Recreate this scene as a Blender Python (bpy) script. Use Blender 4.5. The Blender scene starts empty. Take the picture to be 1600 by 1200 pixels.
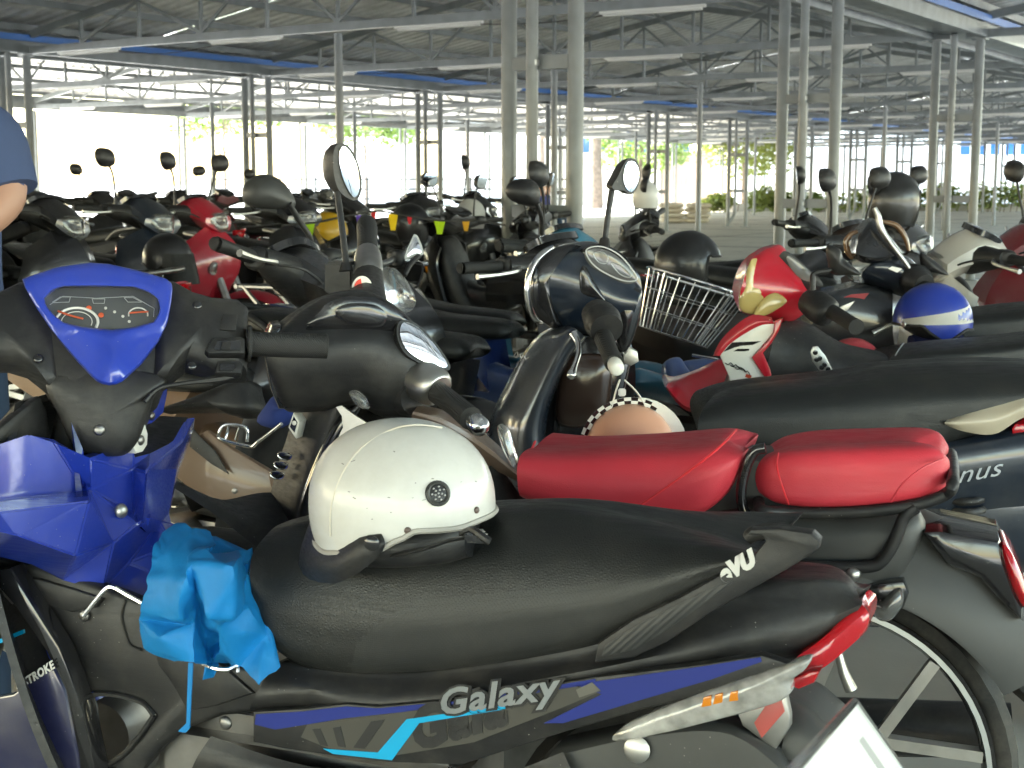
import bpy, bmesh, math, random
from mathutils import Vector, Matrix
R = math.radians
scene = bpy.context.scene
COL = scene.collection
# ------------------------------------------------------------------ camera, sky, sun, exposure
EYE, FPX, PITCH = 1.22, 2250.0, math.atan(312/2250)
cam_d = bpy.data.cameras.new('camera'); cam = bpy.data.objects.new('camera', cam_d); COL.objects.link(cam)
cam.location = (0, 0, EYE); cam.rotation_euler = (R(90)-PITCH, 0, 0)
cam_d.sensor_width = 36; cam_d.lens = 36*FPX/1600; cam_d.clip_start = .05; cam_d.clip_end = 3000
cam_d.dof.use_dof = True; cam_d.dof.focus_distance = 2.35; cam_d.dof.aperture_fstop = 14
scene.camera = cam
SUN_EL, SUN_AZ = 50, -76            # azimuth from +Y towards +X, degrees: the sun stands behind and left
world = bpy.data.worlds.new('World'); scene.world = world; world.use_nodes = True
wn = world.node_tree.nodes; wl = world.node_tree.links
sky = wn.new('ShaderNodeTexSky'); sky.sky_type = 'NISHITA'; sky.sun_disc = False
sky.sun_elevation = R(SUN_EL); sky.sun_rotation = R(SUN_AZ); sky.air_density = 1.6; sky.dust_density = 1.0; sky.ozone_density = 1.0
wn['Background'].inputs[1].default_value = .15
wl.new(sky.outputs[0], wn['Background'].inputs[0])
sd = bpy.data.lights.new('sun', 'SUN'); sd.energy = 5.0; sd.angle = R(.5); sd.color = (1, .95, .86)
sun = bpy.data.objects.new('sun', sd); COL.objects.link(sun)
_d = Vector((math.sin(R(SUN_AZ))*math.cos(R(SUN_EL)), math.cos(R(SUN_AZ))*math.cos(R(SUN_EL)), math.sin(R(SUN_EL))))
sun.rotation_euler = _d.to_track_quat('Z', 'Y').to_euler(); sun.location = (0, 0, 30)
vs = scene.view_settings
vs.view_transform = 'Standard'; vs.look = 'None'; vs.gamma = 1; vs.use_curve_mapping = False; vs.exposure = 3.48
vs.use_white_balance = True; vs.white_balance_temperature = 6650; vs.white_balance_tint = 6
cy = scene.cycles
cy.max_bounces = 8; cy.diffuse_bounces = 5; cy.glossy_bounces = 4; cy.transmission_bounces = 4; cy.transparent_max_bounces = 6
cy.use_denoising = True; cy.sample_clamp_indirect = 6; cy.caustics_reflective = False; cy.caustics_refractive = False

# ------------------------------------------------------------------ rays of the photograph into the place
CF = Vector((0, math.cos(PITCH), -math.sin(PITCH))); CU = Vector((0, math.sin(PITCH), math.cos(PITCH))); CR = Vector((1, 0, 0))
CO = Vector((0, 0, EYE))
def ray(px, py): return CF + CR*((px-800)/FPX) + CU*((600-py)/FPX)
def at(px, py, d):                                   # world point on that ray at ground distance d (along +Y)
    r = ray(px, py); return CO + r*(d/r.y)
class Frame:
    """A vertical frame: x = heading, y = its left, z = up."""
    def __init__(s, ox, oy, deg):
        a = R(deg); s.o = Vector((ox, oy, 0)); s.h = Vector((-math.cos(a), math.sin(a), 0)); s.l = Vector((-math.sin(a), -math.cos(a), 0)); s.deg = deg
        s.rz = math.atan2(s.h.y, s.h.x)
    def w(s, x, y, z): return s.o + s.h*x + s.l*y + Vector((0, 0, z))
    def loc(s, p): q = p - s.o; return Vector((q.dot(s.h), q.dot(s.l), p.z))
    def y(s, px, py, y=0.0):                         # local point where the ray meets the plane y = const
        r = ray(px, py); t = (y - (CO-s.o).dot(s.l))/r.dot(s.l); return s.loc(CO + r*t)
    def x(s, px, py, x=0.0):
        r = ray(px, py); t = (x - (CO-s.o).dot(s.h))/r.dot(s.h); return s.loc(CO + r*t)
    def ys(s, pts, y=0.0): return [s.y(p[0], p[1], p[2] if len(p) > 2 else y) for p in pts]
    def xs(s, pts, x=0.0): return [s.x(p[0], p[1], p[2] if len(p) > 2 else x) for p in pts]
    def pl(s, pts, c, n, off=0.0):                   # points on a tilted plane (local point c, local normal n); third value = offset along n
        nw = (s.h*n[0] + s.l*n[1] + Vector((0, 0, n[2]))).normalized(); cw = s.w(*c); out = []
        for p in pts:
            r = ray(p[0], p[1]); o = p[2] if len(p) > 2 else off
            t = (cw + nw*o - CO).dot(nw)/r.dot(nw); out.append(s.loc(CO + r*t))
        return out

# ------------------------------------------------------------------ materials
def mat(name, col, rough=.5, metal=0.0, coat=0.0, bump=0.0, bscale=200., dust=0.0, trans=0.0, objcol=False, spec=.5, var=0.0, vscale=6., ior=1.45, alpha=1.0, btype='noise', coatr=.06, speck=0.0, scuff=0.0):
    m = bpy.data.materials.new(name); m.use_nodes = True; nt = m.node_tree; N = nt.nodes; L = nt.links
    b = N['Principled BSDF']; c4 = (*col, 1)
    b.inputs['Base Color'].default_value = c4; b.inputs['Roughness'].default_value = rough; b.inputs['Metallic'].default_value = metal
    b.inputs['Coat Weight'].default_value = coat; b.inputs['Coat Roughness'].default_value = coatr; b.inputs['Transmission Weight'].default_value = trans
    b.inputs['IOR'].default_value = ior; b.inputs['Specular IOR Level'].default_value = spec; b.inputs['Alpha'].default_value = alpha
    src = None
    tc = N.new('ShaderNodeTexCoord')
    if objcol:
        oi = N.new('ShaderNodeObjectInfo'); src = oi.outputs['Color']
    if var > 0:
        n = N.new('ShaderNodeTexNoise'); n.inputs['Scale'].default_value = vscale; n.inputs['Detail'].default_value = 5
        L.new(tc.outputs['Object'], n.inputs['Vector'])
        mr = N.new('ShaderNodeMapRange'); mr.inputs[1].default_value = .3; mr.inputs[2].default_value = .7; mr.inputs[3].default_value = 1-var; mr.inputs[4].default_value = 1+var
        L.new(n.outputs[0], mr.inputs[0])
        mx = N.new('ShaderNodeMix'); mx.data_type = 'RGBA'; mx.blend_type = 'MULTIPLY'; mx.inputs[0].default_value = 1
        mx.inputs[6].default_value = c4
        if src: L.new(src, mx.inputs[6])
        L.new(mr.outputs[0], mx.inputs[7]); src = mx.outputs[2]
    if dust > 0:
        n = N.new('ShaderNodeTexNoise'); n.inputs['Scale'].default_value = 9; n.inputs['Detail'].default_value = 8; n.inputs['Roughness'].default_value = .7
        L.new(tc.outputs['Object'], n.inputs['Vector'])
        rp = N.new('ShaderNodeMapRange'); rp.inputs[1].default_value = .45; rp.inputs[2].default_value = .75; rp.inputs[3].default_value = 0; rp.inputs[4].default_value = dust
        L.new(n.outputs[0], rp.inputs[0])
        mx = N.new('ShaderNodeMix'); mx.data_type = 'RGBA'; mx.inputs[6].default_value = c4; mx.inputs[7].default_value = (.22, .20, .17, 1)
        if src: L.new(src, mx.inputs[6])
        L.new(rp.outputs[0], mx.inputs[0]); src = mx.outputs[2]
        ad = N.new('ShaderNodeMath'); ad.operation = 'ADD'; ad.inputs[1].default_value = rough
        L.new(rp.outputs[0], ad.inputs[0]); L.new(ad.outputs[0], b.inputs['Roughness'])
    if speck > 0:                       # settled grit and tiny paint chips
        vo = N.new('ShaderNodeTexVoronoi'); vo.inputs['Scale'].default_value = 95; L.new(tc.outputs['Object'], vo.inputs['Vector'])
        sp = N.new('ShaderNodeMapRange'); sp.inputs[1].default_value = .055; sp.inputs[2].default_value = .085; sp.inputs[3].default_value = 1; sp.inputs[4].default_value = 0; L.new(vo.outputs['Distance'], sp.inputs[0])
        n3 = N.new('ShaderNodeTexNoise'); n3.inputs['Scale'].default_value = 7; L.new(tc.outputs['Object'], n3.inputs['Vector'])
        gt = N.new('ShaderNodeMapRange'); gt.inputs[1].default_value = .52; gt.inputs[2].default_value = .62; gt.inputs[3].default_value = 0; gt.inputs[4].default_value = speck; L.new(n3.outputs[0], gt.inputs[0])
        mu = N.new('ShaderNodeMath'); mu.operation = 'MULTIPLY'; L.new(sp.outputs[0], mu.inputs[0]); L.new(gt.outputs[0], mu.inputs[1])
        mx = N.new('ShaderNodeMix'); mx.data_type = 'RGBA'; mx.inputs[6].default_value = c4; mx.inputs[7].default_value = (.45, .42, .38, 1)
        if src: L.new(src, mx.inputs[6])
        L.new(mu.outputs[0], mx.inputs[0]); src = mx.outputs[2]
    if scuff > 0:                       # fine directional rubbing in the gloss
        mp = N.new('ShaderNodeMapping'); mp.inputs['Scale'].default_value = (6, 40, 90); mp.inputs['Rotation'].default_value = (.3, .5, .2); L.new(tc.outputs['Object'], mp.inputs['Vector'])
        n4 = N.new('ShaderNodeTexNoise'); n4.inputs['Scale'].default_value = 3; n4.inputs['Detail'].default_value = 6; L.new(mp.outputs[0], n4.inputs['Vector'])
        r4 = N.new('ShaderNodeMapRange'); r4.inputs[1].default_value = .4; r4.inputs[2].default_value = .75; r4.inputs[3].default_value = rough; r4.inputs[4].default_value = min(1, rough+scuff); L.new(n4.outputs[0], r4.inputs[0])
        L.new(r4.outputs[0], b.inputs['Roughness'])
        r5 = N.new('ShaderNodeMapRange'); r5.inputs[1].default_value = .4; r5.inputs[2].default_value = .75; r5.inputs[3].default_value = coatr; r5.inputs[4].default_value = min(1, coatr+scuff*.6); L.new(n4.outputs[0], r5.inputs[0]); L.new(r5.outputs[0], b.inputs['Coat Roughness'])
    if src: L.new(src, b.inputs['Base Color'])
    if bump > 0:
        if btype == 'voronoi':
            t = N.new('ShaderNodeTexVoronoi'); t.inputs['Scale'].default_value = bscale; t.feature = 'DISTANCE_TO_EDGE'
        elif btype == 'weave':
            t = N.new('ShaderNodeTexChecker'); t.inputs['Scale'].default_value = bscale
        elif btype == 'wave':
            t = N.new('ShaderNodeTexWave'); t.inputs['Scale'].default_value = bscale; t.bands_direction = 'DIAGONAL'
        else:
            t = N.new('ShaderNodeTexNoise'); t.inputs['Scale'].default_value = bscale; t.inputs['Detail'].default_value = 3
        L.new(tc.outputs['Object'], t.inputs['Vector'])
        bp = N.new('ShaderNodeBump'); bp.inputs['Strength'].default_value = bump; bp.inputs['Distance'].default_value = .002
        o = t.outputs['Fac'] if btype in ('weave', 'wave') else t.outputs[0]
        L.new(o, bp.inputs['Height']); L.new(bp.outputs[0], b.inputs['Normal'])
    return m
M = {}
M['paint'] = mat('paint', (.5, .5, .5), .28, 0, 1, objcol=True, dust=.12, coatr=.07, speck=.6, scuff=.22)
M['plastic'] = mat('black_plastic', (.013, .013, .014), .40, bump=.15, bscale=700, dust=.16, speck=.7, scuff=.2)
M['gloss'] = mat('gloss_black_plastic', (.012, .012, .014), .12, 0, .6, dust=.08, speck=.5, scuff=.15)
M['rubber'] = mat('rubber', (.012, .012, .012), .7, bump=.2, bscale=120, dust=.35)
M['grip'] = mat('rubber_grip', (.018, .018, .018), .55, bump=.5, bscale=160, btype='wave')
M['vinyl'] = mat('black_vinyl', (.010, .011, .011), .36, bump=.3, bscale=260, btype='voronoi', dust=.07, scuff=.2)
M['vinyl_weave'] = mat('black_weave_vinyl', (.02, .021, .021), .45, bump=.7, bscale=330, btype='weave', dust=.08)
M['carbon'] = mat('carbon_look_plastic', (.026, .027, .028), .45, bump=.25, bscale=70, btype='wave', dust=.15)
M['vinyl_red'] = mat('red_vinyl', (.50, .032, .05), .46, bump=.2, bscale=300, btype='voronoi', var=.12, dust=.05, scuff=.2)
M['vinyl_brown'] = mat('brown_vinyl', (.05, .03, .022), .42, bump=.2, bscale=300, btype='voronoi')
M['chrome'] = mat('chrome', (.78, .78, .78), .12, 1, var=.08)
M['alu'] = mat('cast_aluminium', (.45, .44, .42), .38, 1, var=.15, vscale=20)
M['steel'] = mat('dull_steel', (.28, .27, .26), .42, 1, var=.2, vscale=18)
M['mirror'] = mat('mirror_glass', (.9, .9, .9), .02, 1)
M['lens'] = mat('clear_lens', (.92, .92, .90), .05, 0, .5, trans=.9, bump=.35, bscale=50)
M['lens_milky'] = mat('milky_lens', (.46, .45, .43), .07, 0, .9, trans=.3, bump=.9, bscale=55, var=.45, vscale=28)
M['lens_yellow'] = mat('yellowed_lens', (.78, .62, .24), .10, 0, .6, trans=.35, bump=.3, bscale=40)
M['lens_red'] = mat('red_lens', (.55, .005, .012), .08, 0, .7, trans=.35, bump=.5, bscale=80)
M['lens_amber'] = mat('amber_lens', (.85, .28, .02), .1, 0, .5, trans=.3)
M['white_plastic'] = mat('white_plastic', (.78, .76, .70), .35, 0, .3, var=.05, dust=.10)
M['helmet_white'] = mat('cream_white_shell', (.58, .57, .545), .30, 0, .35, var=.06, vscale=12, dust=.22, speck=.0, scuff=.25)
M['helmet'] = mat('helmet_shell', (.5, .5, .5), .33, 0, .3, objcol=True, dust=.06)
M['matte_grey'] = mat('matte_grey_paint', (.045, .046, .045), .45, speck=.4, dust=.06, bump=.05, bscale=900, var=.08)
M['plate'] = mat('number_plate_white', (.75, .75, .72), .4, dust=.12)
M['decal'] = mat('decal', (.5, .5, .5), .4, 0, .3, objcol=True)
M['column'] = mat('grey_painted_steel', (.185, .205, .215), .42, 0, .15, var=.18, vscale=4, dust=.15)
M['galv'] = mat('galvanised_strip', (.42, .43, .43), .4, .5, var=.12)
M['gutter_blue'] = mat('blue_flashing', (.03, .14, .45), .4, 0, .2, dust=.15)
M['tube_white'] = mat('white_lamp_tube', (.62, .62, .60), .35)
M['skin'] = mat('skin', (.42, .24, .17), .5, var=.06)
M['shirt'] = mat('navy_cotton', (.05, .075, .16), .85, bump=.3, bscale=60, var=.1)
M['jeans'] = mat('blue_denim', (.04, .07, .13), .9, bump=.3, bscale=300, var=.2)
M['bag'] = mat('azure_nylon', (.004, .19, .50), .6, bump=.9, bscale=38, var=.08, vscale=20)
M['hair'] = mat('dark_hair', (.01, .009, .008), .6)
M['cloth'] = mat('cloth', (.5, .5, .5), .85, objcol=True, bump=.2, bscale=80)
M['checker'] = None

def concrete(name, c1, c2, scale=.9):
    m = bpy.data.materials.new(name); m.use_nodes = True; N = m.node_tree.nodes; L = m.node_tree.links; b = N['Principled BSDF']
    tc = N.new('ShaderNodeTexCoord'); n = N.new('ShaderNodeTexNoise'); n.inputs['Scale'].default_value = scale; n.inputs['Detail'].default_value = 9; n.inputs['Roughness'].default_value = .65
    r = N.new('ShaderNodeValToRGB'); r.color_ramp.elements[0].position = .35; r.color_ramp.elements[1].position = .7
    r.color_ramp.elements[0].color = (*c1, 1); r.color_ramp.elements[1].color = (*c2, 1)
    n5 = N.new('ShaderNodeTexNoise'); n5.inputs['Scale'].default_value = 2.3; n5.inputs['Detail'].default_value = 3; L.new(tc.outputs['Object'], n5.inputs[0])
    rs = N.new('ShaderNodeMapRange'); rs.inputs[1].default_value = .60; rs.inputs[2].default_value = .72; rs.inputs[3].default_value = 0; rs.inputs[4].default_value = .55; L.new(n5.outputs[0], rs.inputs[0])
    ms = N.new('ShaderNodeMix'); ms.data_type = 'RGBA'; ms.inputs[7].default_value = (c1[0]*.4, c1[1]*.4, c1[2]*.4, 1); L.new(rs.outputs[0], ms.inputs[0])
    n2 = N.new('ShaderNodeTexNoise'); n2.inputs['Scale'].default_value = 90; n2.inputs['Detail'].default_value = 4
    bp = N.new('ShaderNodeBump'); bp.inputs['Strength'].default_value = .25; bp.inputs['Distance'].default_value = .004
    L.new(tc.outputs['Object'], n.inputs[0]); L.new(tc.outputs['Object'], n2.inputs[0]); L.new(n.outputs[0], r.inputs[0]); L.new(r.outputs[0], ms.inputs[6]); L.new(ms.outputs[2], b.inputs['Base Color'])
    L.new(n2.outputs[0], bp.inputs['Height']); L.new(bp.outputs[0], b.inputs['Normal']); b.inputs['Roughness'].default_value = .62
    return m
M['concrete'] = concrete('worn_concrete', (.42, .385, .325), (.56, .52, .44))
M['paving'] = concrete('pale_paving', (.42, .41, .39), (.52, .51, .49), .3)
M['soil'] = concrete('soil', (.12, .09, .06), (.2, .16, .1), 2)
def wallmat(name, c, v=.06):
    return mat(name, c, .8, var=v, vscale=1.2, bump=.2, bscale=30)
M['wall_white'] = wallmat('white_render', (.80, .79, .76)); M['wall_cream'] = wallmat('cream_render', (.72, .60, .40)); M['wall_brown'] = wallmat('brown_sheet', (.42, .30, .24))
M['glass_blue'] = mat('blue_glass', (.03, .10, .25), .08, spec=.8, var=.4, vscale=.6)
M['bark'] = mat('bark', (.16, .12, .09), .9, bump=1, bscale=12, var=.3)
def leafmat(name, c):
    m = mat(name, c, .5, var=.45, vscale=3.0); b = m.node_tree.nodes['Principled BSDF']; b.inputs['Subsurface Weight'].default_value = 0
    N = m.node_tree.nodes; L = m.node_tree.links; t = N.new('ShaderNodeBsdfTranslucent'); t.inputs[0].default_value = (c[0]*1.6, c[1]*1.6, c[2]*.8, 1)
    ms = N.new('ShaderNodeMixShader'); ms.inputs[0].default_value = .35; L.new(b.outputs[0], ms.inputs[1]); L.new(t.outputs[0], ms.inputs[2]); L.new(ms.outputs[0], N['Material Output'].inputs[0])
    return m
M['leaf'] = leafmat('leaf_green', (.13, .19, .06)); M['leaf2'] = leafmat('leaf_yellow_green', (.19, .23, .08))

# ------------------------------------------------------------------ objects
def obj(name, me, m, parent=None, col=None):
    if isinstance(me, bmesh.types.BMesh):
        b = me; me = bpy.data.meshes.new(name); b.to_mesh(me); b.free()
    o = bpy.data.objects.new(name, me); COL.objects.link(o)
    if m is not None and len(me.materials) == 0: me.materials.append(M[m] if isinstance(m, str) else m)
    if parent is not None: o.parent = parent
    if col is not None: o.color = (*col, 1)
    return o
def tag(o, label=None, cat=None, group=None, kind=None):
    if label: o['label'] = label
    if cat: o['category'] = cat
    if group: o['group'] = group
    if kind: o['kind'] = kind
    return o
def empty(name, loc, rz=0.0):
    o = bpy.data.objects.new(name, None); COL.objects.link(o); o.location = loc; o.rotation_euler = (0, 0, rz); o.empty_display_size = .1
    return o
def smooth(me, ang=40):
    for p in me.polygons: p.use_smooth = True
    try: me.set_sharp_from_angle(angle=R(ang))
    except Exception: pass
def fin(bm, name='m', ang=40, sm=True):
    bmesh.ops.recalc_face_normals(bm, faces=bm.faces)
    me = bpy.data.meshes.new(name); bm.to_mesh(me); bm.free()
    if sm: smooth(me, ang)
    return me
def V(p): return p if isinstance(p, Vector) else Vector(p)
def cr(pts, n, closed=False):
    """Catmull-Rom resample: n points spread evenly over the control spans."""
    P = [V(p) for p in pts]; k = len(P)
    if k == 1: return [P[0].copy() for _ in range(n)]
    segs = k if closed else k-1; out = []
    for i in range(n):
        t = i*segs/(n if closed else n-1); s = min(int(t), segs-1); f = t-s
        if closed: a, b, c, d = P[(s-1) % k], P[s % k], P[(s+1) % k], P[(s+2) % k]
        else: a, b, c, d = P[max(s-1, 0)], P[s], P[min(s+1, k-1)], P[min(s+2, k-1)]
        out.append(.5*((2*b) + (c-a)*f + (2*a-5*b+4*c-d)*f*f + (3*b-a-3*c+d)*f**3))
    return out
def grid(rows, closed_v=False, cap=True, bm=None):
    """rows: list of equal-length point lists; skins them."""
    bm = bm or bmesh.new(); vv = [[bm.verts.new(p) for p in r] for r in rows]; n = len(rows); k = len(rows[0])
    for i in range(n if closed_v else n-1):
        A, B = vv[i], vv[(i+1) % n]
        for j in range(k-1):
            try: bm.faces.new((A[j], A[j+1], B[j+1], B[j]))
            except Exception: pass
    if cap:
        for j in (0, k-1):
            ring = [vv[i][j] for i in range(n)]
            c = bm.verts.new(sum((v.co for v in ring), Vector())/n)
            for i in range(n if closed_v else n-1): 
                try: bm.faces.new((ring[i], ring[(i+1) % n], c))
                except Exception: pass
    return bm
def loft(rails, nu=24, nv=16, mirror=True, cap=True, closed=False, name='loft', ang=40, lin=False):
    """rails run along the length; surface passes through them. mirror: rails go from one low edge up to the centre line, copied to the other side and closed underneath."""
    rr = [cr(r, nu) for r in rails]
    if mirror:
        m = [[Vector((p.x, -p.y, p.z)) for p in r] for r in reversed(rr)]
        if max(abs(p.y) for p in rr[-1]) < 1e-4: m = m[1:]
        rr = rr + m; closed = True
    if lin: rows = rr
    else:
        cols = [cr([rr[i][j] for i in range(len(rr))], nv, closed) for j in range(nu)]
        rows = [[cols[j][i] for j in range(nu)] for i in range(nv)]
    bm = grid(rows, closed, cap)
    bmesh.ops.remove_doubles(bm, verts=bm.verts, dist=1e-5)
    return fin(bm, name, ang)
def rings(secs, n=20, pw=2.4, nu=None, axis='x', name='rings', ang=45):
    """secs: (x, zc, ry, rz) superellipse sections along x, smoothed to nu sections; optional 5th value = y centre."""
    P = [Vector((s[0], s[1], s[2])) for s in secs]; Q = [Vector((s[3], s[4] if len(s) > 4 else 0, s[5] if len(s) > 5 else pw)) for s in secs]
    nu = nu or (len(secs)*4); P = cr(P, nu); Q = cr(Q, nu); cols = []
    for p, q in zip(P, Q):
        ring = []
        for i in range(n):
            a = 2*math.pi*i/n; c, s = math.cos(a), math.sin(a); e = 2/max(q.z, .5)
            y = q.y + max(p.z, .001)*math.copysign(abs(c)**e, c); z = p.y + max(q.x, .001)*math.copysign(abs(s)**e, s)
            ring.append(Vector((p.x, y, z)) if axis == 'x' else Vector((y, p.x, z)) if axis == 'y' else Vector((y, z, p.x)))
        cols.append(ring)
    rows = [[cols[j][i] for j in range(nu)] for i in range(n)]
    return fin(grid(rows, True, True), name, ang)
def tube_bm(path, r, n=8, nu=None, closed=False, cap=True, bm=None, flat=1.0):
    P = cr(path, nu or max(2, (len(path)-1)*5+1 if len(path) > 2 else 2), closed) if nu != 0 else [V(p) for p in path]
    k = len(P); rad = r if isinstance(r, (list, tuple)) else [r]*2
    rad = [x.x for x in cr([Vector((a, 0, 0)) for a in rad], k)]
    T = [((P[(i+1) % k] if closed or i < k-1 else P[i]) - (P[i-1] if closed or i > 0 else P[i])).normalized() for i in range(k)]
    nrm = Vector((0, 0, 1)) if abs(T[0].z) < .9 else Vector((1, 0, 0)); rows = [[] for _ in range(n)]
    for i in range(k):
        nrm = (nrm - T[i]*nrm.dot(T[i])).normalized(); b = T[i].cross(nrm)
        for j in range(n):
            a = 2*math.pi*j/n; rows[j].append(P[i] + (nrm*math.cos(a)*flat + b*math.sin(a))*rad[i])
    if closed:
        for j in range(n): rows[j].append(rows[j][0].copy())
        b = grid(rows, True, False, bm); bmesh.ops.remove_doubles(b, verts=b.verts, dist=1e-6); return b
    return grid(rows, True, cap, bm)
def tube(path, r, n=8, nu=None, closed=False, cap=True, name='tube', flat=1.0): return fin(tube_bm(path, r, n, nu, closed, cap, None, flat), name, 50)
def lathe_bm(prof, n=24, axis='y', c=(0, 0, 0), bm=None, closed=False):
    c = V(c); rows = []
    pr = prof + [prof[0]] if closed else prof
    for i in range(n):
        a = 2*math.pi*i/n; row = []
        for r, h in pr:
            u, w = r*math.cos(a), r*math.sin(a)
            row.append(c + (Vector((u, h, w)) if axis == 'y' else Vector((h, u, w)) if axis == 'x' else Vector((u, w, h))))
        rows.append(row)
    return grid(rows, True, not closed, bm)
def lathe(prof, n=24, axis='y', c=(0, 0, 0), name='lathe', closed=False, ang=35):
    bm = lathe_bm(prof, n, axis, c, None, closed); bmesh.ops.remove_doubles(bm, verts=bm.verts, dist=1e-6); return fin(bm, name, ang)
def plate_bm(outline, nrm, thick, bevel=.003, n=0, bm=None):
    P = cr(outline, n, True) if n else [V(p) for p in outline]; nrm = V(nrm).normalized()
    b = bmesh.new(); f = [b.verts.new(p) for p in P]; g = [b.verts.new(p - nrm*thick) for p in P]; k = len(P)
    b.faces.new(f); b.faces.new(list(reversed(g)))
    for i in range(k): b.faces.new((f[i], g[i], g[(i+1) % k], f[(i+1) % k]))
    bmesh.ops.recalc_face_normals(b, faces=b.faces)
    if bevel > 0:
        es = [e for e in b.edges if (e.verts[0] in f) == (e.verts[1] in f)]
        bmesh.ops.bevel(b, geom=es, offset=bevel, segments=2, affect='EDGES', profile=.5, clamp_overlap=True)
    return b
def plate(outline, nrm=(0, 1, 0), thick=.006, bevel=.002, n=0, name='plate', ang=35): return fin(plate_bm(outline, nrm, thick, bevel, n), name, ang)
def dome(outline, nrm, height, back=.0, n=36, rings_=5, smoothed=True, name='dome', pw=2.0, ang=50, hollow=False):
    P = cr(outline, n, True) if smoothed else [V(p) for p in outline]; nrm = V(nrm).normalized(); c = sum(P, Vector())/len(P)
    rows = []
    fs = [math.cos(math.pi/2*i/rings_) for i in range(rings_)]
    for f in fs: rows.append([c + (p-c)*f + nrm*(height*(1-f**pw)**(1/pw)) for p in P])
    bm = bmesh.new(); vv = [[bm.verts.new(p) for p in r] for r in rows]; k = len(P)
    if back: vv.insert(0, [bm.verts.new(p - nrm*back) for p in P])
    for a, b in zip(vv, vv[1:]):
        for j in range(k): bm.faces.new((a[j], a[(j+1) % k], b[(j+1) % k], b[j]))
    t = bm.verts.new(c + nrm*height)
    for j in range(k): bm.faces.new((vv[-1][j], vv[-1][(j+1) % k], t))
    if not hollow: bm.faces.new(list(reversed(vv[0])))
    return fin(bm, name, ang)
def box_bm(x0, x1, y0, y1, z0, z1, bm=None, bevel=0.0):
    b = bm or bmesh.new(); v = [b.verts.new((x, y, z)) for x in (x0, x1) for y in (y0, y1) for z in (z0, z1)]
    fs = [b.faces.new([v[i] for i in q]) for q in ((0, 1, 3, 2), (4, 6, 7, 5), (0, 4, 5, 1), (2, 3, 7, 6), (0, 2, 6, 4), (1, 5, 7, 3))]
    if bevel: bmesh.ops.bevel(b, geom=list({e for f in fs for e in f.edges}), offset=bevel, segments=2, affect='EDGES')
    return b
def box(x0, x1, y0, y1, z0, z1, bevel=0.0, name='box'): return fin(box_bm(x0, x1, y0, y1, z0, z1, None, bevel), name, 35)
def beam(a, b, w, h, bm=None, up=(0, 0, 1)):
    a, b = V(a), V(b); t = (b-a).normalized(); s = t.cross(V(up))
    s = s.normalized() if s.length > 1e-4 else Vector((1, 0, 0)); u = s.cross(t); bm = bm or bmesh.new()
    v = [bm.verts.new(p + s*(w/2*i) + u*(h/2*j)) for p in (a, b) for i, j in ((-1, -1), (1, -1), (1, 1), (-1, 1))]
    for q in ((3, 2, 1, 0), (4, 5, 6, 7), (0, 1, 5, 4), (1, 2, 6, 5), (2, 3, 7, 6), (3, 0, 4, 7)): bm.faces.new([v[i] for i in q])
    return bm
def arc_fender(cx, cz, rad, a0, a1, hw, drop=.03, t=.004, n=18, m=7, y0=0):
    """a curved mudguard round (cx, cz): angles in degrees from +x towards +z"""
    def shell(r):
        rows = []
        for j in range(m):
            s = -1 + 2*j/(m-1); row = []
            for i in range(n):
                a = R(a0 + (a1-a0)*i/(n-1)); taper = 1 - .35*abs(2*i/(n-1)-1)**3
                rr = r - drop*abs(s)**2.2
                row.append(Vector((cx + rr*math.cos(a), y0 + s*hw*taper, cz + rr*math.sin(a))))
            rows.append(row)
        return rows
    bm = bmesh.new(); o = shell(rad); i_ = shell(rad-t)
    grid(o, False, False, bm); grid([list(reversed(r)) for r in i_], False, False, bm)
    A = [r[0] for r in o]; B = [r[0] for r in i_]; grid([A, B], False, False, bm); grid([[r[-1] for r in o], [r[-1] for r in i_]], False, False, bm)
    grid([o[0], i_[0]], False, False, bm); grid([o[-1], i_[-1]], False, False, bm)
    bmesh.ops.remove_doubles(bm, verts=bm.verts, dist=1e-5)
    return fin(bm, 'fender', 50)
def text(body, size, parent, m, origin, xdir, nrm, extrude=.001, shear=0.0, col=None, name='lettering', bevel=0.0, space=1.0, bold=0.0, sx=1.0):
    c = bpy.data.curves.new(name, 'FONT'); c.body = body; c.size = size; c.extrude = extrude; c.shear = shear; c.bevel_depth = bevel; c.space_character = space; c.offset = bold
    c.resolution_u = 3
    t_ = bpy.data.objects.new('tmp_text', c); COL.objects.link(t_); me = bpy.data.meshes.new_from_object(t_.evaluated_get(bpy.context.evaluated_depsgraph_get())); bpy.data.objects.remove(t_)
    o = bpy.data.objects.new(name, me); COL.objects.link(o); me.materials.clear(); me.materials.append(M[m])
    x = V(xdir).normalized(); z = V(nrm).normalized(); y = z.cross(x).normalized(); x = y.cross(z)
    mx = Matrix((x*sx, y, z)).transposed().to_4x4(); mx.translation = V(origin); o.matrix_basis = mx; o.parent = parent
    if col: o.color = (*col, 1)
    return o
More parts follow.
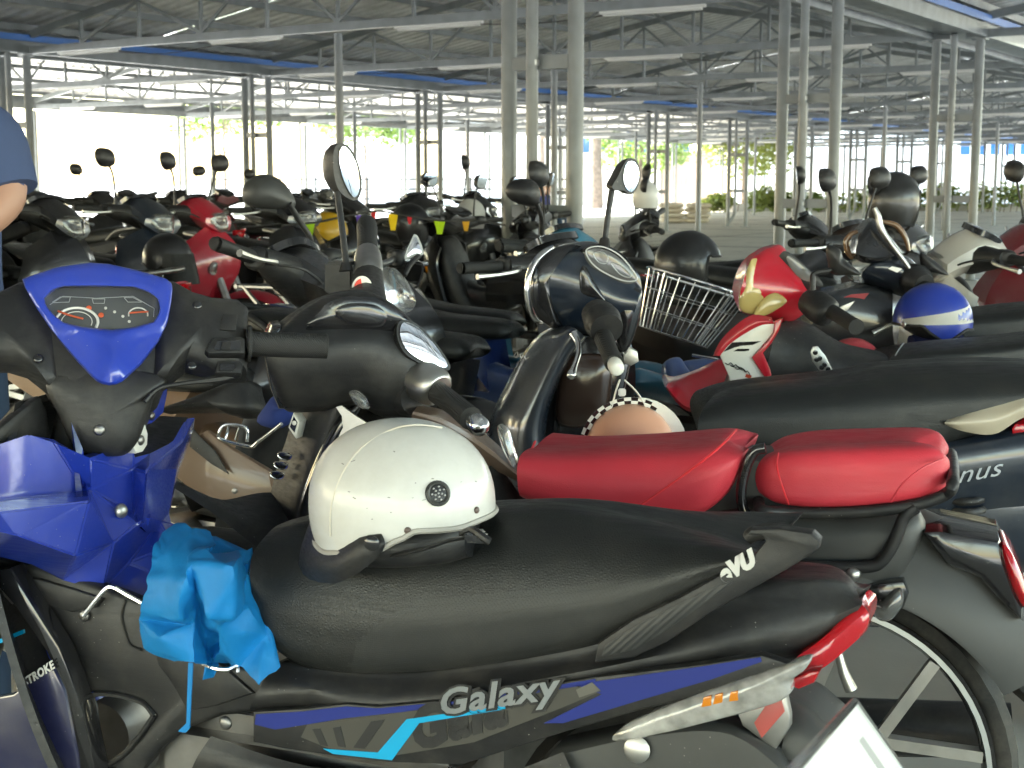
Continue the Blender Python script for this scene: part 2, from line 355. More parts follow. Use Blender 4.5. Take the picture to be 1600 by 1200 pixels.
# ------------------------------------------------------------------ the ground
def sheet(name, pts, z, m, lift=0):
    bm = bmesh.new(); bm.faces.new([bm.verts.new((p[0], p[1], z)) for p in pts]); o = obj(name, fin(bm, name, sm=False), m); tag(o, kind='structure'); return o
UD = Vector((.545, .838, 0)).normalized(); VD = Vector((-UD.y, UD.x, 0)); GA = Vector((.21, 10.3, 0))
def GP(k, v, z=0.0, du=0.0): return GA + UD*(5*k+du) + VD*v + Vector((0, 0, z))
sheet('ground', [(-900, -900), (900, -900), (900, 1500), (-900, 1500)], -.016, 'paving')
_c = [GP(-4.4, -12.6), GP(12.3, -12.6), GP(12.3, 24.6), GP(-4.4, 24.6)]
bm = bmesh.new(); bm.faces.new([bm.verts.new(p) for p in _c]); _g = bmesh.ops.extrude_face_region(bm, geom=bm.faces[:]); 
for v in [g for g in _g['geom'] if isinstance(g, bmesh.types.BMVert)]: v.co.z = -.05
FL = tag(obj('concrete_floor', fin(bm, 'floor', sm=False), 'concrete'), kind='structure')
for i in range(-4, 13): obj('floor_joint', fin(beam(GP(i+.5, -12.4, .003), GP(i+.5, 24.4, .003), .018, .004), 'joint', sm=False), 'rubber', FL)
for v_ in (-9, -3, 3, 9, 15, 21): obj('floor_joint', fin(beam(GP(-4.3, v_, .0035), GP(12.2, v_, .0035), .018, .004), 'joint', sm=False), 'rubber', FL)

# ------------------------------------------------------------------ the open parking shelter
SH = empty('parking_shelter', GP(0, 0)); tag(SH, 'grey steel parking shelter with trusses, corrugated roof and round posts', 'shelter')
SH.rotation_euler = (0, 0, math.atan2(UD.y, UD.x))      # local x runs along the valleys, y across them
K0, K1 = -4, 12  # unseen roof run behind the camera, lengthened to dim the foreground
KR = 3                                   # the right-hand bay is cut short out of view to light the far floor
BAYS = (-12, 0, 12)
def corr_metal():
    m = mat('corrugated_zinc', (.64, .65, .66), .34, .4, var=.25, vscale=1.6, dust=.25); return m
M['roof'] = corr_metal()
col_me = lathe([(.057, 0), (.057, 3.0), (.054, 3.02)], 16, 'z', name='column'); base_me = box(-.11, .11, -.11, .11, .0, .014, .002)
cap_me = box(-.085, .085, -.085, .085, 3.02, 3.035, 0)
thin_me = lathe([(.05, 0), (.05, 3.02)], 14, 'z', name='column')
pipe_me = tube([(.0, 0, 3.1), (0, 0, 2.9), (0, 0, .6), (0, 0, .42), (-.04, .04, .28), (-.12, .12, .12), (-.16, .16, .06)], .043, 12)
brk_me = box(-.035, .035, -.27, .27, -.045, .045, .003); clamp_me = lathe([(.047, -.018), (.047, .018), (.043, .018), (.043, -.018)], 14, 'z', closed=True)
def put(name, me, m, loc, parent=SH, rz=0.0, col=None):
    o = obj(name, me, m, parent, col); o.location = loc; o.rotation_euler = (0, 0, rz); return o
for k in range(K0, K1+1):
    x = 5.0*k
    for yv in (-12, 0, 12, 24):
        if yv < 0 and k > KR: continue
        if yv in (0, 12):
            for s in (-1, 1):
                c = put('column', col_me, 'column', (x, yv+s*.275, 0)); put('base_plate', base_me, 'column', (0, 0, 0), c); put('cap_plate', cap_me, 'column', (0, 0, 0), c)
            for h in (1.03, 2.06):
                b = put('tie_bracket', brk_me, 'column', (x, yv, h)); put('pipe_clamp', clamp_me, 'galv', (-.075, .03, 0), b)
            put('downpipe', pipe_me, 'column', (x-.082, yv+.03, 0))
        else:
            c = put('column', thin_me, 'column', (x, yv, 0)); put('base_plate', base_me, 'column', (0, 0, 0), c); put('downpipe', pipe_me, 'column', (x-.1, yv+(.12 if yv > 0 else -.12), 0))
    for b0 in BAYS:
        if b0 < 0 and k > KR: continue
        c = put('column', thin_me, 'column', (x, b0+6, 0)); put('base_plate', base_me, 'column', (0, 0, 0), c)
# trusses: one every five metres across each bay
Y0, Y1, ZB, ZE, SL = .30, 11.70, 3.10, 3.30, .175
def ztop(y): return ZE + SL*(min(y, 12-y)-Y0)
chord_me = fin(beam((0, Y0-.2, ZB), (0, Y1+.2, ZB), .05, .10), 'chord', sm=False)
tb = beam((0, Y0-.25, ZE-.045), (0, 6, ztop(6)), .06, .10); beam((0, 6, ztop(6)), (0, Y1+.25, ZE-.045), .06, .10, tb); top_me = fin(tb, 'top_chord', sm=False)
NW = 10; ys_ = [Y0 + (Y1-Y0)*i/NW for i in range(NW+1)]
web_mes = []
for i in range(1, NW):
    web_mes.append(fin(beam((0, ys_[i], ZB+.05), (0, ys_[i], ztop(ys_[i])-.05), .04, .04, up=(1, 0, 0)), 'web', sm=False))
for i in range(1, NW-1):
    a, b = ((ys_[i], ZB+.05), (ys_[i+1], ztop(ys_[i+1])-.06)) if i % 2 else ((ys_[i], ztop(ys_[i])-.06), (ys_[i+1], ZB+.05))
    web_mes.append(fin(beam((0, a[0], a[1]), (0, b[0], b[1]), .036, .036, up=(1, 0, 0)), 'brace', sm=False))
wb = bmesh.new()
for me in web_mes: wb.from_mesh(me)
webs_all = fin(wb, 'webs', sm=False)
fix_me = box(-.022, .022, -.62, .62, -.03, 0, .003); lamp_me = tube([(0, -.58, 0), (0, .58, 0)], .014, 8, 0)
for k in range(K0, K1+1):
    for b0 in BAYS:
        if b0 < 0 and k > KR: continue
        t = put('roof_truss', chord_me, 'column', (5.0*k, b0, 0)); put('top_chord', top_me, 'column', (0, 0, 0), t)
        if -1 <= k <= 5 and b0 >= -12:
            for i, me in enumerate(web_mes): put('web_post' if i < NW-1 else 'web_brace', me, 'column', (0, 0, 0), t)
        else: tag(put('web_members', webs_all, 'column', (0, 0, 0), t), kind='stuff')
        for yv in (1.75, 4.5, 7.5, 10.4):
            f = put('light_fixture', fix_me, 'tube_white', (5.0*k-.02, b0+yv, ZB-.056)); put('lamp_tube', lamp_me, 'tube_white', (0, 0, -.046), f)
rw = random.Random(9)
for k in range(0, 7):
    for b0 in (0, 12):
        for ya, yb in ((1.75, 4.5), (4.5, 7.5), (7.5, 10.4)):
            if rw.random() < .6: obj('lamp_wire', tube([(5.0*k+.03, b0+ya, ZB-.05), (5.0*k+.03, b0+(ya+yb)/2, ZB-.05-rw.uniform(.02, .16)), (5.0*k+.03, b0+yb, ZB-.05)], .006, 5), 'rubber', SH)
# purlins, gutters, flashing, roof sheets
LX0, LX1 = 5.0*K0-1.0, 5.0*K1+1.0
pur_me = fin(beam((LX0, 0, 0), (LX1, 0, 0), .05, .09), 'purlin', sm=False); pur_s = fin(beam((LX0, 0, 0), (5.0*KR+2.5, 0, 0), .05, .09), 'purlin', sm=False)
for b0 in BAYS:
    for i in range(11):
        yv = .35 + 11.3*i/10
        if abs(yv-6) < .1: continue
        put('purlin', pur_s if b0 < 0 else pur_me, 'column', (0, b0+yv, ztop(yv)+.10))
    put('ridge_purlin', pur_s if b0 < 0 else pur_me, 'column', (0, b0+6, ztop(6)+.10))
def sheet_mesh(side):
    p = .25; n = 20; L = 5.0; rows = [[], []]
    ya, yb = (-.12, 6.02) if side == 0 else (12.12, 5.98)
    def z(y): return ztop(min(max(y, .0), 12.0)) + .165
    xs = []
    for i in range(n):
        x = -L/2 + p*i
        xs += [(x, 0), (x+p*.45, 0), (x+p*.58, .032), (x+p*.87, .032)]
    xs.append((L/2, 0))
    ysn = [ya + (yb-ya)*j/3 for j in range(4)]
    rows = [[Vector((x, y, z(y)+h+ .0*y)) for x, h in xs] for y in ysn]
    return fin(grid(rows, False, False), 'roof_sheet', sm=False)
sh0, sh1 = sheet_mesh(0), sheet_mesh(1)
rndr = random.Random(5)
for b0 in BAYS:
    for k in range(K0, (KR if b0 < 0 else K1)+1):
        for me in (sh0, sh1): put('roof_sheet', me, 'roof', (5.0*k, b0, rndr.uniform(0, .004)))
def gutter_bm():
    b = bmesh.new()
    beam((LX0, 0, 3.12), (LX1, 0, 3.12), .44, .02, b)
    for s in (-1, 1): beam((LX0, s*.23, 3.22), (LX1, s*.23, 3.22), .02, .22, b)
    return fin(b, 'gutter', sm=False)
gm = gutter_bm(); flm = fin(beam((LX0, 0, 0), (LX1, 0, 0), .012, .09), 'flashing', sm=False); eavm = fin(beam((LX0, 0, 0), (LX1, 0, 0), .06, .16), 'eave_beam', sm=False); eavs = fin(beam((LX0, 0, 0), (5.0*KR+2.5, 0, 0), .06, .16), 'eave_beam', sm=False)
for yv in (0, 12):
    put('valley_gutter', gm, 'column', (0, yv, 0))
    for s in (-1, 1):
        put('eave_beam', eavm, 'column', (0, yv+s*.34, 3.13))
        put('blue_flashing', flm, 'gutter_blue', (0, yv+s*.41, 3.262))
for yv in (-12, 24):
    put('eave_beam', eavm if yv > 0 else eavs, 'column', (0, yv, 3.13))
    if yv > 0: put('valley_gutter', gm, 'column', (0, yv+.3, .05))

# ------------------------------------------------------------------ beyond the shelter
def house(name, label, corner, udir, length, depth, height, m, wins, wm='glass_blue'):
    """corner = near corner on the ground; udir = direction of the long front; wins = (along, width, sill, height)"""
    u = V(udir).normalized(); e = empty(name, corner, math.atan2(u.y, u.x)); tag(e, label, 'building')
    obj('wall', box(0, length, 0, depth, -.1, height, 0), m, e)
    obj('roof', box(-.4, length+.4, -.5, depth+.4, height, height+.35, .02), 'wall_white', e)
    for a, w, s, h in wins:
        f = bmesh.new(); 
        for x0, x1, z0, z1 in ((a-.06, a, s-.06, s+h+.06), (a+w, a+w+.06, s-.06, s+h+.06), (a, a+w, s-.06, s), (a, a+w, s+h, s+h+.06)): box_bm(x0, x1, -.05, .02, z0, z1, f)
        o = obj('window', fin(f, 'w', sm=False), 'wall_white', e)
        obj('pane', box(a, a+w, -.02, .01, s, s+h), wm, o); obj('sill', box(a-.12, a+w+.12, -.12, -.0501, s-.12, s-.061), 'wall_white', o)
    return e
bx = at(1150, 300, 78); bx.z = 0
house('white_building', 'long white rendered building with blue glazed windows behind the hedge', bx, (1, -.12, 0), 60, 12, 9, 'wall_white',
      [(11.6+.76*i, .5, 2.75, .95) for i in range(5)] + [(20+1.6*i, 1.0, 2.4, 1.3) for i in range(18)] + [(2+2.05*i, 1.25, 5.6, 1.6) for i in range(26)])
def louvre_house(px, d, w, h, label, pxl, wl, n, z0, z1):
    c = at(px, 300, d); c.z = 0; e = empty('louvred_building', c, 0); tag(e, label, 'building')
    obj('wall', box(0, w, 0, 10, -.1, h), 'wall_white', e); obj('roof', box(-.4, w+.4, -.4, 10.4, h, h+.3, .02), 'wall_white', e)
    sl = box(0, wl, -.16, 0, 0, .14)
    for i in range(n): o = obj('louvre', sl, 'wall_brown', e); o.location = (pxl, -.004, z0 + (z1-z0)*i/(n-1))
    return e
louvre_house(480, 86, 6.0, 10, 'white building with a louvred stair panel left of the round mirror', .6, 1.1, 9, 1.6, 4.6)
louvre_house(690, 86, 7, 9, 'narrow white building with brown louvres behind the bunting', 1.2, 1.3, 10, 2.0, 4.6)
c = at(880, 300, 92); c.z = 0; house('pale_hall', 'low pale hall behind the street trees', c, (1, 0, 0), 13, 9, 7, 'wall_white', [(1+3*i, 1.6, 3.2, 1.3) for i in range(4)])
c = at(1096, 300, 84); c.z = 0; house('cream_building', 'cream yellow building block beside the brown gates', c, (1, 0, 0), 3.2, 6, 8, 'wall_cream', [(.9, 1.1, 4.2, 1.2)])
# brown sheet gates
c = at(1035, 300, 80); c.z = 0; e = empty('sheet_gate', c, 0); tag(e, 'brown sheet metal double gate between the thin posts', 'gate')
for i in range(2):
    p = obj('gate_leaf', box(i*1.62, i*1.62+1.58, 0, .06, .1, 3.0, .01), 'wall_brown', e)
    for j in range(1, 6): obj('rib', box(i*1.62+j*.265-.02, i*1.62+j*.265+.02, -.03, -.001, .15, 2.95), 'wall_brown', p)
for i in (-.12, 3.24): obj('gate_post', box(i, i+.12, -.02, .1, 0, 3.2, .01), 'steel', e)
# low planter walls, railing
c = at(1000, 300, 66); o = obj('kerb_wall', box(0, 60, 0, .35, -.1, .35, .02), 'paving'); o.location = (c.x, c.y, 0); tag(o, 'low pale kerb wall running below the hedge', 'wall')
e = empty('metal_railing', (at(330, 300, 52).x, 52, 0), R(4)); tag(e, 'thin grey metal railing with four bars beyond the left bikes', 'railing')
for z in (.35, .7, 1.05, 1.4): obj('rail', tube([(0, 0, z), (13, 0, z)], .03, 6, 0), 'plastic', e)
for i in range(8): obj('post', tube([(i*13/7, .05, 0), (i*13/7, .05, 1.48)], .04, 6, 0), 'plastic', e)
# trees and hedge
def leaves(bm, c, rad, n, rnd, size=.16):
    for _ in range(n):
        d = Vector((rnd.gauss(0, 1), rnd.gauss(0, 1), rnd.gauss(0, 1))).normalized(); p = c + Vector((d.x*rad[0], d.y*rad[1], d.z*rad[2]))*(rnd.random()**.45)
        a = Vector((rnd.uniform(-1, 1), rnd.uniform(-1, 1), rnd.uniform(-.6, .6))).normalized(); b = a.cross(Vector((rnd.uniform(-1, 1), rnd.uniform(-1, 1), rnd.uniform(-1, 1)))).normalized()
        s = size*rnd.uniform(.6, 1.3); v = [bm.verts.new(p+q) for q in (-a*s, b*s*.45, a*s, -b*s*.45)]; bm.faces.new(v)
def tree(px, d, h, cr_, label, seed, lean=0.0, trunk=.16, m='leaf', name='street_tree', n=2600, low=.45):
    rnd = random.Random(seed); c = at(px, 300, d); e = empty(name, (c.x, c.y, 0)); tag(e, label, 'tree')
    top = Vector((lean, 0, h*.62)); bm = tube_bm([(0, 0, 0), (lean*.2, .05, h*.2), (lean*.6, 0, h*.42), top], [trunk, trunk*.8, trunk*.62, trunk*.4], 9)
    cb = bmesh.new()
    for i in range(11):
        a = i*2.4 + rnd.uniform(-.4, .4); z0 = h*rnd.uniform(.38, .6); s = Vector((lean*z0/h, 0, z0)); r = cr_*rnd.uniform(.45, .95)
        t = Vector((lean + math.cos(a)*r, math.sin(a)*r, h*rnd.uniform(low+.12, .95))); tube_bm([s, (s+t)/2 + Vector((0, 0, -.2)), t], [trunk*.35, trunk*.2, trunk*.07], 6, None, False, True, bm)
        leaves(cb, t, (cr_*.42, cr_*.42, cr_*.33), n//11, rnd)
    obj('trunk', fin(bm, 'trunk', 60), 'bark', e); obj('crown', fin(cb, 'crown', sm=False), m, e)
tree(352, 60, 6.2, 2.2, 'slim green tree just right of the far left post', 1, trunk=.08)
tree(572, 58, 5.6, 2.2, 'young tree with a forked pale trunk behind the round mirror', 2, trunk=.07)
tree(930, 74, 11, 3.0, 'tall street tree with a thick trunk left of the helmeted handlebars', 3, trunk=.42, low=.6)
tree(1000, 76, 6.4, 2.6, 'leafy green tree in front of the pale hall and gates', 4, m='leaf', low=.25)
tree(1163, 70, 6.6, 2.9, 'bright green tree standing beside the cream building', 5, m='leaf2', low=.22)
tree(846, 70, 8, 2.4, 'tree with bare lower trunk seen between the near posts', 6, trunk=.22, low=.5)
def hedge(px, d, n, w, h, label, seed, m):
    rnd = random.Random(seed); c = at(px, 300, d); e = empty('hedge_bush', (c.x, c.y, .0)); tag(e, label, 'bush'); bm = bmesh.new()
    for i in range(8): leaves(bm, Vector((rnd.uniform(-w/2, w/2), rnd.uniform(-.4, .4), h*rnd.uniform(.35, .62))), (w*.25, .6, h*.42), n//8, rnd, .13)
    obj('crown', fin(bm, 'foliage', sm=False), m, e); sb = bmesh.new()
    for i in range(5): x = rnd.uniform(-w/2, w/2); tube_bm([(x, 0, 0), (x+.1, 0, h*.5)], .02, 5, 0, False, True, sb)
    obj('trunk', fin(sb, 'stems'), 'bark', e)
for i, (px, w, h, lab) in enumerate(((1175, 2.4, 1.25, 'dry yellowish bush left of the triple posts'), (1245, 2.2, 1.1, 'low green bush between the two tall near posts'), (1330, 3.0, 1.2, 'green bush behind the hanging black helmet'),
        (1420, 3.2, 1.3, 'dense green bush right of the hanging black helmet'), (1520, 3.4, 1.4, 'leafy green bush below the blue windows'), (1598, 3.4, 1.3, 'last green bush at the right edge below the building'), (1120, 1.4, .9, 'small round bush next to the elbowed drainpipes'))):
    hedge(px, 64, 900, w, h, lab, 20+i, 'leaf2' if i % 2 == 0 else 'leaf')
# cement sack pile
c = at(1066, 318, 46); e = empty('sack_pile', (c.x, c.y, 0)); tag(e, 'low pile of pale sacks stacked beyond the thin posts', 'sacks')
sk = rings([(-.4, 0, .1, .04), (-.3, 0, .24, .075), (0, 0, .27, .085), (.3, 0, .24, .075), (.4, 0, .1, .04)], 14, 2.6)
for i in range(8): o = obj('sack', sk, 'cloth', e, (.55, .5, .42)); o.location = ((i % 2)*.75-.3+.08*math.sin(i*3), .1*math.cos(i*5), .09+.155*(i//2)); o.rotation_euler = (0, 0, .1*math.sin(i*7))
# ------------------------------------------------------------------ generic motorbikes (x forward, y left, z up)
CACHE = {}
def C(key, fn):
    if key not in CACHE: CACHE[key] = fn()
    return CACHE[key]
S0 = Vector((.44, 0, .75)); SA = Vector((-.42, 0, .91)).normalized()
def steer_m(deg): return Matrix.Translation(S0) @ Matrix.Rotation(R(deg), 4, SA) @ Matrix.Translation(-S0)
def wheel_meshes(r, w, kind):
    rim = r - w*.62
    ty = C(('tyre', r, w), lambda: lathe([(rim, -w*.36), (rim+w*.2, -w*.48), (r-w*.18, -w*.46), (r-.012, -w*.3), (r, -w*.1), (r, w*.1), (r-.012, w*.3), (r-w*.18, w*.46), (rim+w*.2, w*.48), (rim, w*.36), (rim-.004, 0)], 40, 'y', closed=True, ang=50))
    def mk():
        bm = lathe_bm([(rim+.004, -w*.38), (rim-.012, -w*.36), (rim-.018, -w*.2), (rim-.018, w*.2), (rim-.012, w*.36), (rim+.004, w*.38)], 40, 'y', closed=True)
        lathe_bm([(.0, -.05), (.035, -.05), (.05, -.03), (.05, .03), (.035, .05), (0, .05)], 18, 'y', bm=bm)
        if kind == 'disc':
            for i in range(5):
                for s in (-.16, .16):
                    a = 2*math.pi*i/5; p = Vector((math.cos(a)*.045, 0, math.sin(a)*.045)); q = Vector((math.cos(a+s)*(rim-.014), 0, math.sin(a+s)*(rim-.014)))
                    beam(p, q, .022, .02, bm, up=(0, 1, 0))
        else:
            for i in range(24):
                a = 2*math.pi*i/24; s = (-1)**i; p = Vector((math.cos(a+.5*s)*.05, .03*s, math.sin(a+.5*s)*.05)); q = Vector((math.cos(a)*(rim-.014), 0, math.sin(a)*(rim-.014)))
                tube_bm([p, q], .0018, 4, 0, False, False, bm)
        return fin(bm, 'rim', 40)
    return ty, C(('rim', r, w, kind), mk)
def scale_pts(pts, s): return [(p[0]*s, p[1]*s, p[2]*s) for p in pts]
def mirror_mesh(kind):
    # head of a rear mirror, back towards +x, glass towards -x, stem joins at origin
    if kind == 'round': out = [Vector((0, .052*math.cos(a), .055*math.sin(a)+.02)) for a in [2*math.pi*i/14 for i in range(14)]]
    else: out = [Vector((0, y, z)) for y, z in ((-.055, -.01), (-.03, -.032), (.03, -.036), (.066, -.015), (.072, .022), (.045, .05), (-.01, .052), (-.046, .036))]
    hd = dome(out, (1, 0, 0), .034, .012, 28, 4)
    c = sum(out, Vector())/len(out); g = dome([c + (p-c)*.9 + Vector((-.0135, 0, 0)) for p in out], (-1, 0, 0), .002, 0, 28, 2)
    return hd, g
def helmet_meshes(style):
    """origin at the centre of the rim plane; front = +x"""
    a, b, c = .135, .113, .135
    def edge(ph):                      # lower rim height for azimuth ph (0 = front)
        f = math.cos(ph)
        if style == 'open': return .035 if f > .55 else (-.12 if f < .40 else .035 - .155*((.55-f)/.15))
        return -.005 - .055*max(0, 1-abs(f+.1)/.55)**.8 - .02*max(0, -f)
    def shell(s, top=True):
        rows = []
        for i in range(40):
            ph = 2*math.pi*i/40; e = edge(ph); row = []
            for j in range(11):
                t = j/10; z = e + (c*s - e)*math.sin(t*math.pi/2); q = max(0, 1-(max(z, 0)/(c*s))**2)**.5 if z > 0 else 1 - .12*(z/.115)**2
                r = q*s; row.append(Vector((a*r*math.cos(ph)*(1+.04*(math.cos(ph) < 0)), b*r*math.sin(ph), z)))
            rows.append(row)
        return rows
    bm = bmesh.new(); o = shell(1); i_ = shell(.93)
    grid(o, True, False, bm); grid([list(reversed(r)) for r in i_], True, False, bm)
    n = len(o)
    for i in range(n):
        A, B, Cc, D = o[i][0], o[(i+1) % n][0], i_[(i+1) % n][0], i_[i][0]; bm.faces.new([bm.verts.new(p) for p in (A, B, Cc, D)])
    bmesh.ops.remove_doubles(bm, verts=bm.verts, dist=1e-4)
    sh = fin(bm, 'shell', 50)
    rimp = [p[0] + Vector((0, 0, -.002)) for p in o]; trim = tube(rimp, .005, 6, 80, True)
    vs_ = []
    for j in range(5):
        row = []
        for i in range(13):
            ph = R(-75 + 150*i/12); k = 1.0 + .10*j/4*(math.cos(ph) > 0)*max(0, math.cos(ph)); row.append(Vector((a*(1.02+.30*j/4)*math.cos(ph)*1.0, b*1.03*math.sin(ph), .0 + .03 - .028*j - .012*j*j/4)))
        vs_.append(row)
    bmv = grid(vs_, False, False); bmesh.ops.solidify(bmv, geom=bmv.faces[:], thickness=.004); visor = fin(bmv, 'visor', 50)
    strap = tube([(.01, b*.86, -.06), (.03, b*.6, -.13), (.035, 0, -.155), (.03, -b*.6, -.13), (.01, -b*.86, -.06)], .008, 6, flat=.3)
    pad = rings([(-.09, -.01, .07, .03), (-.04, -.015, .095, .045), (.03, -.015, .095, .045), (.09, 0, .06, .03)], 18)
    return sh, trim, visor, strap, pad
def helmet(label, loc, rot, style, col, group=None, visor=True, m='helmet', vm='plastic', sc=1.0, vcol=None):
    sh, trim, vi, strap, pad = C(('helmet', style), lambda: helmet_meshes(style))
    e = empty('helmet', loc); e.rotation_euler = rot; e.scale = (sc,)*3; tag(e, label, 'helmet', group)
    s = obj('shell', sh, None, e); s.data = sh.copy(); s.data.materials.clear(); s.data.materials.append(M[m]); s.color = (*col, 1)
    obj('rim_trim', trim, 'plastic', e); obj('strap', strap, 'plastic', e)
    if style == 'open': obj('lining', C('lining', lambda: rings([(-.12, -.02, .03, .05), (-.08, -.02, .09, .085), (.0, -.02, .098, .09), (.06, -.02, .085, .07), (.075, -.02, .05, .04)], 18)), 'rubber', e)
    if style == 'half': obj('padding', pad, 'plastic', e)
    if visor: 
        v = obj('visor', vi, vm, e)
    return e
W_U = dict(r=.285, w=.08); W_S = dict(r=.225, w=.10)
def bike(label, head, deg, kind='under', paint=(.02, .02, .022), trim=None, seat='vinyl', steer=0.0, mirrors=(1, 1), lens='lens', lean=3.0, group=None, z=0, detail=True, basket=False, rack=False, spokes=False, mir='oval', cowl=None, skip=(), fen=None, panel=None, sc=1.0):
    """head = world XY of the handlebar centre"""
    a = R(deg); h = Vector((-math.cos(a), math.sin(a), 0)); hx = .36
    o = V((head[0], head[1], 0)) - h*hx*sc
    root = empty('motorbike', (o.x, o.y, z), math.atan2(h.y, h.x)); root.rotation_euler = (R(-lean), 0, math.atan2(h.y, h.x))
    root.scale = (sc,)*3; tag(root, label, 'motorbike', group)
    trim = trim or paint; cowl = cowl or paint; fen = fen or paint; panel = panel or paint
    sm = steer_m(steer)
    def part(name, key, fn, m, col=None, st=False, parent=root):
        if name in skip: return None
        p = obj(name, C((kind,)+key if isinstance(key, tuple) else (kind, key), fn), m, parent, col)
        if st: p.matrix_basis = sm
        return p
    U = kind == 'under'; wr = W_U if U else W_S; r = wr['r']; fx, rx = (.64, -.60) if U else (.62, -.58)
    ty, rim = wheel_meshes(r, wr['w'], 'wire' if spokes else 'disc')
    for nm, x, st in (('front_wheel', fx, True), ('rear_wheel', rx, False)):
        w = obj(nm, rim, 'alu', root); w.matrix_basis = (sm if st else Matrix()) @ Matrix.Translation((x, 0, r)); obj('tyre', ty, 'rubber', w)
    fork = part('fork', 'fork', lambda: (lambda b: (tube_bm([(fx, .075, r), (.50, .075, .66)], [.026, .022], 8, 0, bm=b), tube_bm([(fx, -.075, r), (.50, -.075, .66)], [.026, .022], 8, 0, bm=b), tube_bm([(fx, -.09, r), (fx, .09, r)], .012, 8, 0, bm=b), fin(b, 'fork'))[-1])(bmesh.new()), 'steel', st=True)
    part('front_fender', 'ffender', lambda: arc_fender(fx, r, r+.035, 18, 152, .062, .035), 'paint', fen, True)
    part('rear_fender', 'rfender', lambda: arc_fender(rx, r, r+.05, 40, 195, .065, .03), 'plastic')
    # leg shield
    if U:
        sh = lambda: shield([[(.45, .0, .93), (.56, 0, .82), (.57, 0, .70), (.49, 0, .58), (.42, 0, .50)], [(.43, .09, .92), (.51, .10, .80), (.49, .11, .66), (.42, .12, .50), (.34, .12, .36)], [(.38, .15, .86), (.41, .18, .76), (.37, .195, .60), (.31, .20, .44), (.25, .19, .31)], [(.35, .16, .84), (.36, .20, .74), (.32, .215, .58), (.27, .215, .43), (.22, .20, .31)]])
    else:
        sh = lambda: shield([[(.45, .0, .93), (.55, 0, .80), (.58, 0, .66), (.55, 0, .52), (.46, 0, .44)], [(.43, .10, .92), (.51, .12, .79), (.53, .12, .62), (.48, .12, .46), (.38, .13, .33)], [(.37, .17, .87), (.42, .20, .75), (.42, .21, .58), (.38, .21, .42), (.30, .20, .28)], [(.34, .18, .85), (.37, .225, .73), (.36, .235, .56), (.32, .225, .40), (.24, .20, .27)]])
    part('leg_shield', 'shield', sh, 'paint', paint)
    part('inner_cover', 'inner', lambda: rings([(.05, .42, .10, .05), (.18, .43, .10, .07), (.28, .55, .13, .18), (.36, .70, .13, .19), (.43, .82, .07, .08)], 18, 3), 'plastic', None)
    for s in (1, -1):
        ls = part('turn_signal', ('sig', s), lambda: dome([(.50-.015*i, s*(.095+.012*i), .76-.02*abs(i-1.5)) for i in range(4)] + [(.46, s*.14, .69), (.485, s*.11, .67)], (.8, s*.55, .2), .018, .012, 16, 3), 'lens_amber' if s > 0 else 'lens')
    # head: cowl, headlight, dash, bars
    part('head_cowl', 'cowl', lambda: mloft([(0, [(.28, .95), (.36, .915), (.44, .885), (.49, .885)]), (.07, [(.27, .965), (.36, .935), (.44, .90), (.485, .90)]), (.13, [(.265, .985), (.35, .975), (.42, .955), (.462, .935)]), (.118, [(.26, 1.015), (.34, 1.03), (.41, 1.0), (.462, .965)]), (.065, [(.262, 1.035), (.33, 1.06), (.40, 1.035), (.475, .975)]), (0, [(.265, 1.04), (.335, 1.072), (.40, 1.048), (.485, .98)])]), 'paint', cowl, True)
    part('cowl_wing', 'wing', lambda: rings([(-.22, 1.0, .022, .02, 0), (-.15, .995, .04, .035), (0, .97, .07, .05), (.15, .995, .04, .035), (.22, 1.0, .022, .02)], 14, 2.3, axis='y') if False else tube([(.30, -.22, 1.0), (.335, -.12, .985), (.36, 0, .97), (.335, .12, .985), (.30, .22, 1.0)], [.026, .045, .06, .045, .026], 12), 'plastic', None, True)
    part('headlight', 'hl', lambda: dome([(.475, .0, .99), (.455, .07, .985), (.44, .105, .965), (.455, .085, .925), (.48, .045, .895), (.49, 0, .888), (.48, -.045, .895), (.455, -.085, .925), (.44, -.105, .965), (.455, -.07, .985)], (1, 0, .12), .036, .01, 30, 5), lens, None, True)
    d = part('dashboard', 'dash', lambda: dome([(.262, .075, 1.036), (.262, -.075, 1.036), (.30, -.095, 1.062), (.35, -.075, 1.082), (.35, .075, 1.082), (.30, .095, 1.062)], (-.45, 0, .9), .006, .02, 24, 3), 'gloss', None, True)
    part('handlebar', 'bar', lambda: tube([(.245, -.35, 1.005), (.29, -.2, 1.0), (.33, 0, .98), (.29, .2, 1.0), (.245, .35, 1.005)], .011, 8), 'steel', None, True)
    for s in (1, -1):
        part('grip', ('grip', s), lambda: tube([(.243, s*.355, 1.005), (.243, s*.35, 1.005), (.262, s*.29, 1.003), (.281, s*.232, 1.001), (.283, s*.228, 1.001)], [.014, .0175, .016, .0175, .014], 10), 'grip', None, True)
        part('switch_box', ('sw', s), lambda: rings([(s*.17, 1.0, .022, .022, .302), (s*.18, 1.0, .03, .028, .30), (s*.215, 1.0, .03, .028, .292), (s*.226, 1.0, .024, .022, .288)], 12, 3.2, axis='y'), 'plastic', None, True)
        part('brake_lever', ('lever', s), lambda: tube([(.325, s*.19, .995), (.345, s*.24, .99), (.325, s*.30, .985), (.305, s*.37, .985)], [.008, .007, .006, .009], 7), 'alu', None, True)
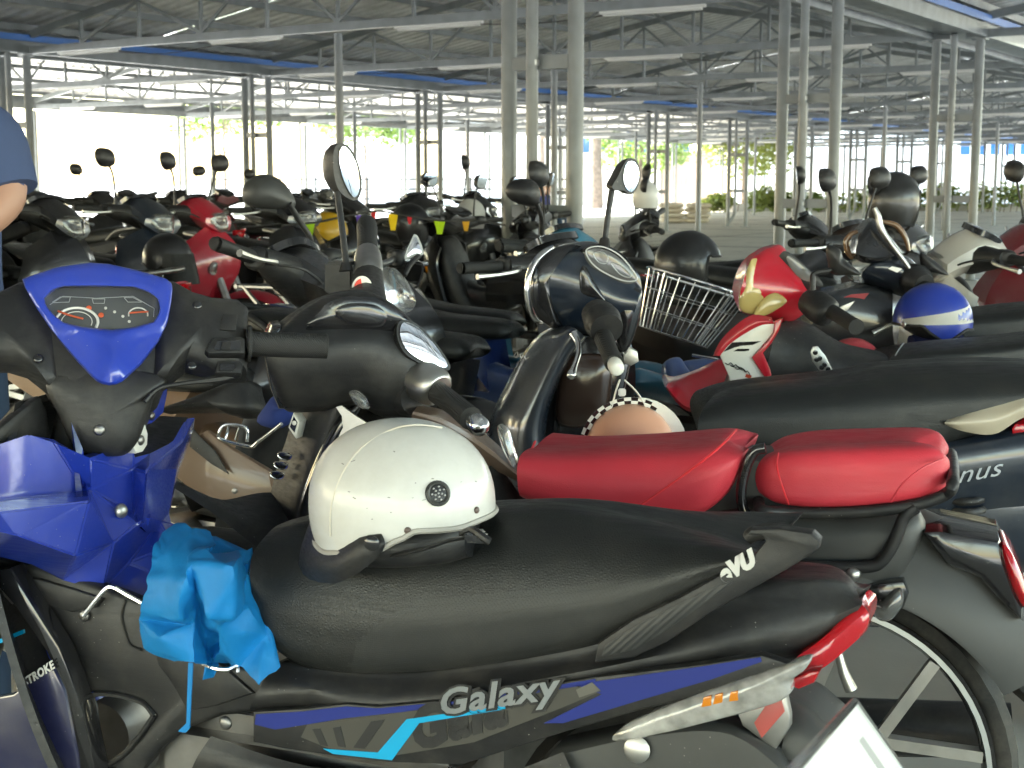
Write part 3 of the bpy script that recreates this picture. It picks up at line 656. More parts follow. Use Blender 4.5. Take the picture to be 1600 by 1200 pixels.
        if mirrors[0 if s > 0 else 1]:
            hd, gl = C(('mirror', mir), lambda: mirror_mesh(mir))
            part('mirror_stem', ('stem', s), lambda: tube([(.31, s*.16, 1.01), (.315, s*.165, 1.07), (.33, s*.20, 1.17), (.33, s*.235, 1.22)], [.009, .006, .005, .007], 7), 'plastic', None, True)
            q = obj('mirror', hd, 'plastic', root); q.matrix_basis = sm @ Matrix.Translation((.335, s*.245, 1.235)) @ Matrix.Rotation(R(-8), 4, 'Y') @ Matrix.Rotation(R(s*-8), 4, 'Z') @ Matrix.Scale(s, 4, (0, 1, 0)); obj('mirror_glass', gl, 'mirror', q)
    # body, seat, tail
    if U:
        part('centre_tunnel', 'tunnel', lambda: rings([(.30, .56, .07, .10), (.15, .50, .075, .09), (.0, .53, .085, .10), (-.1, .58, .09, .10)], 16, 2.6), 'paint', trim)
        part('side_cover', 'side', lambda: mloft([(0, [(.08, .52), (-.2, .53), (-.5, .62), (-.86, .74)]), (.07, [(.08, .50), (-.2, .50), (-.5, .60), (-.86, .735)]), (.13, [(.06, .56), (-.2, .57), (-.5, .64), (-.875, .75)]), (.138, [(.04, .625), (-.2, .65), (-.5, .70), (-.875, .765)]), (.09, [(.05, .69), (-.2, .70), (-.5, .74), (-.86, .778)]), (0, [(.05, .69), (-.2, .70), (-.5, .74), (-.86, .78)])], [1, 1, 1, .45]), 'paint', panel)
        part('seat', 'seat', lambda: seat_loft([(.09, [(.13, .70), (.08, .69), (-.15, .685), (-.4, .70), (-.62, .75), (-.68, .775)]), (.128, [(.14, .715), (.08, .705), (-.15, .71), (-.4, .725), (-.62, .765), (-.69, .785)]), (.112, [(.13, .735), (.08, .745), (-.15, .758), (-.35, .785), (-.62, .812), (-.68, .80)]), (.05, [(.12, .745), (.07, .758), (-.15, .770), (-.35, .798), (-.60, .822), (-.675, .81)]), (0, [(.12, .747), (.07, .76), (-.15, .772), (-.35, .80), (-.60, .824), (-.675, .812)])], [.5, .8, 1, 1, .85, .5]), seat)
    else:
        part('footboard', 'floor', lambda: rings([(.36, .30, .13, .05), (.25, .28, .16, .04), (.05, .28, .165, .045), (-.08, .33, .15, .08)], 16, 4), 'plastic')
        part('side_cover', 'side', lambda: mloft([(0, [(.05, .35), (-.25, .38), (-.5, .47), (-.88, .66)]), (.10, [(.05, .33), (-.25, .36), (-.5, .45), (-.88, .65)]), (.165, [(.03, .45), (-.25, .48), (-.5, .55), (-.90, .685)]), (.172, [(.0, .56), (-.25, .58), (-.5, .63), (-.90, .71)]), (.13, [(.04, .69), (-.25, .705), (-.5, .735), (-.88, .74)]), (0, [(.05, .70), (-.25, .71), (-.5, .74), (-.88, .745)])], [.85, 1, 1, .4]), 'paint', panel)
        part('seat', 'seat', lambda: seat_loft([(.11, [(.08, .71), (.03, .70), (-.2, .70), (-.45, .72), (-.64, .755), (-.70, .78)]), (.15, [(.09, .725), (.03, .72), (-.2, .725), (-.45, .745), (-.64, .775), (-.71, .79)]), (.13, [(.08, .745), (.03, .76), (-.2, .775), (-.42, .80), (-.64, .82), (-.70, .805)]), (.06, [(.07, .755), (.02, .772), (-.2, .787), (-.42, .812), (-.62, .83), (-.695, .815)]), (0, [(.07, .757), (.02, .774), (-.2, .789), (-.42, .814), (-.62, .832), (-.695, .817)])], [.5, .8, 1, 1, .85, .5]), seat)
    part('tail_light', 'tl', lambda: dome([(-.86, .07, .765), (-.90, .03, .775), (-.90, -.03, .775), (-.86, -.07, .765), (-.865, -.06, .715), (-.88, 0, .70), (-.865, .06, .715)], (-1, 0, .1), .025, .015, 22, 4), 'lens_red')
    part('grab_rail', 'grab', lambda: tube([(-.52, .15, .73), (-.62, .145, .80), (-.78, .11, .825), (-.83, 0, .83), (-.78, -.11, .825), (-.62, -.145, .80), (-.52, -.15, .73)], .012, 8), 'steel' if U else 'plastic')
    part('number_plate', 'plate', lambda: plate([(-.93, .095, .60), (-.93, -.095, .60), (-.99, -.095, .47), (-.99, .095, .47)], (-1, 0, -.46), .004, .001), 'plate')
    part('plate_bracket', 'pb', lambda: rings([(-.80, .66, .05, .02), (-.88, .60, .06, .02), (-.96, .52, .06, .015)], 10, 3), 'plastic')
    # mechanics
    part('engine', 'eng', lambda: (lambda b: (box_bm(-.12, .16, -.10, .10, .20, .36, b, .025), lathe_bm([(0, -.13), (.07, -.13), (.085, -.11), (.085, .11), (.07, .13), (0, .13)], 16, 'y', (.02, 0, .29), b), tube_bm([(.14, 0, .32), (.34, 0, .36)], [.055, .06], 10, 0, bm=b), fin(b, 'engine'))[-1])(bmesh.new()) if U else rings([(.0, .28, .06, .06), (-.1, .27, .10, .10), (-.35, .26, .11, .085), (-.6, .24, .08, .07), (-.68, .23, .03, .03)], 14, 3, ang=40), 'steel')
    part('exhaust', 'exh', lambda: tube([(.30, -.03, .33), (.24, -.10, .20), (.0, -.13, .17), (-.25, -.14, .22), (-.32, -.15, .25), (-.75, -.16, .33), (-.80, -.16, .34)], [.016, .016, .016, .018, .042, .046, .03], 12), 'steel')
    part('swing_arm', 'arm', lambda: tube([(-.08, .09, .32), (rx, .085, r)], [.028, .022], 8, 0), 'plastic')
    part('shock', 'shock', lambda: spring((-.40, .11, .60), (rx+.02, .11, r+.02)), 'steel')
    part('stand', 'stand', lambda: tube([(.0, .10, .26), (.02, .17, .12), (.0, .235, .012), (.045, .26, .012)], .011, 7), 'steel')
    for s in (1, -1): part('foot_peg', ('peg', s), lambda: tube([(.10, s*.10, .27), (.10, s*.26, .27)], .015, 8, 0), 'rubber') if U else None
    for s in (1, -1): part('brake_cable', ('cable', s), lambda: tube([(.335, s*.20, .99), (.40, s*.17, .985), (.44, s*.09, .94), (.42, s*.05, .86), (.41, s*.04, .80)], .0035, 6), 'plastic', None, True)
    if basket: basket_on(root, sm)
    if rack: rear_rack(root)
    return root
def seat_loft(rails, taper):
    return loft([[Vector((p[0], y*t, p[1])) for p, t in zip(pts, taper)] for y, pts in rails], 26, 26)
def mloft(rails, taper=None, nu=20):
    rr = []
    for y, pts in rails: rr.append([Vector((p[0], y*(taper[i] if taper else 1), p[1])) for i, p in enumerate(pts)])
    rr = rr + [[Vector((p.x, -p.y, p.z)) for p in r] for r in reversed(rr[1:-1])]
    return loft(rr, nu, 0, False, True, True, 'creased', 24, True)
def shield(rails, t=.012, nu=16, nv=23):
    rr = [cr(r, nu) for r in rails]; full = [[Vector((p.x, -p.y, p.z)) for p in r] for r in reversed(rr)][0:-1] + rr
    bm = grid(full, False, False)
    bmesh.ops.recalc_face_normals(bm, faces=bm.faces); bmesh.ops.solidify(bm, geom=bm.faces[:], thickness=t)
    return fin(bm, 'shield', 24)
def spring(a, b, rad=.028, turns=9, w=.006):
    a, b = V(a), V(b); t = (b-a).normalized(); s = t.cross(Vector((0, 1, 0))).normalized(); u = s.cross(t); n = turns*10
    P = [a + (b-a)*(i/n) + (s*math.cos(2*math.pi*turns*i/n) + u*math.sin(2*math.pi*turns*i/n))*rad for i in range(n+1)]
    bm = tube_bm(P, w, 6, 0); tube_bm([a, b], .013, 8, 0, bm=bm); return fin(bm, 'spring', 60)
def basket_on(root, sm=Matrix(), x0=.50, z0=.62):
    def mk():
        b = bmesh.new(); T = [(.60, -.17), (.60, .17), (.92, .17), (.92, -.17)]; Bm = [(.62, -.12), (.62, .12), (.84, .12), (.84, -.12)]; zt, zb = .93, .70
        tube_bm([(x, y, zt) for x, y in T] , .005, 6, 17, True, bm=b)
        for f in (0, .34, .67): 
            pts = [(Bm[i][0]+(T[i][0]-Bm[i][0])*f, Bm[i][1]+(T[i][1]-Bm[i][1])*f, zb+(zt-zb)*f) for i in range(4)]
            for i in range(4): tube_bm([pts[i], pts[(i+1) % 4]], .0028, 5, 0, bm=b)
        for i in range(4):
            for k in range(5):
                s = k/5; p = V((Bm[i][0]+(Bm[(i+1) % 4][0]-Bm[i][0])*s, Bm[i][1]+(Bm[(i+1) % 4][1]-Bm[i][1])*s, zb)); q = V((T[i][0]+(T[(i+1) % 4][0]-T[i][0])*s, T[i][1]+(T[(i+1) % 4][1]-T[i][1])*s, zt))
                tube_bm([p, q], .0028, 5, 0, bm=b)
        for k in range(7): x = .62+.22*k/6; tube_bm([(x, -.12, zb), (x, .12, zb)], .0028, 5, 0, bm=b)
        for i in range(4): tube_bm([(T[i][0], T[i][1], zt), (T[(i+1) % 4][0], T[(i+1) % 4][1], zt)], .005, 6, 0, bm=b)
        return fin(b, 'basket', 60)
    o = obj('wire_basket', C('basket', mk), 'chrome', root); o.matrix_basis = Matrix.Translation((.75, 0, .8)) @ Matrix.Rotation(R(14), 4, 'Y') @ Matrix.Rotation(R(-9), 4, 'X') @ Matrix.Diagonal((.85, .72, .82, 1)) @ Matrix.Translation((-.75, 0, -.8))
def rear_rack(root):
    b = bmesh.new()
    for y in (-.09, -.03, .03, .09): tube_bm([(-.62, y, .84), (-.98, y, .84)], .007, 6, 0, bm=b)
    for x in (-.62, -.8, -.98): tube_bm([(x, -.1, .84), (x, .1, .84)], .009, 6, 0, bm=b)
    for s in (-1, 1): tube_bm([(-.66, s*.09, .84), (-.6, s*.12, .66)], .009, 6, 0, bm=b); tube_bm([(-.95, s*.09, .84), (-.75, s*.11, .66)], .009, 6, 0, bm=b)
    obj('rear_rack', fin(b, 'rack'), 'steel', root)
# ------------------------------------------------------------------ the rows of bikes behind
HH = Vector((-.883, .469, 0)); NN = Vector((.469, .883, 0))
def SN(s, n): p = HH*s + NN*n; return (p.x, p.y)
BK = (.010, .010, .012); GY = (.055, .055, .06); DB = (.012, .018, .03)
RED = (.40, .012, .03); LBL = (.035, .20, .32); RBL = (.012, .035, .17); GOLD = (.30, .19, .12); BRN = (.035, .022, .017); SIL = (.30, .30, .30); WHT = (.62, .60, .55)
FAR = 'bikes of the far rows'
def row_bikes():
    # the row facing the photographer, noses between the near bikes
    bike('bronze sided motorbike with black seat squeezed behind the blue bike', SN(2.12, 2.86), 212, 'under', BK, panel=GOLD, trim=GOLD, cowl=BK, steer=25, lens='lens', mirrors=(0, 0), skip=('foot_peg', 'stand'))
    bike('black motorbike whose grey backed mirror and brake lever stand behind the round mirror', (-.41, 4.30), 205, 'under', BK, trim=GY, steer=0, mirrors=(0, 0), lens='lens', skip=('head_cowl', 'dashboard', 'headlight', 'cowl_wing'))
    bike('black motorbike with plain long seat behind the black cowl with round sticker', (.14, 4.16), 203, 'scoot', BK, steer=-12, mirrors=(0, 0))
    bike('royal blue motorbike with split black seats, grey rear rack and wire front basket', (.20, 4.82), 206, 'under', RBL, fen=(.10, .16, .38), cowl=BK, trim=(.10, .16, .38), panel=RBL, rack=True, basket=True, steer=0, mirrors=(0, 0), skip=('leg_shield', 'inner_cover', 'head_cowl', 'headlight', 'dashboard'))
    bike('pale steel blue motorbike with matching pointed fender behind the near post', (.20, 5.15), 208, 'under', LBL, fen=LBL, panel=LBL, cowl=LBL, steer=0, mirrors=(0, 1))
    bike('dark brown scooter whose brown seat carries a black open face helmet', (1.36, 5.72), 208, 'scoot', BRN, seat='vinyl_brown', steer=-10, mirrors=(1, 1))
    bike('black scooter with silver side trim and a single upright mirror between two posts', (1.50, 7.35), 205, 'scoot', BK, panel=GY, trim=SIL, steer=5, mirrors=(0, 1))
    bike('grey and black motorbike standing under the hanging black helmet', (1.83, 6.80), 200, 'scoot', GY, trim=SIL, panel=BK, steer=-20)
    bike('black motorbike with clear headlight and white helmet hung over its bars', (.80, 8.7), 20, 'under', BK, steer=15, mirrors=(1, 1), mir='round')
    # the row beyond, left of the near post
    bike('red and silver motorbike with pointed red front fender and black wheel', (-1.72, 7.9), 193, 'under', RED, fen=RED, panel=BK, cowl=RED, steer=-6, sc=1.08)
    L = [(5.3, 5.15, BK, 'under', 'black motorbike with a large round front directly above the blue dashboard', 10), (5.25, 5.75, DB, 'scoot', 'dark scooter with a twin lens headlight just left of the red motorbike', 0),
         (5.2, 6.95, BK, 'scoot', 'glossy black scooter right behind the red motorbike', -12), (5.2, 7.55, BK, 'under', 'black motorbike carrying the yellow helmet on its seat', 8),
         (5.2, 8.4, BK, 'under', 'black motorbike with a black helmet hung on its bars and red pinstripe', -10), (5.2, 9.2, BK, 'under', 'black motorbike with pale rear fender next to the near post', 12),
         (5.15, 9.9, GY, 'scoot', 'dark grey scooter standing just behind the near double post', 0), (5.4, 4.55, GY, 'under', 'dark motorbike half hidden behind the person in navy', 14)]
    for i, (s, n, c, k, lab, st) in enumerate(L): bike(lab, SN(s, n), 208, k, c, steer=st, trim=GY, sc=1.08, mirrors=((0, 0), (0, 1), (0, 0), (0, 0))[i % 4])
    # bikes with their tails to us, back to back with the row in front
    bike('red tailed motorbike with black hump seat beside the blue dashboard', (-2.56, 7.25), 30, 'under', BK, panel=RED, steer=0, mirrors=(0, 0))
    bike('matt black motorbike seen from behind with its tail to the near row', SN(4.6, 7.9), 28, 'under', BK, steer=-10)
    bike('black motorbike with grey rear fender and its seat level with the yellow pennants', SN(4.5, 8.8), 28, 'under', BK, panel=GY, steer=0)
    # far rows
    rnd = random.Random(4)
    cols = [BK, GY, BK, DB, BK, (.10, .012, .02), BK, GY, SIL, BK]
    ORD = ['first', 'second', 'third', 'fourth', 'fifth', 'sixth', 'seventh', 'eighth', 'ninth']
    for i in range(9): bike(ORD[i] + ' motorbike from the left in the farthest shaded row', SN(9.2+rnd.uniform(-.15, .15), 8.2+i*.62), 28 if i % 2 else 208, 'under' if i % 3 else 'scoot', cols[i % 10], group=FAR, sc=1.08, steer=rnd.uniform(-20, 20), mirrors=((1, 0), (0, 0), (0, 1), (0, 0))[i % 4])
    # right hand continuation of the near row
    bike('white scooter with black grips behind the blue and white helmet', (1.60, 5.12), 8, 'scoot', WHT, panel=BK, trim=BK, cowl=WHT, steer=10, mirrors=(0, 0))
    bike('dark red scooter with silver trim at the right edge', (2.10, 5.95), 10, 'scoot', (.16, .008, .014), panel=(.16, .008, .014), trim=SIL, steer=12, mirrors=(0, 1))
    bike('silver grey scooter with black seat behind the dark red scooter', (2.62, 6.75), 12, 'scoot', SIL, panel=GY, trim=BK, steer=8)
    bike('black motorbike at the far right edge beyond the red scooter', (3.05, 7.5), 14, 'under', BK, panel=GY, steer=-5, mirrors=(1, 0))
row_bikes()
# ------------------------------------------------------------------ hero 1: blue and black underbone, nose left, tail towards us
def screws(F, root, pts, y=None, x=None, m='steel', r=.006, nrm=(0, 1, 0)):
    for p in pts:
        c = F.y(p[0], p[1], y) if y is not None else F.x(p[0], p[1], x); n = V(nrm).normalized()
        s = n.orthogonal().normalized(); t = n.cross(s)
        obj('screw', dome([c + (s*math.cos(a)+t*math.sin(a))*r for a in [i*math.pi/5 for i in range(10)]], n, r*.45, .002, 16, 3), m, root)
def disc(c, n, r, h=.002, m=16): 
    n = V(n).normalized(); s = n.orthogonal().normalized(); t = n.cross(s)
    return dome([c + (s*math.cos(2*math.pi*i/m)+t*math.sin(2*math.pi*i/m))*r for i in range(m)], n, h, .001, m, 2)
def facets(F, faces, x=True, t=.006, bev=.0025, name='facets', extra=()):
    bm = bmesh.new(); idx = {}
    def vv(p):
        if p not in idx: idx[p] = bm.verts.new(F.y(*p[:3]) if len(p) > 3 else F.x(*p) if x else F.y(*p))
        return idx[p]
    for f in faces:
        try: bm.faces.new([vv(p) for p in f])
        except ValueError: pass
    bmesh.ops.recalc_face_normals(bm, faces=bm.faces)
    bmesh.ops.triangulate(bm, faces=[f for f in bm.faces if len(f.verts) > 4])
    if bev:
        es = [e for e in bm.edges if len(e.link_faces) == 2 and e.calc_face_angle(0) > R(14)]
        bmesh.ops.bevel(bm, geom=es, offset=bev, segments=2, affect='EDGES', clamp_overlap=True)
    bmesh.ops.solidify(bm, geom=bm.faces[:], thickness=t)
    return fin(bm, name, 22)
F1 = Frame(-.616, 2.15, 21)
B1 = empty('motorbike', F1.o, F1.rz); tag(B1, 'blue and black motorbike in front with white helmet and blue cloth bag on it', 'motorbike')
BLUE = (.014, .040, .37)
def wn_local(F, n): n = V(n).normalized(); return Vector((n.dot(F.h), n.dot(F.l), n.z))
def polar(pts, c, n):
    out = []; k = len(pts)
    for i in range(n):
        a = 2*math.pi*i/n; d = (math.cos(a), math.sin(a)); best = None
        for j in range(k):
            p, q = pts[j], pts[(j+1) % k]; ex, ey = q[0]-p[0], q[1]-p[1]; det = d[0]*(-ey) + ex*d[1]
            if abs(det) < 1e-9: continue
            rx, ry = p[0]-c[0], p[1]-c[1]; t = (rx*(-ey) + ex*ry)/det; u = (d[0]*ry - d[1]*rx)/det
            if t > 0 and -1e-6 <= u <= 1+1e-6 and (best is None or t > best): best = t
        best = best or 10; out.append((c[0]+d[0]*best, c[1]+d[1]*best))
    return out
def hero1():
    P = lambda pts, y: F1.ys(pts, y)
    # --- seat
    seat_r = [P([(408, 965), (450, 1025), (520, 1052), (640, 1054), (800, 1038), (930, 1012), (1020, 970), (1120, 912), (1192, 876)], .095),
              P([(392, 915), (430, 965), (520, 990), (640, 992), (800, 975), (930, 955), (1020, 925), (1120, 888), (1198, 872)], .128),
              P([(394, 868), (440, 880), (540, 880), (660, 882), (800, 872), (930, 868), (1030, 862), (1120, 856), (1198, 866)], .105),
              P([(420, 832), (470, 822), (560, 815), (660, 812), (780, 806), (900, 806), (1020, 822), (1120, 842), (1196, 864)], .05),
              P([(440, 818), (500, 806), (580, 800), (680, 796), (780, 788), (880, 784), (1000, 805), (1120, 835), (1194, 862)], 0)]
    sme = loft(seat_r, 130, 90, name='seat'); seat = obj('seat', sme, 'vinyl', B1); sme.materials.append(M['vinyl_weave'])
    wl = P([(545, 1040), (570, 992), (620, 955), (680, 935), (760, 926), (900, 916), (1000, 908), (1090, 902), (1180, 880)], .125); wl = sorted([(p.x, p.z) for p in cr(wl, 60)])
    for pg in sme.polygons:
        c = pg.center
        if abs(c.y) > .07 and wl[0][0] < c.x < wl[-1][0]:
            z = next(z0 + (z1-z0)*(c.x-x0)/max(1e-6, x1-x0) for (x0, z0), (x1, z1) in zip(wl, wl[1:]) if x0 <= c.x <= x1)
            if c.z < z: pg.material_index = 1
    # textured flank of the seat: a skin just proud of the same rails
    def strip(a, b, u0, u1, off, nu=26, nv=6):
        ra, rb = cr(seat_r[a], 60), cr(seat_r[b], 60); rows = []
        for i in range(nv):
            f = i/(nv-1); row = []
            for j in range(nu):
                u = (u0 + (u1-u0)*j/(nu-1))*59; k = min(int(u), 58); g = u-k
                p = (ra[k]*(1-g)+ra[k+1]*g)*(1-f) + (rb[k]*(1-g)+rb[k+1]*g)*f
                row.append(p + Vector((0, off + .011*math.sin(math.pi*f), .004*math.sin(math.pi*f))))
            rows.append(row)
        return rows
    # tail fairing
    ty_ = [.0, .0, .0, .0, .0, -.025, -.065, -.095]
    def tap(pts, y): return [F1.y(p[0], p[1], y + t) for p, t in zip(pts, ty_)]
    tail_r = [tap([(395, 1110), (480, 1105), (580, 1112), (720, 1100), (930, 1062), (1120, 1040), (1245, 1030), (1300, 1000)], .120),
              tap([(400, 1085), (480, 1080), (580, 1098), (720, 1085), (930, 1048), (1120, 1010), (1260, 985), (1345, 948)], .142),
              tap([(425, 1045), (490, 1052), (600, 1062), (740, 1052), (930, 1025), (1120, 960), (1260, 920), (1343, 935)], .118),
              tap([(450, 1030), (520, 1040), (620, 1045), (760, 1030), (930, 990), (1120, 925), (1285, 906), (1338, 922)], .100)]
    tr = [r for r in tail_r]; top0 = [Vector((p.x, 0, p.z)) for p in tail_r[3]]; low0 = [Vector((p.x, 0, p.z)) for p in tail_r[0]]
    obj('tail_fairing', loft([low0] + tr + [top0], 44, 36, name='tail'), 'plastic', B1)
    # decal panel under the crease
    out = P([(395, 1112), (470, 1108), (540, 1100), (590, 1104), (720, 1092), (930, 1058), (1100, 1038), (1190, 1024), (1240, 1040), (1120, 1082), (1000, 1110), (880, 1145), (720, 1196), (610, 1192), (520, 1182), (440, 1170), (395, 1160)], .150)
    obj('side_panel', plate(out, (0, 1, 0), .02, .003), 'plastic', B1)
    DBL = (.008, .020, .19)
    def dec(pts, y, col, name='decal', m='decal'): o = obj(name, plate(P(pts, y), (0, 1, 0), .0012, 0), m, B1, col); return o
    dec([(400, 1116), (470, 1112), (540, 1104), (590, 1107), (720, 1095), (930, 1061), (930, 1068), (700, 1105), (540, 1122), (430, 1140), (398, 1132)], .1512, DBL)
    dec([(880, 1072), (1100, 1041), (1188, 1027), (1190, 1034), (1110, 1062), (1000, 1094), (880, 1130), (850, 1130), (940, 1085), (905, 1072)], .1512, DBL)
    dec([(480, 1132), (600, 1117), (720, 1098), (900, 1072), (940, 1080), (880, 1105), (740, 1160), (620, 1180), (520, 1172), (470, 1152)], .1512, (.055, .052, .045))
    dec([(505, 1170), (590, 1176), (635, 1124), (788, 1102), (790, 1108), (655, 1130), (612, 1188), (520, 1178)], .1526, (.0, .33, .62))
    dec([(580, 1127), (602, 1124), (570, 1170), (552, 1168)], .1519, (.02, .02, .02)); dec([(488, 1139), (500, 1138), (512, 1166), (500, 1164)], .1519, (.02, .02, .02)); dec([(520, 1137), (532, 1135), (540, 1168), (528, 1166)], .1519, (.02, .02, .02))
    dec([(900, 1078), (925, 1066), (938, 1079), (905, 1090)], .1519, (.12, .115, .10))
    # raised name and its printed shadow
    o1, o2 = F1.y(686, 1116, .153), F1.y(880, 1088, .153); dx = o2-o1
    text('Galaxy', .046, B1, 'plastic', o1 + Vector((.0, 0, -.001)), dx, (0, 1, 0), .0010, .35, bold=.0042, name='name_backing', space=1.07, sx=1.24)
    text('Galaxy', .046, B1, 'chrome', o1 + Vector((0, .0012, 0)), dx, (0, 1, 0), .0018, .35, bold=.0012, name='name_lettering', space=1.07, sx=1.24)
    o3, o4 = F1.y(646, 1172, .1521), F1.y(860, 1108, .1521); text('Gala', .072, B1, 'plastic', o3, o4-o3, (0, 1, 0), .0003, .35, bold=.004, name='printed_lettering', space=1.1)
    # grab rail with carbon look wing
    gr = obj('grab_rail', plate(P([(928, 1036), (934, 1006), (990, 968), (1060, 935), (1120, 902), (1178, 868), (1196, 846), (1190, 838), (1165, 836), (1172, 828), (1215, 826), (1268, 834), (1280, 846), (1277, 860), (1240, 884), (1180, 918), (1110, 958), (1040, 1005), (990, 1028)], .152), (0, 1, 0), .028, .009), 'plastic', B1)
    obj('carbon_inlay', plate(P([(940, 1026), (946, 1008), (1000, 974), (1060, 944), (1112, 918), (1148, 908), (1100, 943), (1040, 986), (990, 1016)], .1526), (0, 1, 0), .002, .0006), 'carbon', gr)
    obj('grab_handle', tube(P([(1168, 842), (1180, 833), (1210, 829), (1250, 834)], .128), [.008, .010, .010, .008], 10), 'plastic', B1)
    e1, e2 = F1.y(1130, 910, .1535), F1.y(1176, 884, .1535); text('eVU', .025, B1, 'helmet_white', e1, e2-e1, (0, 1, 0), .0004, .3, bold=.0022, name='brand_lettering', space=1.05)
    # tail lamps
    rl = [[F1.y(a, b, y) for a, b, y in q] for q in ([(1242, 1062, .085), (1290, 1042, .07), (1345, 996, .045), (1357, 978, .035)], [(1240, 1045, .10), (1285, 1018, .082), (1340, 972, .055), (1358, 960, .04)], [(1245, 1028, .095), (1285, 1000, .075), (1330, 958, .05), (1348, 945, .035)], [(1250, 1020, .085), (1285, 995, .065), (1325, 955, .04), (1345, 942, .025)])]
    obj('tail_light', loft([[Vector((p.x, 0, p.z)) for p in rl[0]]] + rl + [[Vector((p.x, 0, p.z)) for p in rl[3]]], 16, 20), 'lens_red', B1)
    obj('tail_light_fin', plate(P([(1236, 1062), (1262, 1050), (1282, 1048), (1272, 1068), (1248, 1078), (1234, 1074)], .125), (0, 1, 0), .03, .004), 'lens_red', B1)
    cl = obj('turn_lens', dome(P([(975, 1135), (1060, 1096), (1150, 1064), (1225, 1040), (1262, 1030), (1258, 1046), (1236, 1064), (1232, 1087), (1190, 1106), (1100, 1130), (1030, 1147), (960, 1158)], .154), (0, 1, .1), .012, .03, 44, 4), 'lens_milky', B1)
    for p in ((1104, 1098), (1122, 1094), (1146, 1090)): obj('bulb', plate(P([(p[0]-9, p[1]+8), (p[0]-5, p[1]-8), (p[0]+7, p[1]-11), (p[0]+8, p[1]+5)], .1660), (0, 1, 0), .005, .0015), 'lens_amber', cl)
    # underside: mudguard, silver bracket with reflector, exhaust shroud, plate
    obj('rear_mudguard', loft([P([(860, 1250), (1000, 1260), (1150, 1290), (1260, 1330)], .10), P([(850, 1200), (1000, 1170), (1150, 1170), (1250, 1250)], .12), P([(870, 1165), (1000, 1138), (1120, 1128), (1215, 1170)], .10), [Vector((p.x, 0, p.z)) for p in P([(870, 1165), (1000, 1138), (1120, 1128), (1215, 1170)], .06)]], 20, 20), 'matte_grey', B1)
    sb = obj('silver_bracket', plate(P([(1150, 1110), (1226, 1082), (1234, 1120), (1234, 1138), (1212, 1172), (1195, 1162), (1160, 1135)], .10), (0, 1, 0), .02, .003), 'alu', B1)
    obj('reflector', plate(P([(1178, 1130), (1198, 1100), (1220, 1092), (1226, 1112), (1190, 1154)], .1035), (0, 1, 0), .003, .001), mat('faded_red_reflector', (.42, .09, .08), .35), sb)
    obj('hugger', loft([P([(1215, 1200), (1260, 1210), (1310, 1240)], .07), P([(1225, 1150), (1255, 1148), (1300, 1180)], .08), P([(1228, 1090), (1262, 1112), (1295, 1145)], .05), [Vector((p.x, 0, p.z)) for p in P([(1228, 1090), (1262, 1112), (1295, 1145)], .02)]], 12, 16), 'matte_grey', B1)
    c = F1.y(995, 1172, .128); obj('seat_lock', disc(c, (0, 1, .1), .017, .004), 'alu', B1)
    # number plate: faces back, leaning
    pc = [F1.x(*p) for p in ((1336, 1096, -1.17), (1412, 1205, -1.20), (1400, 1290, -1.22), (1240, 1290, -1.20), (1250, 1195, -1.185))]
    q = [F1.x(1335, 1096, -1.19), F1.x(1425, 1222, -1.21), F1.x(1330, 1345, -1.24), F1.x(1226, 1218, -1.22)]
    nn = (q[1]-q[0]).cross(q[3]-q[0]).normalized(); nn = nn if nn.x < 0 else -nn
    pl = obj('number_plate', plate(q, nn, .004, .001), 'plate', B1)
    c0 = sum(q, Vector())/4; fr = bmesh.new()
    for i in range(4): tube_bm([q[i], q[(i+1) % 4]], .0035, 6, 0, bm=fr)
    obj('plate_frame', fin(fr, 'frame'), 'chrome', pl)
    for f0, f1, g0, g1 in ((.22, .30, .25, .75), (.42, .47, .2, .8), (.58, .66, .3, .62)):
        def bl(a, b): return q[0]*(1-a)*(1-b) + q[1]*a*(1-b) + q[2]*a*b + q[3]*(1-a)*b + nn*.0008
        obj('faded_mark', plate([bl(g0, f0), bl(g1, f0+.03), bl(g1, f1+.03), bl(g0, f1)], nn, .0004, 0), mat('faded_print', (.38, .38, .37), .5), pl)
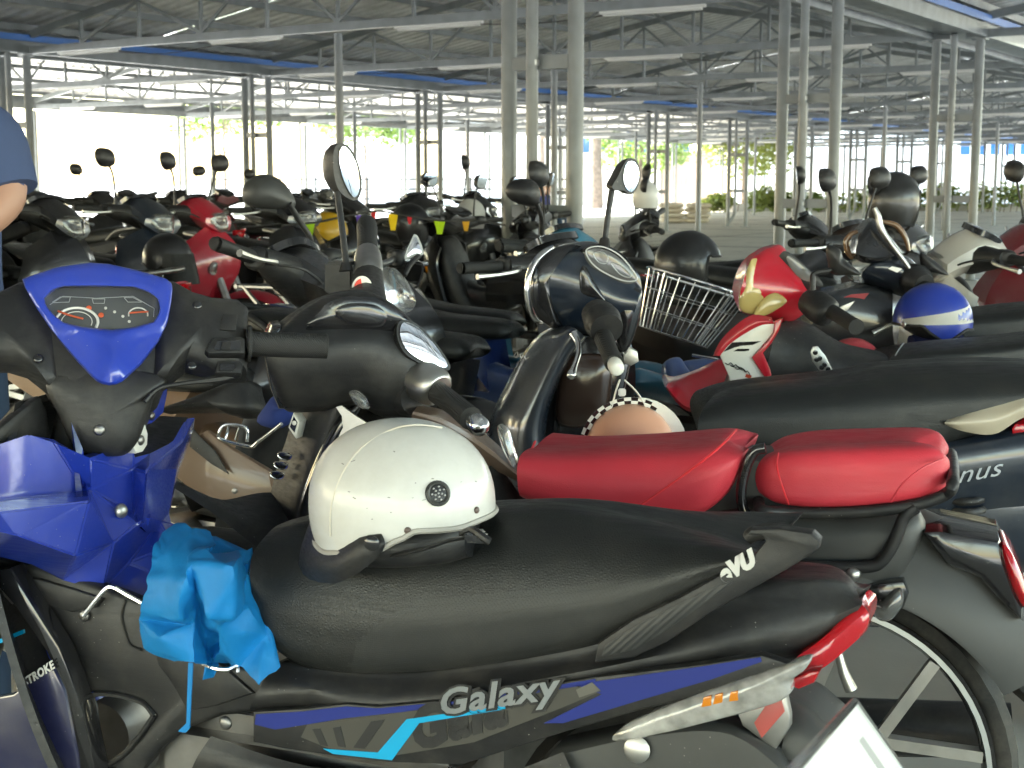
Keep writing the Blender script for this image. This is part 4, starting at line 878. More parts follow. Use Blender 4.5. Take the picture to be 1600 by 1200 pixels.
    # --- blue leg shield seen from the rider's side
    fac = [[(-60, 690, .06), (0, 694, .05), (0, 783, .045), (-60, 786, .05)], [(0, 694, .05), (45, 679, .04), (60, 777, .03), (0, 783, .045)], [(45, 679, .04), (85, 692, .02), (125, 755, .0), (60, 777, .03)], [(85, 692, .02), (142, 718, -.03), (142, 757, -.035), (125, 755, .0)],
           [(-60, 790, .03), (0, 787, .03), (0, 800, -.055), (-60, 804, -.055)], [(0, 787, .03), (120, 772, .0), (142, 765, -.03), (140, 782, -.085), (0, 800, -.055)],
           [(-60, 786, .05), (0, 783, .045), (0, 787, .03), (-60, 790, .03)], [(0, 783, .045), (60, 777, .03), (120, 772, .0), (0, 787, .03)], [(60, 777, .03), (125, 755, .0), (142, 757, -.035), (142, 765, -.03), (120, 772, .0)],
           [(-60, 804, -.055), (0, 800, -.055), (30, 838, -.07), (-60, 815, -.03)], [(0, 800, -.055), (140, 782, -.085), (178, 848, -.09), (118, 869, -.11), (30, 838, -.07)],
           [(-60, 815, -.03), (30, 838, -.07), (50, 882, .15, 'y'), (0, 870, .17, 'y'), (-60, 868, .19, 'y')], [(30, 838, -.07), (118, 869, -.11), (100, 905, .125, 'y'), (50, 882, .15, 'y')], [(118, 869, -.11), (178, 848, -.09), (200, 880, .05, 'y'), (160, 922, .10, 'y'), (100, 905, .125, 'y')], [(178, 848, -.09), (215, 818, -.09), (222, 818, -.1), (250, 815, -.08), (200, 880, .05, 'y')], [(250, 815, -.08), (263, 800, -.05), (272, 850, .0, 'y'), (252, 900, .02, 'y'), (200, 880, .05, 'y')], [(200, 880, .05, 'y'), (252, 900, .02, 'y'), (240, 945, .08, 'y'), (160, 922, .10, 'y')],
           [(142, 718, -.03), (205, 692, 0.), (208, 733, -.02), (209, 800, -.06), (215, 818, -.09), (178, 848, -.09), (140, 782, -.085), (142, 765, -.03), (142, 757, -.035)],
           [(208, 733, -.02), (229, 737, -.055), (222, 818, -.1), (215, 818, -.09), (209, 800, -.06)],
           [(229, 737, -.055), (285, 690, 0.), (275, 735, 0.), (263, 800, -.05), (250, 815, -.08), (222, 818, -.1)],
           [(285, 690, 0.), (304, 652, .02), (303, 668, .04), (278, 742, .03), (265, 802, -.03), (263, 800, -.05), (275, 735, 0.)],
           [(205, 692, 0.), (208, 715, -.01), (232, 712, -.02), (270, 690, 0.), (290, 655, .03), (304, 652, .02), (285, 690, 0.), (229, 737, -.055), (208, 733, -.02)]]
    obj('leg_shield', facets(F1, fac, True, .008, .003), 'paint', B1, BLUE)
    obj('pocket_liner', facets(F1, [[(200, 720, .03), (236, 716, .02), (272, 692, .04), (294, 655, .05), (232, 652, .12), (205, 680, .1)]], True, .004, 0), 'plastic', B1)
    obj('shield_wing', plate(F1.xs([(208, 652), (222, 615), (246, 592), (263, 588), (262, 615), (256, 645), (238, 662), (215, 668)], .07), (-1, 0, 0), .012, .003), 'paint', B1, BLUE)
    kl = obj('ignition_lock', plate(F1.xs([(203, 668), (208, 658), (218, 653), (227, 660), (232, 678), (231, 695), (224, 706), (214, 709), (209, 700), (208, 686), (203, 676)], -.05), (-1, 0, 0), .03, .003), 'white_plastic', B1)
    obj('keyhole', disc(F1.x(214, 675, -.0515), (-1, 0, 0), .006, .001), 'gloss', kl); obj('shutter_knob', disc(F1.x(221, 688, -.0515), (-1, 0, 0), .008, .003), 'steel', kl)
    screws(F1, B1, [(190, 798)], x=-.075, m='alu', r=.011, nrm=(-1, .3, .2)); screws(F1, B1, [(238, 650)], x=.055, m='steel', r=.007, nrm=(-1, 0, 0))
    obj('front_fairing', plate(F1.xs([(-60, 712), (0, 668), (32, 642), (64, 618), (76, 640), (82, 690), (60, 684), (30, 686), (0, 700), (-60, 730)], .07), (-1, .2, .2), .03, .008), 'plastic', B1)
    # --- black frame covers on the near side
    obj('frame_cover', plate(P([(-60, 872), (0, 872), (55, 884), (110, 903), (165, 920), (222, 942), (250, 1000), (330, 1040), (430, 1045), (520, 1095), (420, 1112), (345, 1120), (290, 1140), (250, 1170), (215, 1210), (180, 1300), (120, 1300), (155, 1230), (165, 1195), (188, 1182), (218, 1150), (240, 1118), (222, 1098), (180, 1086), (140, 1084), (120, 1070), (98, 1015), (60, 965), (15, 905), (-60, 890)], .118), (0, 1, 0), .03, .008, 0, ang=50), 'plastic', B1)
    obj('cover_relief', plate(P([(238, 1004), (262, 1000), (312, 1014), (352, 1045), (396, 1084), (336, 1104), (292, 1112), (268, 1068), (246, 1040)], .124), (0, 1, 0), .012, .004), 'plastic', B1)
    obj('cover_relief', plate(P([(20, 900), (60, 905), (118, 922), (160, 936), (150, 950), (112, 958), (72, 946), (40, 920)], .124), (0, 1, 0), .012, .004), 'plastic', B1)
    obj('cover_seam', tube(P([(196, 938), (190, 962), (196, 990), (204, 1008), (222, 1016)], .1195), .0022, 6), 'rubber', B1)
    obj('cover_edge', tube(P([(240, 1118), (222, 1098), (180, 1086), (146, 1086), (150, 1110), (160, 1190), (188, 1182), (218, 1150), (240, 1118)], .119), .004, 6), 'plastic', B1)
    obj('lower_fairing', loft([P([(330, 1150), (450, 1190), (600, 1215), (760, 1215), (880, 1175)], .13), P([(300, 1200), (450, 1230), (600, 1250), (760, 1255), (900, 1230)], .14), P([(280, 1280), (450, 1300), (600, 1310), (760, 1310), (900, 1300)], .10)], 24, 12, False, False), 'plastic', B1)
    obj('leg_guard', plate(P([(-20, 893), (14, 888), (60, 962), (92, 1012), (108, 1052), (128, 1110), (160, 1260), (110, 1260), (96, 1120), (88, 1060), (72, 1020), (20, 945), (-20, 900)], .155), (0, 1, 0), .035, .006), 'gloss', B1)
    fp = obj('front_side_panel', plate(P([(-60, 1100), (20, 1085), (80, 1040), (100, 1080), (120, 1180), (130, 1300), (-60, 1300)], .16), (0, 1, 0), .02, .004), 'paint', B1, (.008, .010, .05))
    t1, t2 = F1.y(28, 1080, .1622), F1.y(82, 1046, .1622); text('4-STROKE', .0165, fp, 'helmet_white', t1, t2-t1, (0, 1, 0), .0004, .25, bold=.0006, name='stroke_lettering', space=1.12)
    obj('cyan_stripe', plate(P([(-40, 1014), (36, 984), (37, 990), (-40, 1022)], .12), (0, 1, 0), .004, 0), 'decal', B1, (0, .33, .62))
    obj('bag_hook', tube(P([(131, 962), (150, 938), (166, 920), (178, 918), (200, 930), (222, 942)], .135), .0035, 7), 'chrome', B1); screws(F1, B1, [(131, 962)], y=.122, m='steel', r=.009)
    screws(F1, B1, [(352, 1130)], y=.125, m='steel', r=.010)
    # front wheel hub glimpsed through the opening, engine mass
    c = F1.y(190, 1130, -.02); w = obj('brake_drum', lathe([(0, .05), (.05, .05), (.07, .03), (.09, .02), (.09, -.03), (0, -.04)], 24, 'y', c), 'steel', B1)
    obj('engine', fin(box_bm(-.62, -.12, -.1, .09, .18, .46, None, .03), 'engine'), 'steel', B1)
    for nm, x in (('front_wheel', .27), ('rear_wheel', -.93)):
        ty, rim = wheel_meshes(.285, .08, 'disc'); w = obj(nm, rim, 'alu', B1); w.location = (x, 0, .285); obj('tyre', ty, 'rubber', w)
    obj('fork', tube([(.27, .075, .285), (.12, .075, .66)], [.026, .022], 8, 0), 'steel', B1); obj('fork', tube([(.27, -.075, .285), (.12, -.075, .66)], [.026, .022], 8, 0), 'steel', B1)
    obj('front_fender', arc_fender(.27, .285, .325, 18, 150, .065, .035), 'paint', B1, BLUE)
    obj('steering_tube', tube([(.13, 0, .6), (.02, 0, .95)], .035, 10, 0), 'plastic', B1); obj('front_shield', shield([[(.1+p[0]-.44, p[1], p[2]) for p in r] for r in ([(.45, .0, .90), (.56, 0, .80), (.57, 0, .70), (.49, 0, .58), (.42, 0, .50)], [(.43, .09, .90), (.51, .10, .80), (.49, .11, .66), (.42, .12, .50), (.34, .12, .36)], [(.40, .15, .84), (.43, .18, .76), (.39, .195, .60), (.33, .20, .44), (.27, .19, .31)])]), 'plastic', B1)
    # --- steering head facing us: cowl, dash, bar
    n = wn_local(F1, (.22, -.80, .56)); hc = F1.loc(at(158, 490, 2.15)); PL = lambda pts, off=0.0: F1.pl(pts, hc, n, off)
    OUT = [(33, 437), (50, 430), (90, 417), (140, 410), (170, 412), (210, 421), (250, 432), (267, 438), (270, 448), (268, 470), (262, 504), (248, 534), (220, 570), (192, 596), (178, 602), (164, 602), (148, 594), (120, 564), (96, 536), (76, 510), (56, 480), (40, 452)]
    WIN = [(68, 468), (84, 454), (98, 448), (208, 449), (232, 457), (247, 468), (250, 486), (240, 503), (210, 511), (176, 515), (130, 511), (100, 504), (84, 492), (73, 479)]
    cc = (160, 482); N_ = 72; po, pw_ = polar(OUT, cc, N_), polar(WIN, cc, N_)
    def mixr(f): return [(a[0]*(1-f)+b[0]*f, a[1]*(1-f)+b[1]*f) for a, b in zip(po, pw_)]
    def offs(ring, f): return ring
    rws = [PL(po, -.045), PL(po, .002), PL(mixr(.06), .008), PL(mixr(.35), .013), PL(mixr(.62), .010)]
    # a soft V below the window: the lower apron dips then rises to a middle keel
    def keel(f, o): return [F1.pl([p], hc, n, o + (.010*max(0, 1-abs(p[0]-178)/26.) - .004 if p[1] > 520 else 0))[0] for p in mixr(f)]
    rws = [PL(po, -.045), PL(po, .002), PL(mixr(.05), .008), keel(.3, .012), keel(.6, .012), PL(mixr(.80), .013), PL(mixr(.93), .012), PL(pw_, .004), PL(pw_, -.018)]
    bm = bmesh.new(); vv = [[bm.verts.new(p) for p in r] for r in rws]
    for A, B in zip(vv, vv[1:]):
        for j in range(N_): bm.faces.new((A[j], A[(j+1) % N_], B[(j+1) % N_], B[j]))
    dc = obj('dash_cowl', fin(bm, 'cowl', 50), 'paint', B1, BLUE)
    obj('cowl_badge', disc(F1.pl([(151, 433)], hc, n, .0085)[0], n, .011, .0012, 20), 'paint', dc, (.010, .018, .24))
    ins = obj('instrument_panel', plate(PL(WIN, -.012), n, .006, 0), mat('dial_face', (.075, .078, .08), .25, 0, .6), B1)
    def line(pts, r, m, off=-.0105, col=None): return obj('dial_mark', tube(PL(pts, off), r, 5, None if len(pts) > 2 else 0), m, ins, col)
    def arc(cx, cy, rx, ry, a0, a1, k=10): return [(cx+rx*math.cos(R(a0+(a1-a0)*i/k)), cy-ry*math.sin(R(a0+(a1-a0)*i/k))) for i in range(k+1)]
    line(arc(120, 503, 33, 22, 185, -25), .0022, 'helmet_white'); line(arc(120, 503, 24, 16, 185, -20), .0007, 'helmet_white'); line(arc(216, 492, 15, 11, 190, -10), .0012, 'helmet_white')
    ORG = mat('red_orange_needle', (.55, .10, .04), .4); M['needle'] = ORG
    line([(90, 486), (110, 493), (130, 498)], .0015, 'needle', -.008); line([(202, 489), (214, 488), (232, 487)], .0013, 'needle', -.008)
    for p in ((139, 481), (158, 492)): obj('dial_mark', disc(PL([p], -.0105)[0], n, .004, .0006), 'needle', ins)
    for p in ((165, 481), (179, 487), (192, 494), (202, 502)): obj('gear_mark', disc(PL([p], -.0105)[0], n, .0022, .0005), 'helmet_white', ins)
    for pts in ([(82, 472), (94, 464), (110, 464), (108, 472), (82, 473)], [(144, 467), (164, 467), (163, 474), (146, 474), (144, 467)], [(194, 465), (208, 465), (222, 472), (200, 472), (194, 465)], [(78, 476), (98, 463), (150, 466), (208, 463), (241, 482), (240, 495)]):
        for a, b in zip(pts, pts[1:]): line([a, b], .0006, 'galv')
    # black handlebar cover: middle, wings, throttle
    mid = [(36, 446), (150, 416), (266, 444), (268, 500), (262, 560), (252, 598), (236, 622), (170, 640), (100, 630), (72, 600), (52, 540)]
    obj('handlebar_cover', dome(PL(mid, -.05), n, .028, .05, 60, 6, True, ang=60), 'plastic', B1)
    c2 = PL([(165, 605)], -.045)[0]; n2 = wn_local(F1, (.18, -.97, .12)); low = [(74, 590), (160, 572), (256, 590), (240, 622), (226, 660), (212, 694), (190, 712), (142, 710), (112, 692), (94, 655)]
    obj('column_cover', dome(F1.pl(low, c2, n2, 0), n2, .022, .10, 60, 6, True, ang=60), 'plastic', B1)
    obj('screw', disc(F1.pl([(155, 672)], c2, n2, .0215)[0], n2, .0085, .003), 'steel', B1)
    wg = [(232, 440), (268, 440), (300, 458), (332, 467), (372, 470), (387, 482), (388, 530), (386, 582), (340, 584), (318, 574), (290, 566), (258, 594), (236, 600)]
    obj('handlebar_wing', dome(PL(wg, -.045), n, .030, .035, 60, 6, False, ang=35), 'plastic', B1)
    wl_ = [(90, 440), (33, 442), (0, 458), (-80, 472), (-100, 485), (-100, 560), (-40, 566), (10, 566), (40, 575), (78, 605), (95, 600)]
    obj('handlebar_wing', dome(PL(wl_, -.045), n, .030, .035, 60, 6, False, ang=35), 'plastic', B1)
    sw = obj('switch_pod', plate(PL([(320, 546), (332, 527), (376, 525), (384, 529), (383, 552), (326, 552)], -.008), n, .02, .004), 'plastic', B1)
    obj('rocker_window', plate(PL([(334, 544), (340, 533), (376, 532), (374, 547), (336, 547)], -.0065), n, .003, 0), 'gloss', sw); obj('rocker', plate(PL([(345, 546), (348, 534), (361, 534), (360, 546)], -.003), n, .004, .001), 'plastic', sw)
    sp2 = obj('starter_pod', plate(PL([(336, 582), (340, 564), (374, 563), (380, 568), (377, 583)], -.012), n, .02, .003), 'plastic', B1); obj('starter_button', plate(PL([(343, 579), (344, 568), (366, 568), (368, 574), (364, 579)], -.0105), n, .003, .001), 'gloss', sp2)
    obj('reservoir_lid', plate(PL([(343, 515), (348, 490), (371, 491), (369, 516)], -.0155), n, .006, .002), 'plastic', B1)
    g0, g1 = PL([(384, 537), (512, 541)], -.03); dv = g1-g0
    obj('grip', tube([g0, g0+dv*.02, g0+dv*.06, g0+dv*.07, g0+dv*.12, g0+dv*.5, g0+dv*.93, g0+dv*.985, g1], [.02, .028, .028, .021, .019, .0195, .0195, .020, .017], 22, 70), 'grip', B1)
    g0, g1 = PL([(-90, 530), (-210, 534)], -.03); obj('grip', tube([g0, g1], .0195, 16, 0), 'grip', B1)
    obj('brake_cable', tube([PL([p], -.03)[0] for p in ((226, 628), (250, 606), (300, 597), (340, 592), (372, 586))], [.004, .003, .004, .006, .004], 7), 'plastic', B1)
    for p, m in (((308, 477), 'gloss'), ((300, 571), 'gloss'), ((60, 560), 'gloss')): obj('screw', disc(F1.pl([p], hc, n, -.018 if p[1] < 600 else -.021)[0], n, .0075, .003), m, B1)
hero1()
# white half helmet lying on its seat
def white_helmet():
    HF = Frame(*at(632, 800, 1.86).xy, 14); e = empty('helmet', (HF.o.x, HF.o.y, 0), HF.rz); tag(e, 'cream white half helmet with black peak lying on the blue bike seat', 'helmet')
    top = HF.y(640, 655).z; bl, br = HF.y(490, 800), HF.y(771, 800); cx = (bl.x+br.x)/2; a = (bl.x-br.x)/2; b = .108
    # rim height by x fraction (1 = front, -1 = back)
    rim = [(1.0, HF.y(490, 838, .02).z), (.72, HF.y(520, 862, .07).z), (.45, HF.y(560, 868, .10).z), (.2, HF.y(605, 872, .11).z), (0, HF.y(640, 866, .11).z), (-.2, HF.y(665, 850, .11).z), (-.42, HF.y(700, 832, .10).z), (-.75, HF.y(740, 826, .07).z), (-1, HF.y(768, 806, .02).z)]
    rim = sorted(rim)
    def edge(f):
        for (x0, z0), (x1, z1) in zip(rim, rim[1:]):
            if x0 <= f <= x1: t = (f-x0)/(x1-x0); t = t*t*(3-2*t); return z0+(z1-z0)*t
        return rim[0][1] if f < -1 else rim[-1][1]
    zc = HF.y(632, 790).z; ht = top-zc
    def shell(s):
        rows = []
        for i in range(64):
            ph = 2*math.pi*i/64; f = math.cos(ph); e0 = edge(f); row = []
            for j in range(17):
                t = j/16; z = e0 + (zc+ht*s-e0)*math.sin(t*math.pi/2)**1.0; zz = (z-zc)/(ht*s)
                q = (max(0, 1-max(zz, 0)**2.3))**(1/2.1) if zz > 0 else 1-.10*zz*zz*4
                row.append(Vector((cx + a*s*q*math.cos(ph), b*s*q*math.sin(ph), z)))
            rows.append(row)
        return rows
    o, i_ = shell(1), shell(.92); bm = bmesh.new(); grid(o, True, False, bm); grid([list(reversed(r)) for r in i_], True, False, bm); nn = len(o)
    for i in range(nn): bm.faces.new([bm.verts.new(p) for p in (o[i][0], o[(i+1) % nn][0], i_[(i+1) % nn][0], i_[i][0])])
    bmesh.ops.remove_doubles(bm, verts=bm.verts, dist=1e-4); sh = obj('shell', fin(bm, 'shell', 55), 'helmet_white', e)
    def on(px, py, off=.0):                  # point on the near side of the shell under a pixel
        y = .10
        for _ in range(8):
            p = HF.y(px, py, y); zz = (p.z-zc)/ht; q = (max(0, 1-max(zz, 0)**2.3))**(1/2.1) if zz > 0 else 1; r = max(.02, q); fx = max(-1, min(1, (p.x-cx)/(a*r))); y = b*r*math.sqrt(max(0, 1-fx*fx))
        p = HF.y(px, py, y); nrm = Vector(((p.x-cx)/a**2, p.y/b**2, max(0, p.z-zc)/ht**2)).normalized(); return p + nrm*off, nrm
    obj('shell_seam', tube([on(x, y, .0002)[0] for x, y in ((516, 838), (518, 790), (535, 740), (565, 700), (610, 672), (650, 664), (690, 668))], .0011, 6), mat('seam_cream', (.62, .58, .50), .4), sh)
    p, nv = on(684, 771); g = obj('vent', disc(p+nv*.0005, nv, .0165, .003, 24), 'plastic', sh); s = nv.orthogonal().normalized(); t = nv.cross(s)
    ri = bmesh.new(); tube_bm([p+nv*.003+(s*math.cos(k*.524)+t*math.sin(k*.524))*.0135 for k in range(12)], .0022, 6, 36, True, bm=ri); obj('vent_ring', fin(ri, 'r'), 'matte_grey', g)
    for k in range(13):
        rr_ = 0 if k == 0 else (.0045 if k < 6 else .0085); aa = k*1.2566 if k < 6 else k*.898; obj('vent_hole', disc(p+nv*.0036+(s*math.cos(aa)+t*math.sin(aa))*rr_, nv, .0014, .0003, 8), 'steel', g)
    for q in ((637, 829), (745, 797)): p, nv = on(*q); obj('rivet', disc(p+nv*.0004, nv, .0045, .002, 14), mat('brown_rivet', (.10, .07, .06), .4), sh)
    rs = random.Random(8); GR = mat('grey_scuff', (.22, .21, .20), .6)
    for k in range(16):
        x, y = rs.uniform(530, 755), rs.uniform(690, 815); L_ = rs.uniform(1.5, 7); an = rs.uniform(-.6, .6)
        q = [on(x+dx, y+dy, .0004)[0] for dx, dy in ((0, 0), (L_*math.cos(an), L_*math.sin(an)), (L_*math.cos(an)-1, L_*math.sin(an)+1.3), (-1, 1.2))]; obj('scuff_mark', plate(q, on(x, y)[1], .0003, 0), GR, sh)
    p, nv = on(585, 846); obj('visor_stud', disc(p+nv*.010, nv, .010, .003, 16), 'gloss', sh)
    # peak: wraps the brow, sweeps forward and down
    rows = []
    ring = [(600, 842, .108), (592, 832, .106), (560, 834, .10), (520, 848, .075), (492, 822, .03), (485, 812, 0)]
    low = [(600, 858, .106), (588, 872, .112), (560, 895, .11), (520, 912, .085), (478, 902, .045), (466, 880, 0)]
    mid_ = [(602, 850, .112), (590, 852, .116), (555, 865, .115), (515, 885, .09), (480, 868, .045), (472, 850, 0)]
    rr = [[HF.y(*p) for p in r] for r in (ring, mid_, low)]; full = [cr(r, 14) + [Vector((p.x, -p.y, p.z)) for p in reversed(cr(r, 14)[:-1])] for r in rr]
    cols = [cr([full[i][j] for i in range(3)], 8) for j in range(len(full[0]))]; bm = grid([[cols[j][i] for j in range(len(cols))] for i in range(8)], False, False)
    bmesh.ops.recalc_face_normals(bm, faces=bm.faces); bmesh.ops.solidify(bm, geom=bm.faces[:], thickness=.004); obj('peak', fin(bm, 'peak', 50), 'plastic', e)
    obj('rim_trim', tube([r[0] + Vector((0, 0, -.001)) for r in o], .004, 6, 128, True), mat('grey_trim', (.35, .33, .30), .5), e)
    obj('padding', rings([(cx-a*.8, zc-.03, .05, .03), (cx-a*.4, zc-.035, .09, .035), (cx+a*.4, zc-.04, .09, .035), (cx+a*.8, zc-.02, .05, .03)], 18), 'plastic', e)
    P3 = [HF.y(*p) for p in ((615, 868, .10), (660, 858, .11), (700, 845, .11), (735, 838, .10), (752, 830, .10))]; obj('strap', tube(P3, .009, 8, flat=.3), 'plastic', e)
    bk = HF.y(742, 840, .11); obj('buckle', fin(box_bm(bk.x-.016, bk.x+.012, bk.y-.006, bk.y+.008, bk.z-.006, bk.z+.008, None, .003), 'b'), 'gloss', e); obj('strap', tube([HF.y(*p) for p in ((722, 835, .09), (738, 828, .11), (756, 840, .12), (766, 846, .12))], .005, 7), 'plastic', e)
white_helmet()
# blue cloth bag hanging from the hook
def cloth_bag():
    BF = F1; e = empty('cloth_bag', F1.o, F1.rz); tag(e, 'crumpled azure blue cloth bag hanging on the hook before the seat', 'bag')
    pts = {'a': (250, 832, .10), 'b': (278, 813, .07), 'c': (300, 822, .10), 'd': (330, 828, .06), 'e': (343, 852, .10), 'f': (240, 850, .13), 'g': (265, 868, .17), 'h': (300, 858, .16), 'i': (320, 858, .18), 'j': (238, 875, .15), 'k': (230, 905, .18), 'l': (222, 940, .19), 'm': (217, 964, .17),
           'n': (282, 968, .22), 'o': (290, 912, .235), 'p': (297, 880, .22), 'q': (330, 862, .13), 'r': (378, 858, .11), 's': (397, 858, .08), 't': (388, 885, .13), 'u': (385, 935, .15), 'v': (366, 966, .21), 'w': (330, 965, .23), 'x': (310, 925, .20), 'y': (366, 885, .22), 'z': (220, 1010, .16),
           'A': (250, 1000, .21), 'B': (280, 1038, .18), 'C': (303, 1036, .20), 'D': (300, 970, .19), 'E': (308, 1000, .17), 'F': (335, 1040, .14), 'G': (318, 972, .16), 'H': (345, 1020, .17), 'I': (362, 1040, .12), 'J': (340, 980, .20), 'K': (372, 1045, .15), 'L': (403, 1070, .17), 'M': (442, 1042, .14), 'N': (420, 990, .13), 'O': (388, 950, .16), 'P': (405, 920, .10), 'Q': (352, 1000, .13), 'R': (325, 1015, .13), 'S': (276, 972, .18)}
    faces = ['abcg', 'afg', 'cdeih', 'gch', 'fjkg', 'kgho', 'hip', 'hpo', 'klo', 'lmno', 'opx', 'xpyw', 'xwJ', 'oxn', 'piqy', 'eqi', 'qry', 'rstuy', 'yuv', 'ywv', 'mzAS', 'mSn', 'zBA', 'ABC', 'ACD', 'SAD', 'nDS', 'nxD', 'DCE', 'xDEG', 'xGJ', 'EGR', 'ECFR', 'RFH', 'GRQJ', 'RHQ', 'HFI', 'QHKJ', 'HIK', 'JwvO', 'JKLN', 'JNO', 'LMN', 'vuO', 'OuPN', 'utP', 'NMP']
    bm = bmesh.new(); vv = {k: bm.verts.new(BF.y(*p)) for k, p in pts.items()}
    for f in faces:
        try: bm.faces.new([vv[c] for c in f])
        except ValueError: pass
    bmesh.ops.triangulate(bm, faces=bm.faces[:]); bmesh.ops.recalc_face_normals(bm, faces=bm.faces)
    rnd = random.Random(3)
    for it, amp in ((0, .004), (1, .002)):
        old = set(bm.verts); bmesh.ops.subdivide_edges(bm, edges=bm.edges[:], cuts=1, use_grid_fill=True)
        for v in bm.verts:
            if v not in old: v.co += Vector((rnd.uniform(-1, 1), rnd.uniform(-.6, 1), rnd.uniform(-1, 1)))*amp
    bmesh.ops.smooth_vert(bm, verts=bm.verts, factor=.35, use_axis_x=True, use_axis_y=True, use_axis_z=True)
    bmesh.ops.subdivide_edges(bm, edges=bm.edges[:], cuts=1, use_grid_fill=True, smooth=.6)
    bmesh.ops.solidify(bm, geom=bm.faces[:], thickness=.003)
    b = obj('bag_body', fin(bm, 'bag', 38), 'bag', e)
    back = obj('bag_back', fin(plate_bm([BF.y(*p) for p in ((250, 845, .08), (330, 840, .06), (395, 870, .07), (410, 960, .09), (425, 1040, .10), (330, 1035, .10), (230, 1010, .12), (235, 900, .12))], (0, 1, 0), .015, .004), 'back', 50), 'bag', e)
    obj('drawstring', plate([BF.y(*p) for p in ((294, 1036, .17), (301, 1036, .17), (296, 1138, .17), (290, 1145, .17), (278, 1143, .17), (291, 1130, .17))], (0, 1, 0), .002, 0), 'bag', e)
    obj('wire_hook', tube([BF.y(*p) for p in ((318, 1038, .15), (335, 1044, .16), (355, 1046, .16), (370, 1040, .15), (372, 1050, .15))], .003, 7), 'chrome', B1)
cloth_bag()
# ------------------------------------------------------------------ helpers for parts set by photograph rays
class Near:
    """builds parts of one bike whose root is an Empty at frame F"""
    def __init__(s, F, root): s.F, s.root = F, root
    def P(s, pts, y=0.0): return s.F.ys(pts, y)
    def A(s, px, py, d): return s.F.loc(at(px, py, d))
    def part(s, name, me, m, col=None, parent=None): return obj(name, me, m, parent or s.root, col)
    def plate(s, name, pts, y, m, th=.01, bev=.002, col=None, parent=None, n=0): return s.part(name, plate(s.P(pts, y), (0, 1, 0), th, bev, n), m, col, parent)
    def dome(s, name, pts, y, h, m, back=.01, col=None, nrm=(0, 1, 0), parent=None, n=40, sm=True): return s.part(name, dome(s.P(pts, y), nrm, h, back, n, 5, sm), m, col, parent)
    def loft(s, name, rails, m, col=None, mirror=True, nu=28, nv=28, centre=True, parent=None):
        rr = [s.P(r[1], r[0]) for r in rails]
        if mirror and centre and rails[-1][0] != 0: rr.append([Vector((p.x, 0, p.z)) for p in rr[-1]])
        return s.part(name, loft(rr, nu, nv, mirror, True), m, col, parent)
    def tube(s, name, pts, r, m, n=10, col=None, parent=None, closed=False): return s.part(name, tube([s.A(*p) for p in pts], r, n, None if len(pts) > 2 else 0, closed), m, col, parent)
    def face(s, pts, d, nw):                     # points on a plane through the first pixel's depth with world normal nw
        c = at(pts[0][0], pts[0][1], d); n = V(nw).normalized(); out = []
        for p in pts:
            r = ray(p[0], p[1]); t = (c-CO).dot(n)/r.dot(n); out.append(s.F.loc(CO+r*t))
        nl = Vector((n.dot(s.F.h), n.dot(s.F.l), n.z)); return out, nl
    def mirror(s, back, glass, d, nw, stem, r=.005, depth=.035, bm='plastic'):
        b, nl = s.face(back, d, nw); g, _ = s.face(glass, d, nw)
        m = s.part('mirror', dome(b, -nl, depth, .006, 30, 5), bm); gg = [p + nl*.0075 for p in g]
        s.part('mirror_glass', dome(gg, nl, .002, .001, 30, 2), 'mirror', None, m)
        s.tube('mirror_stem', stem, r, 'plastic')
def near_root(F, label):
    e = empty('motorbike', F.o, F.rz); tag(e, label, 'motorbike'); return e
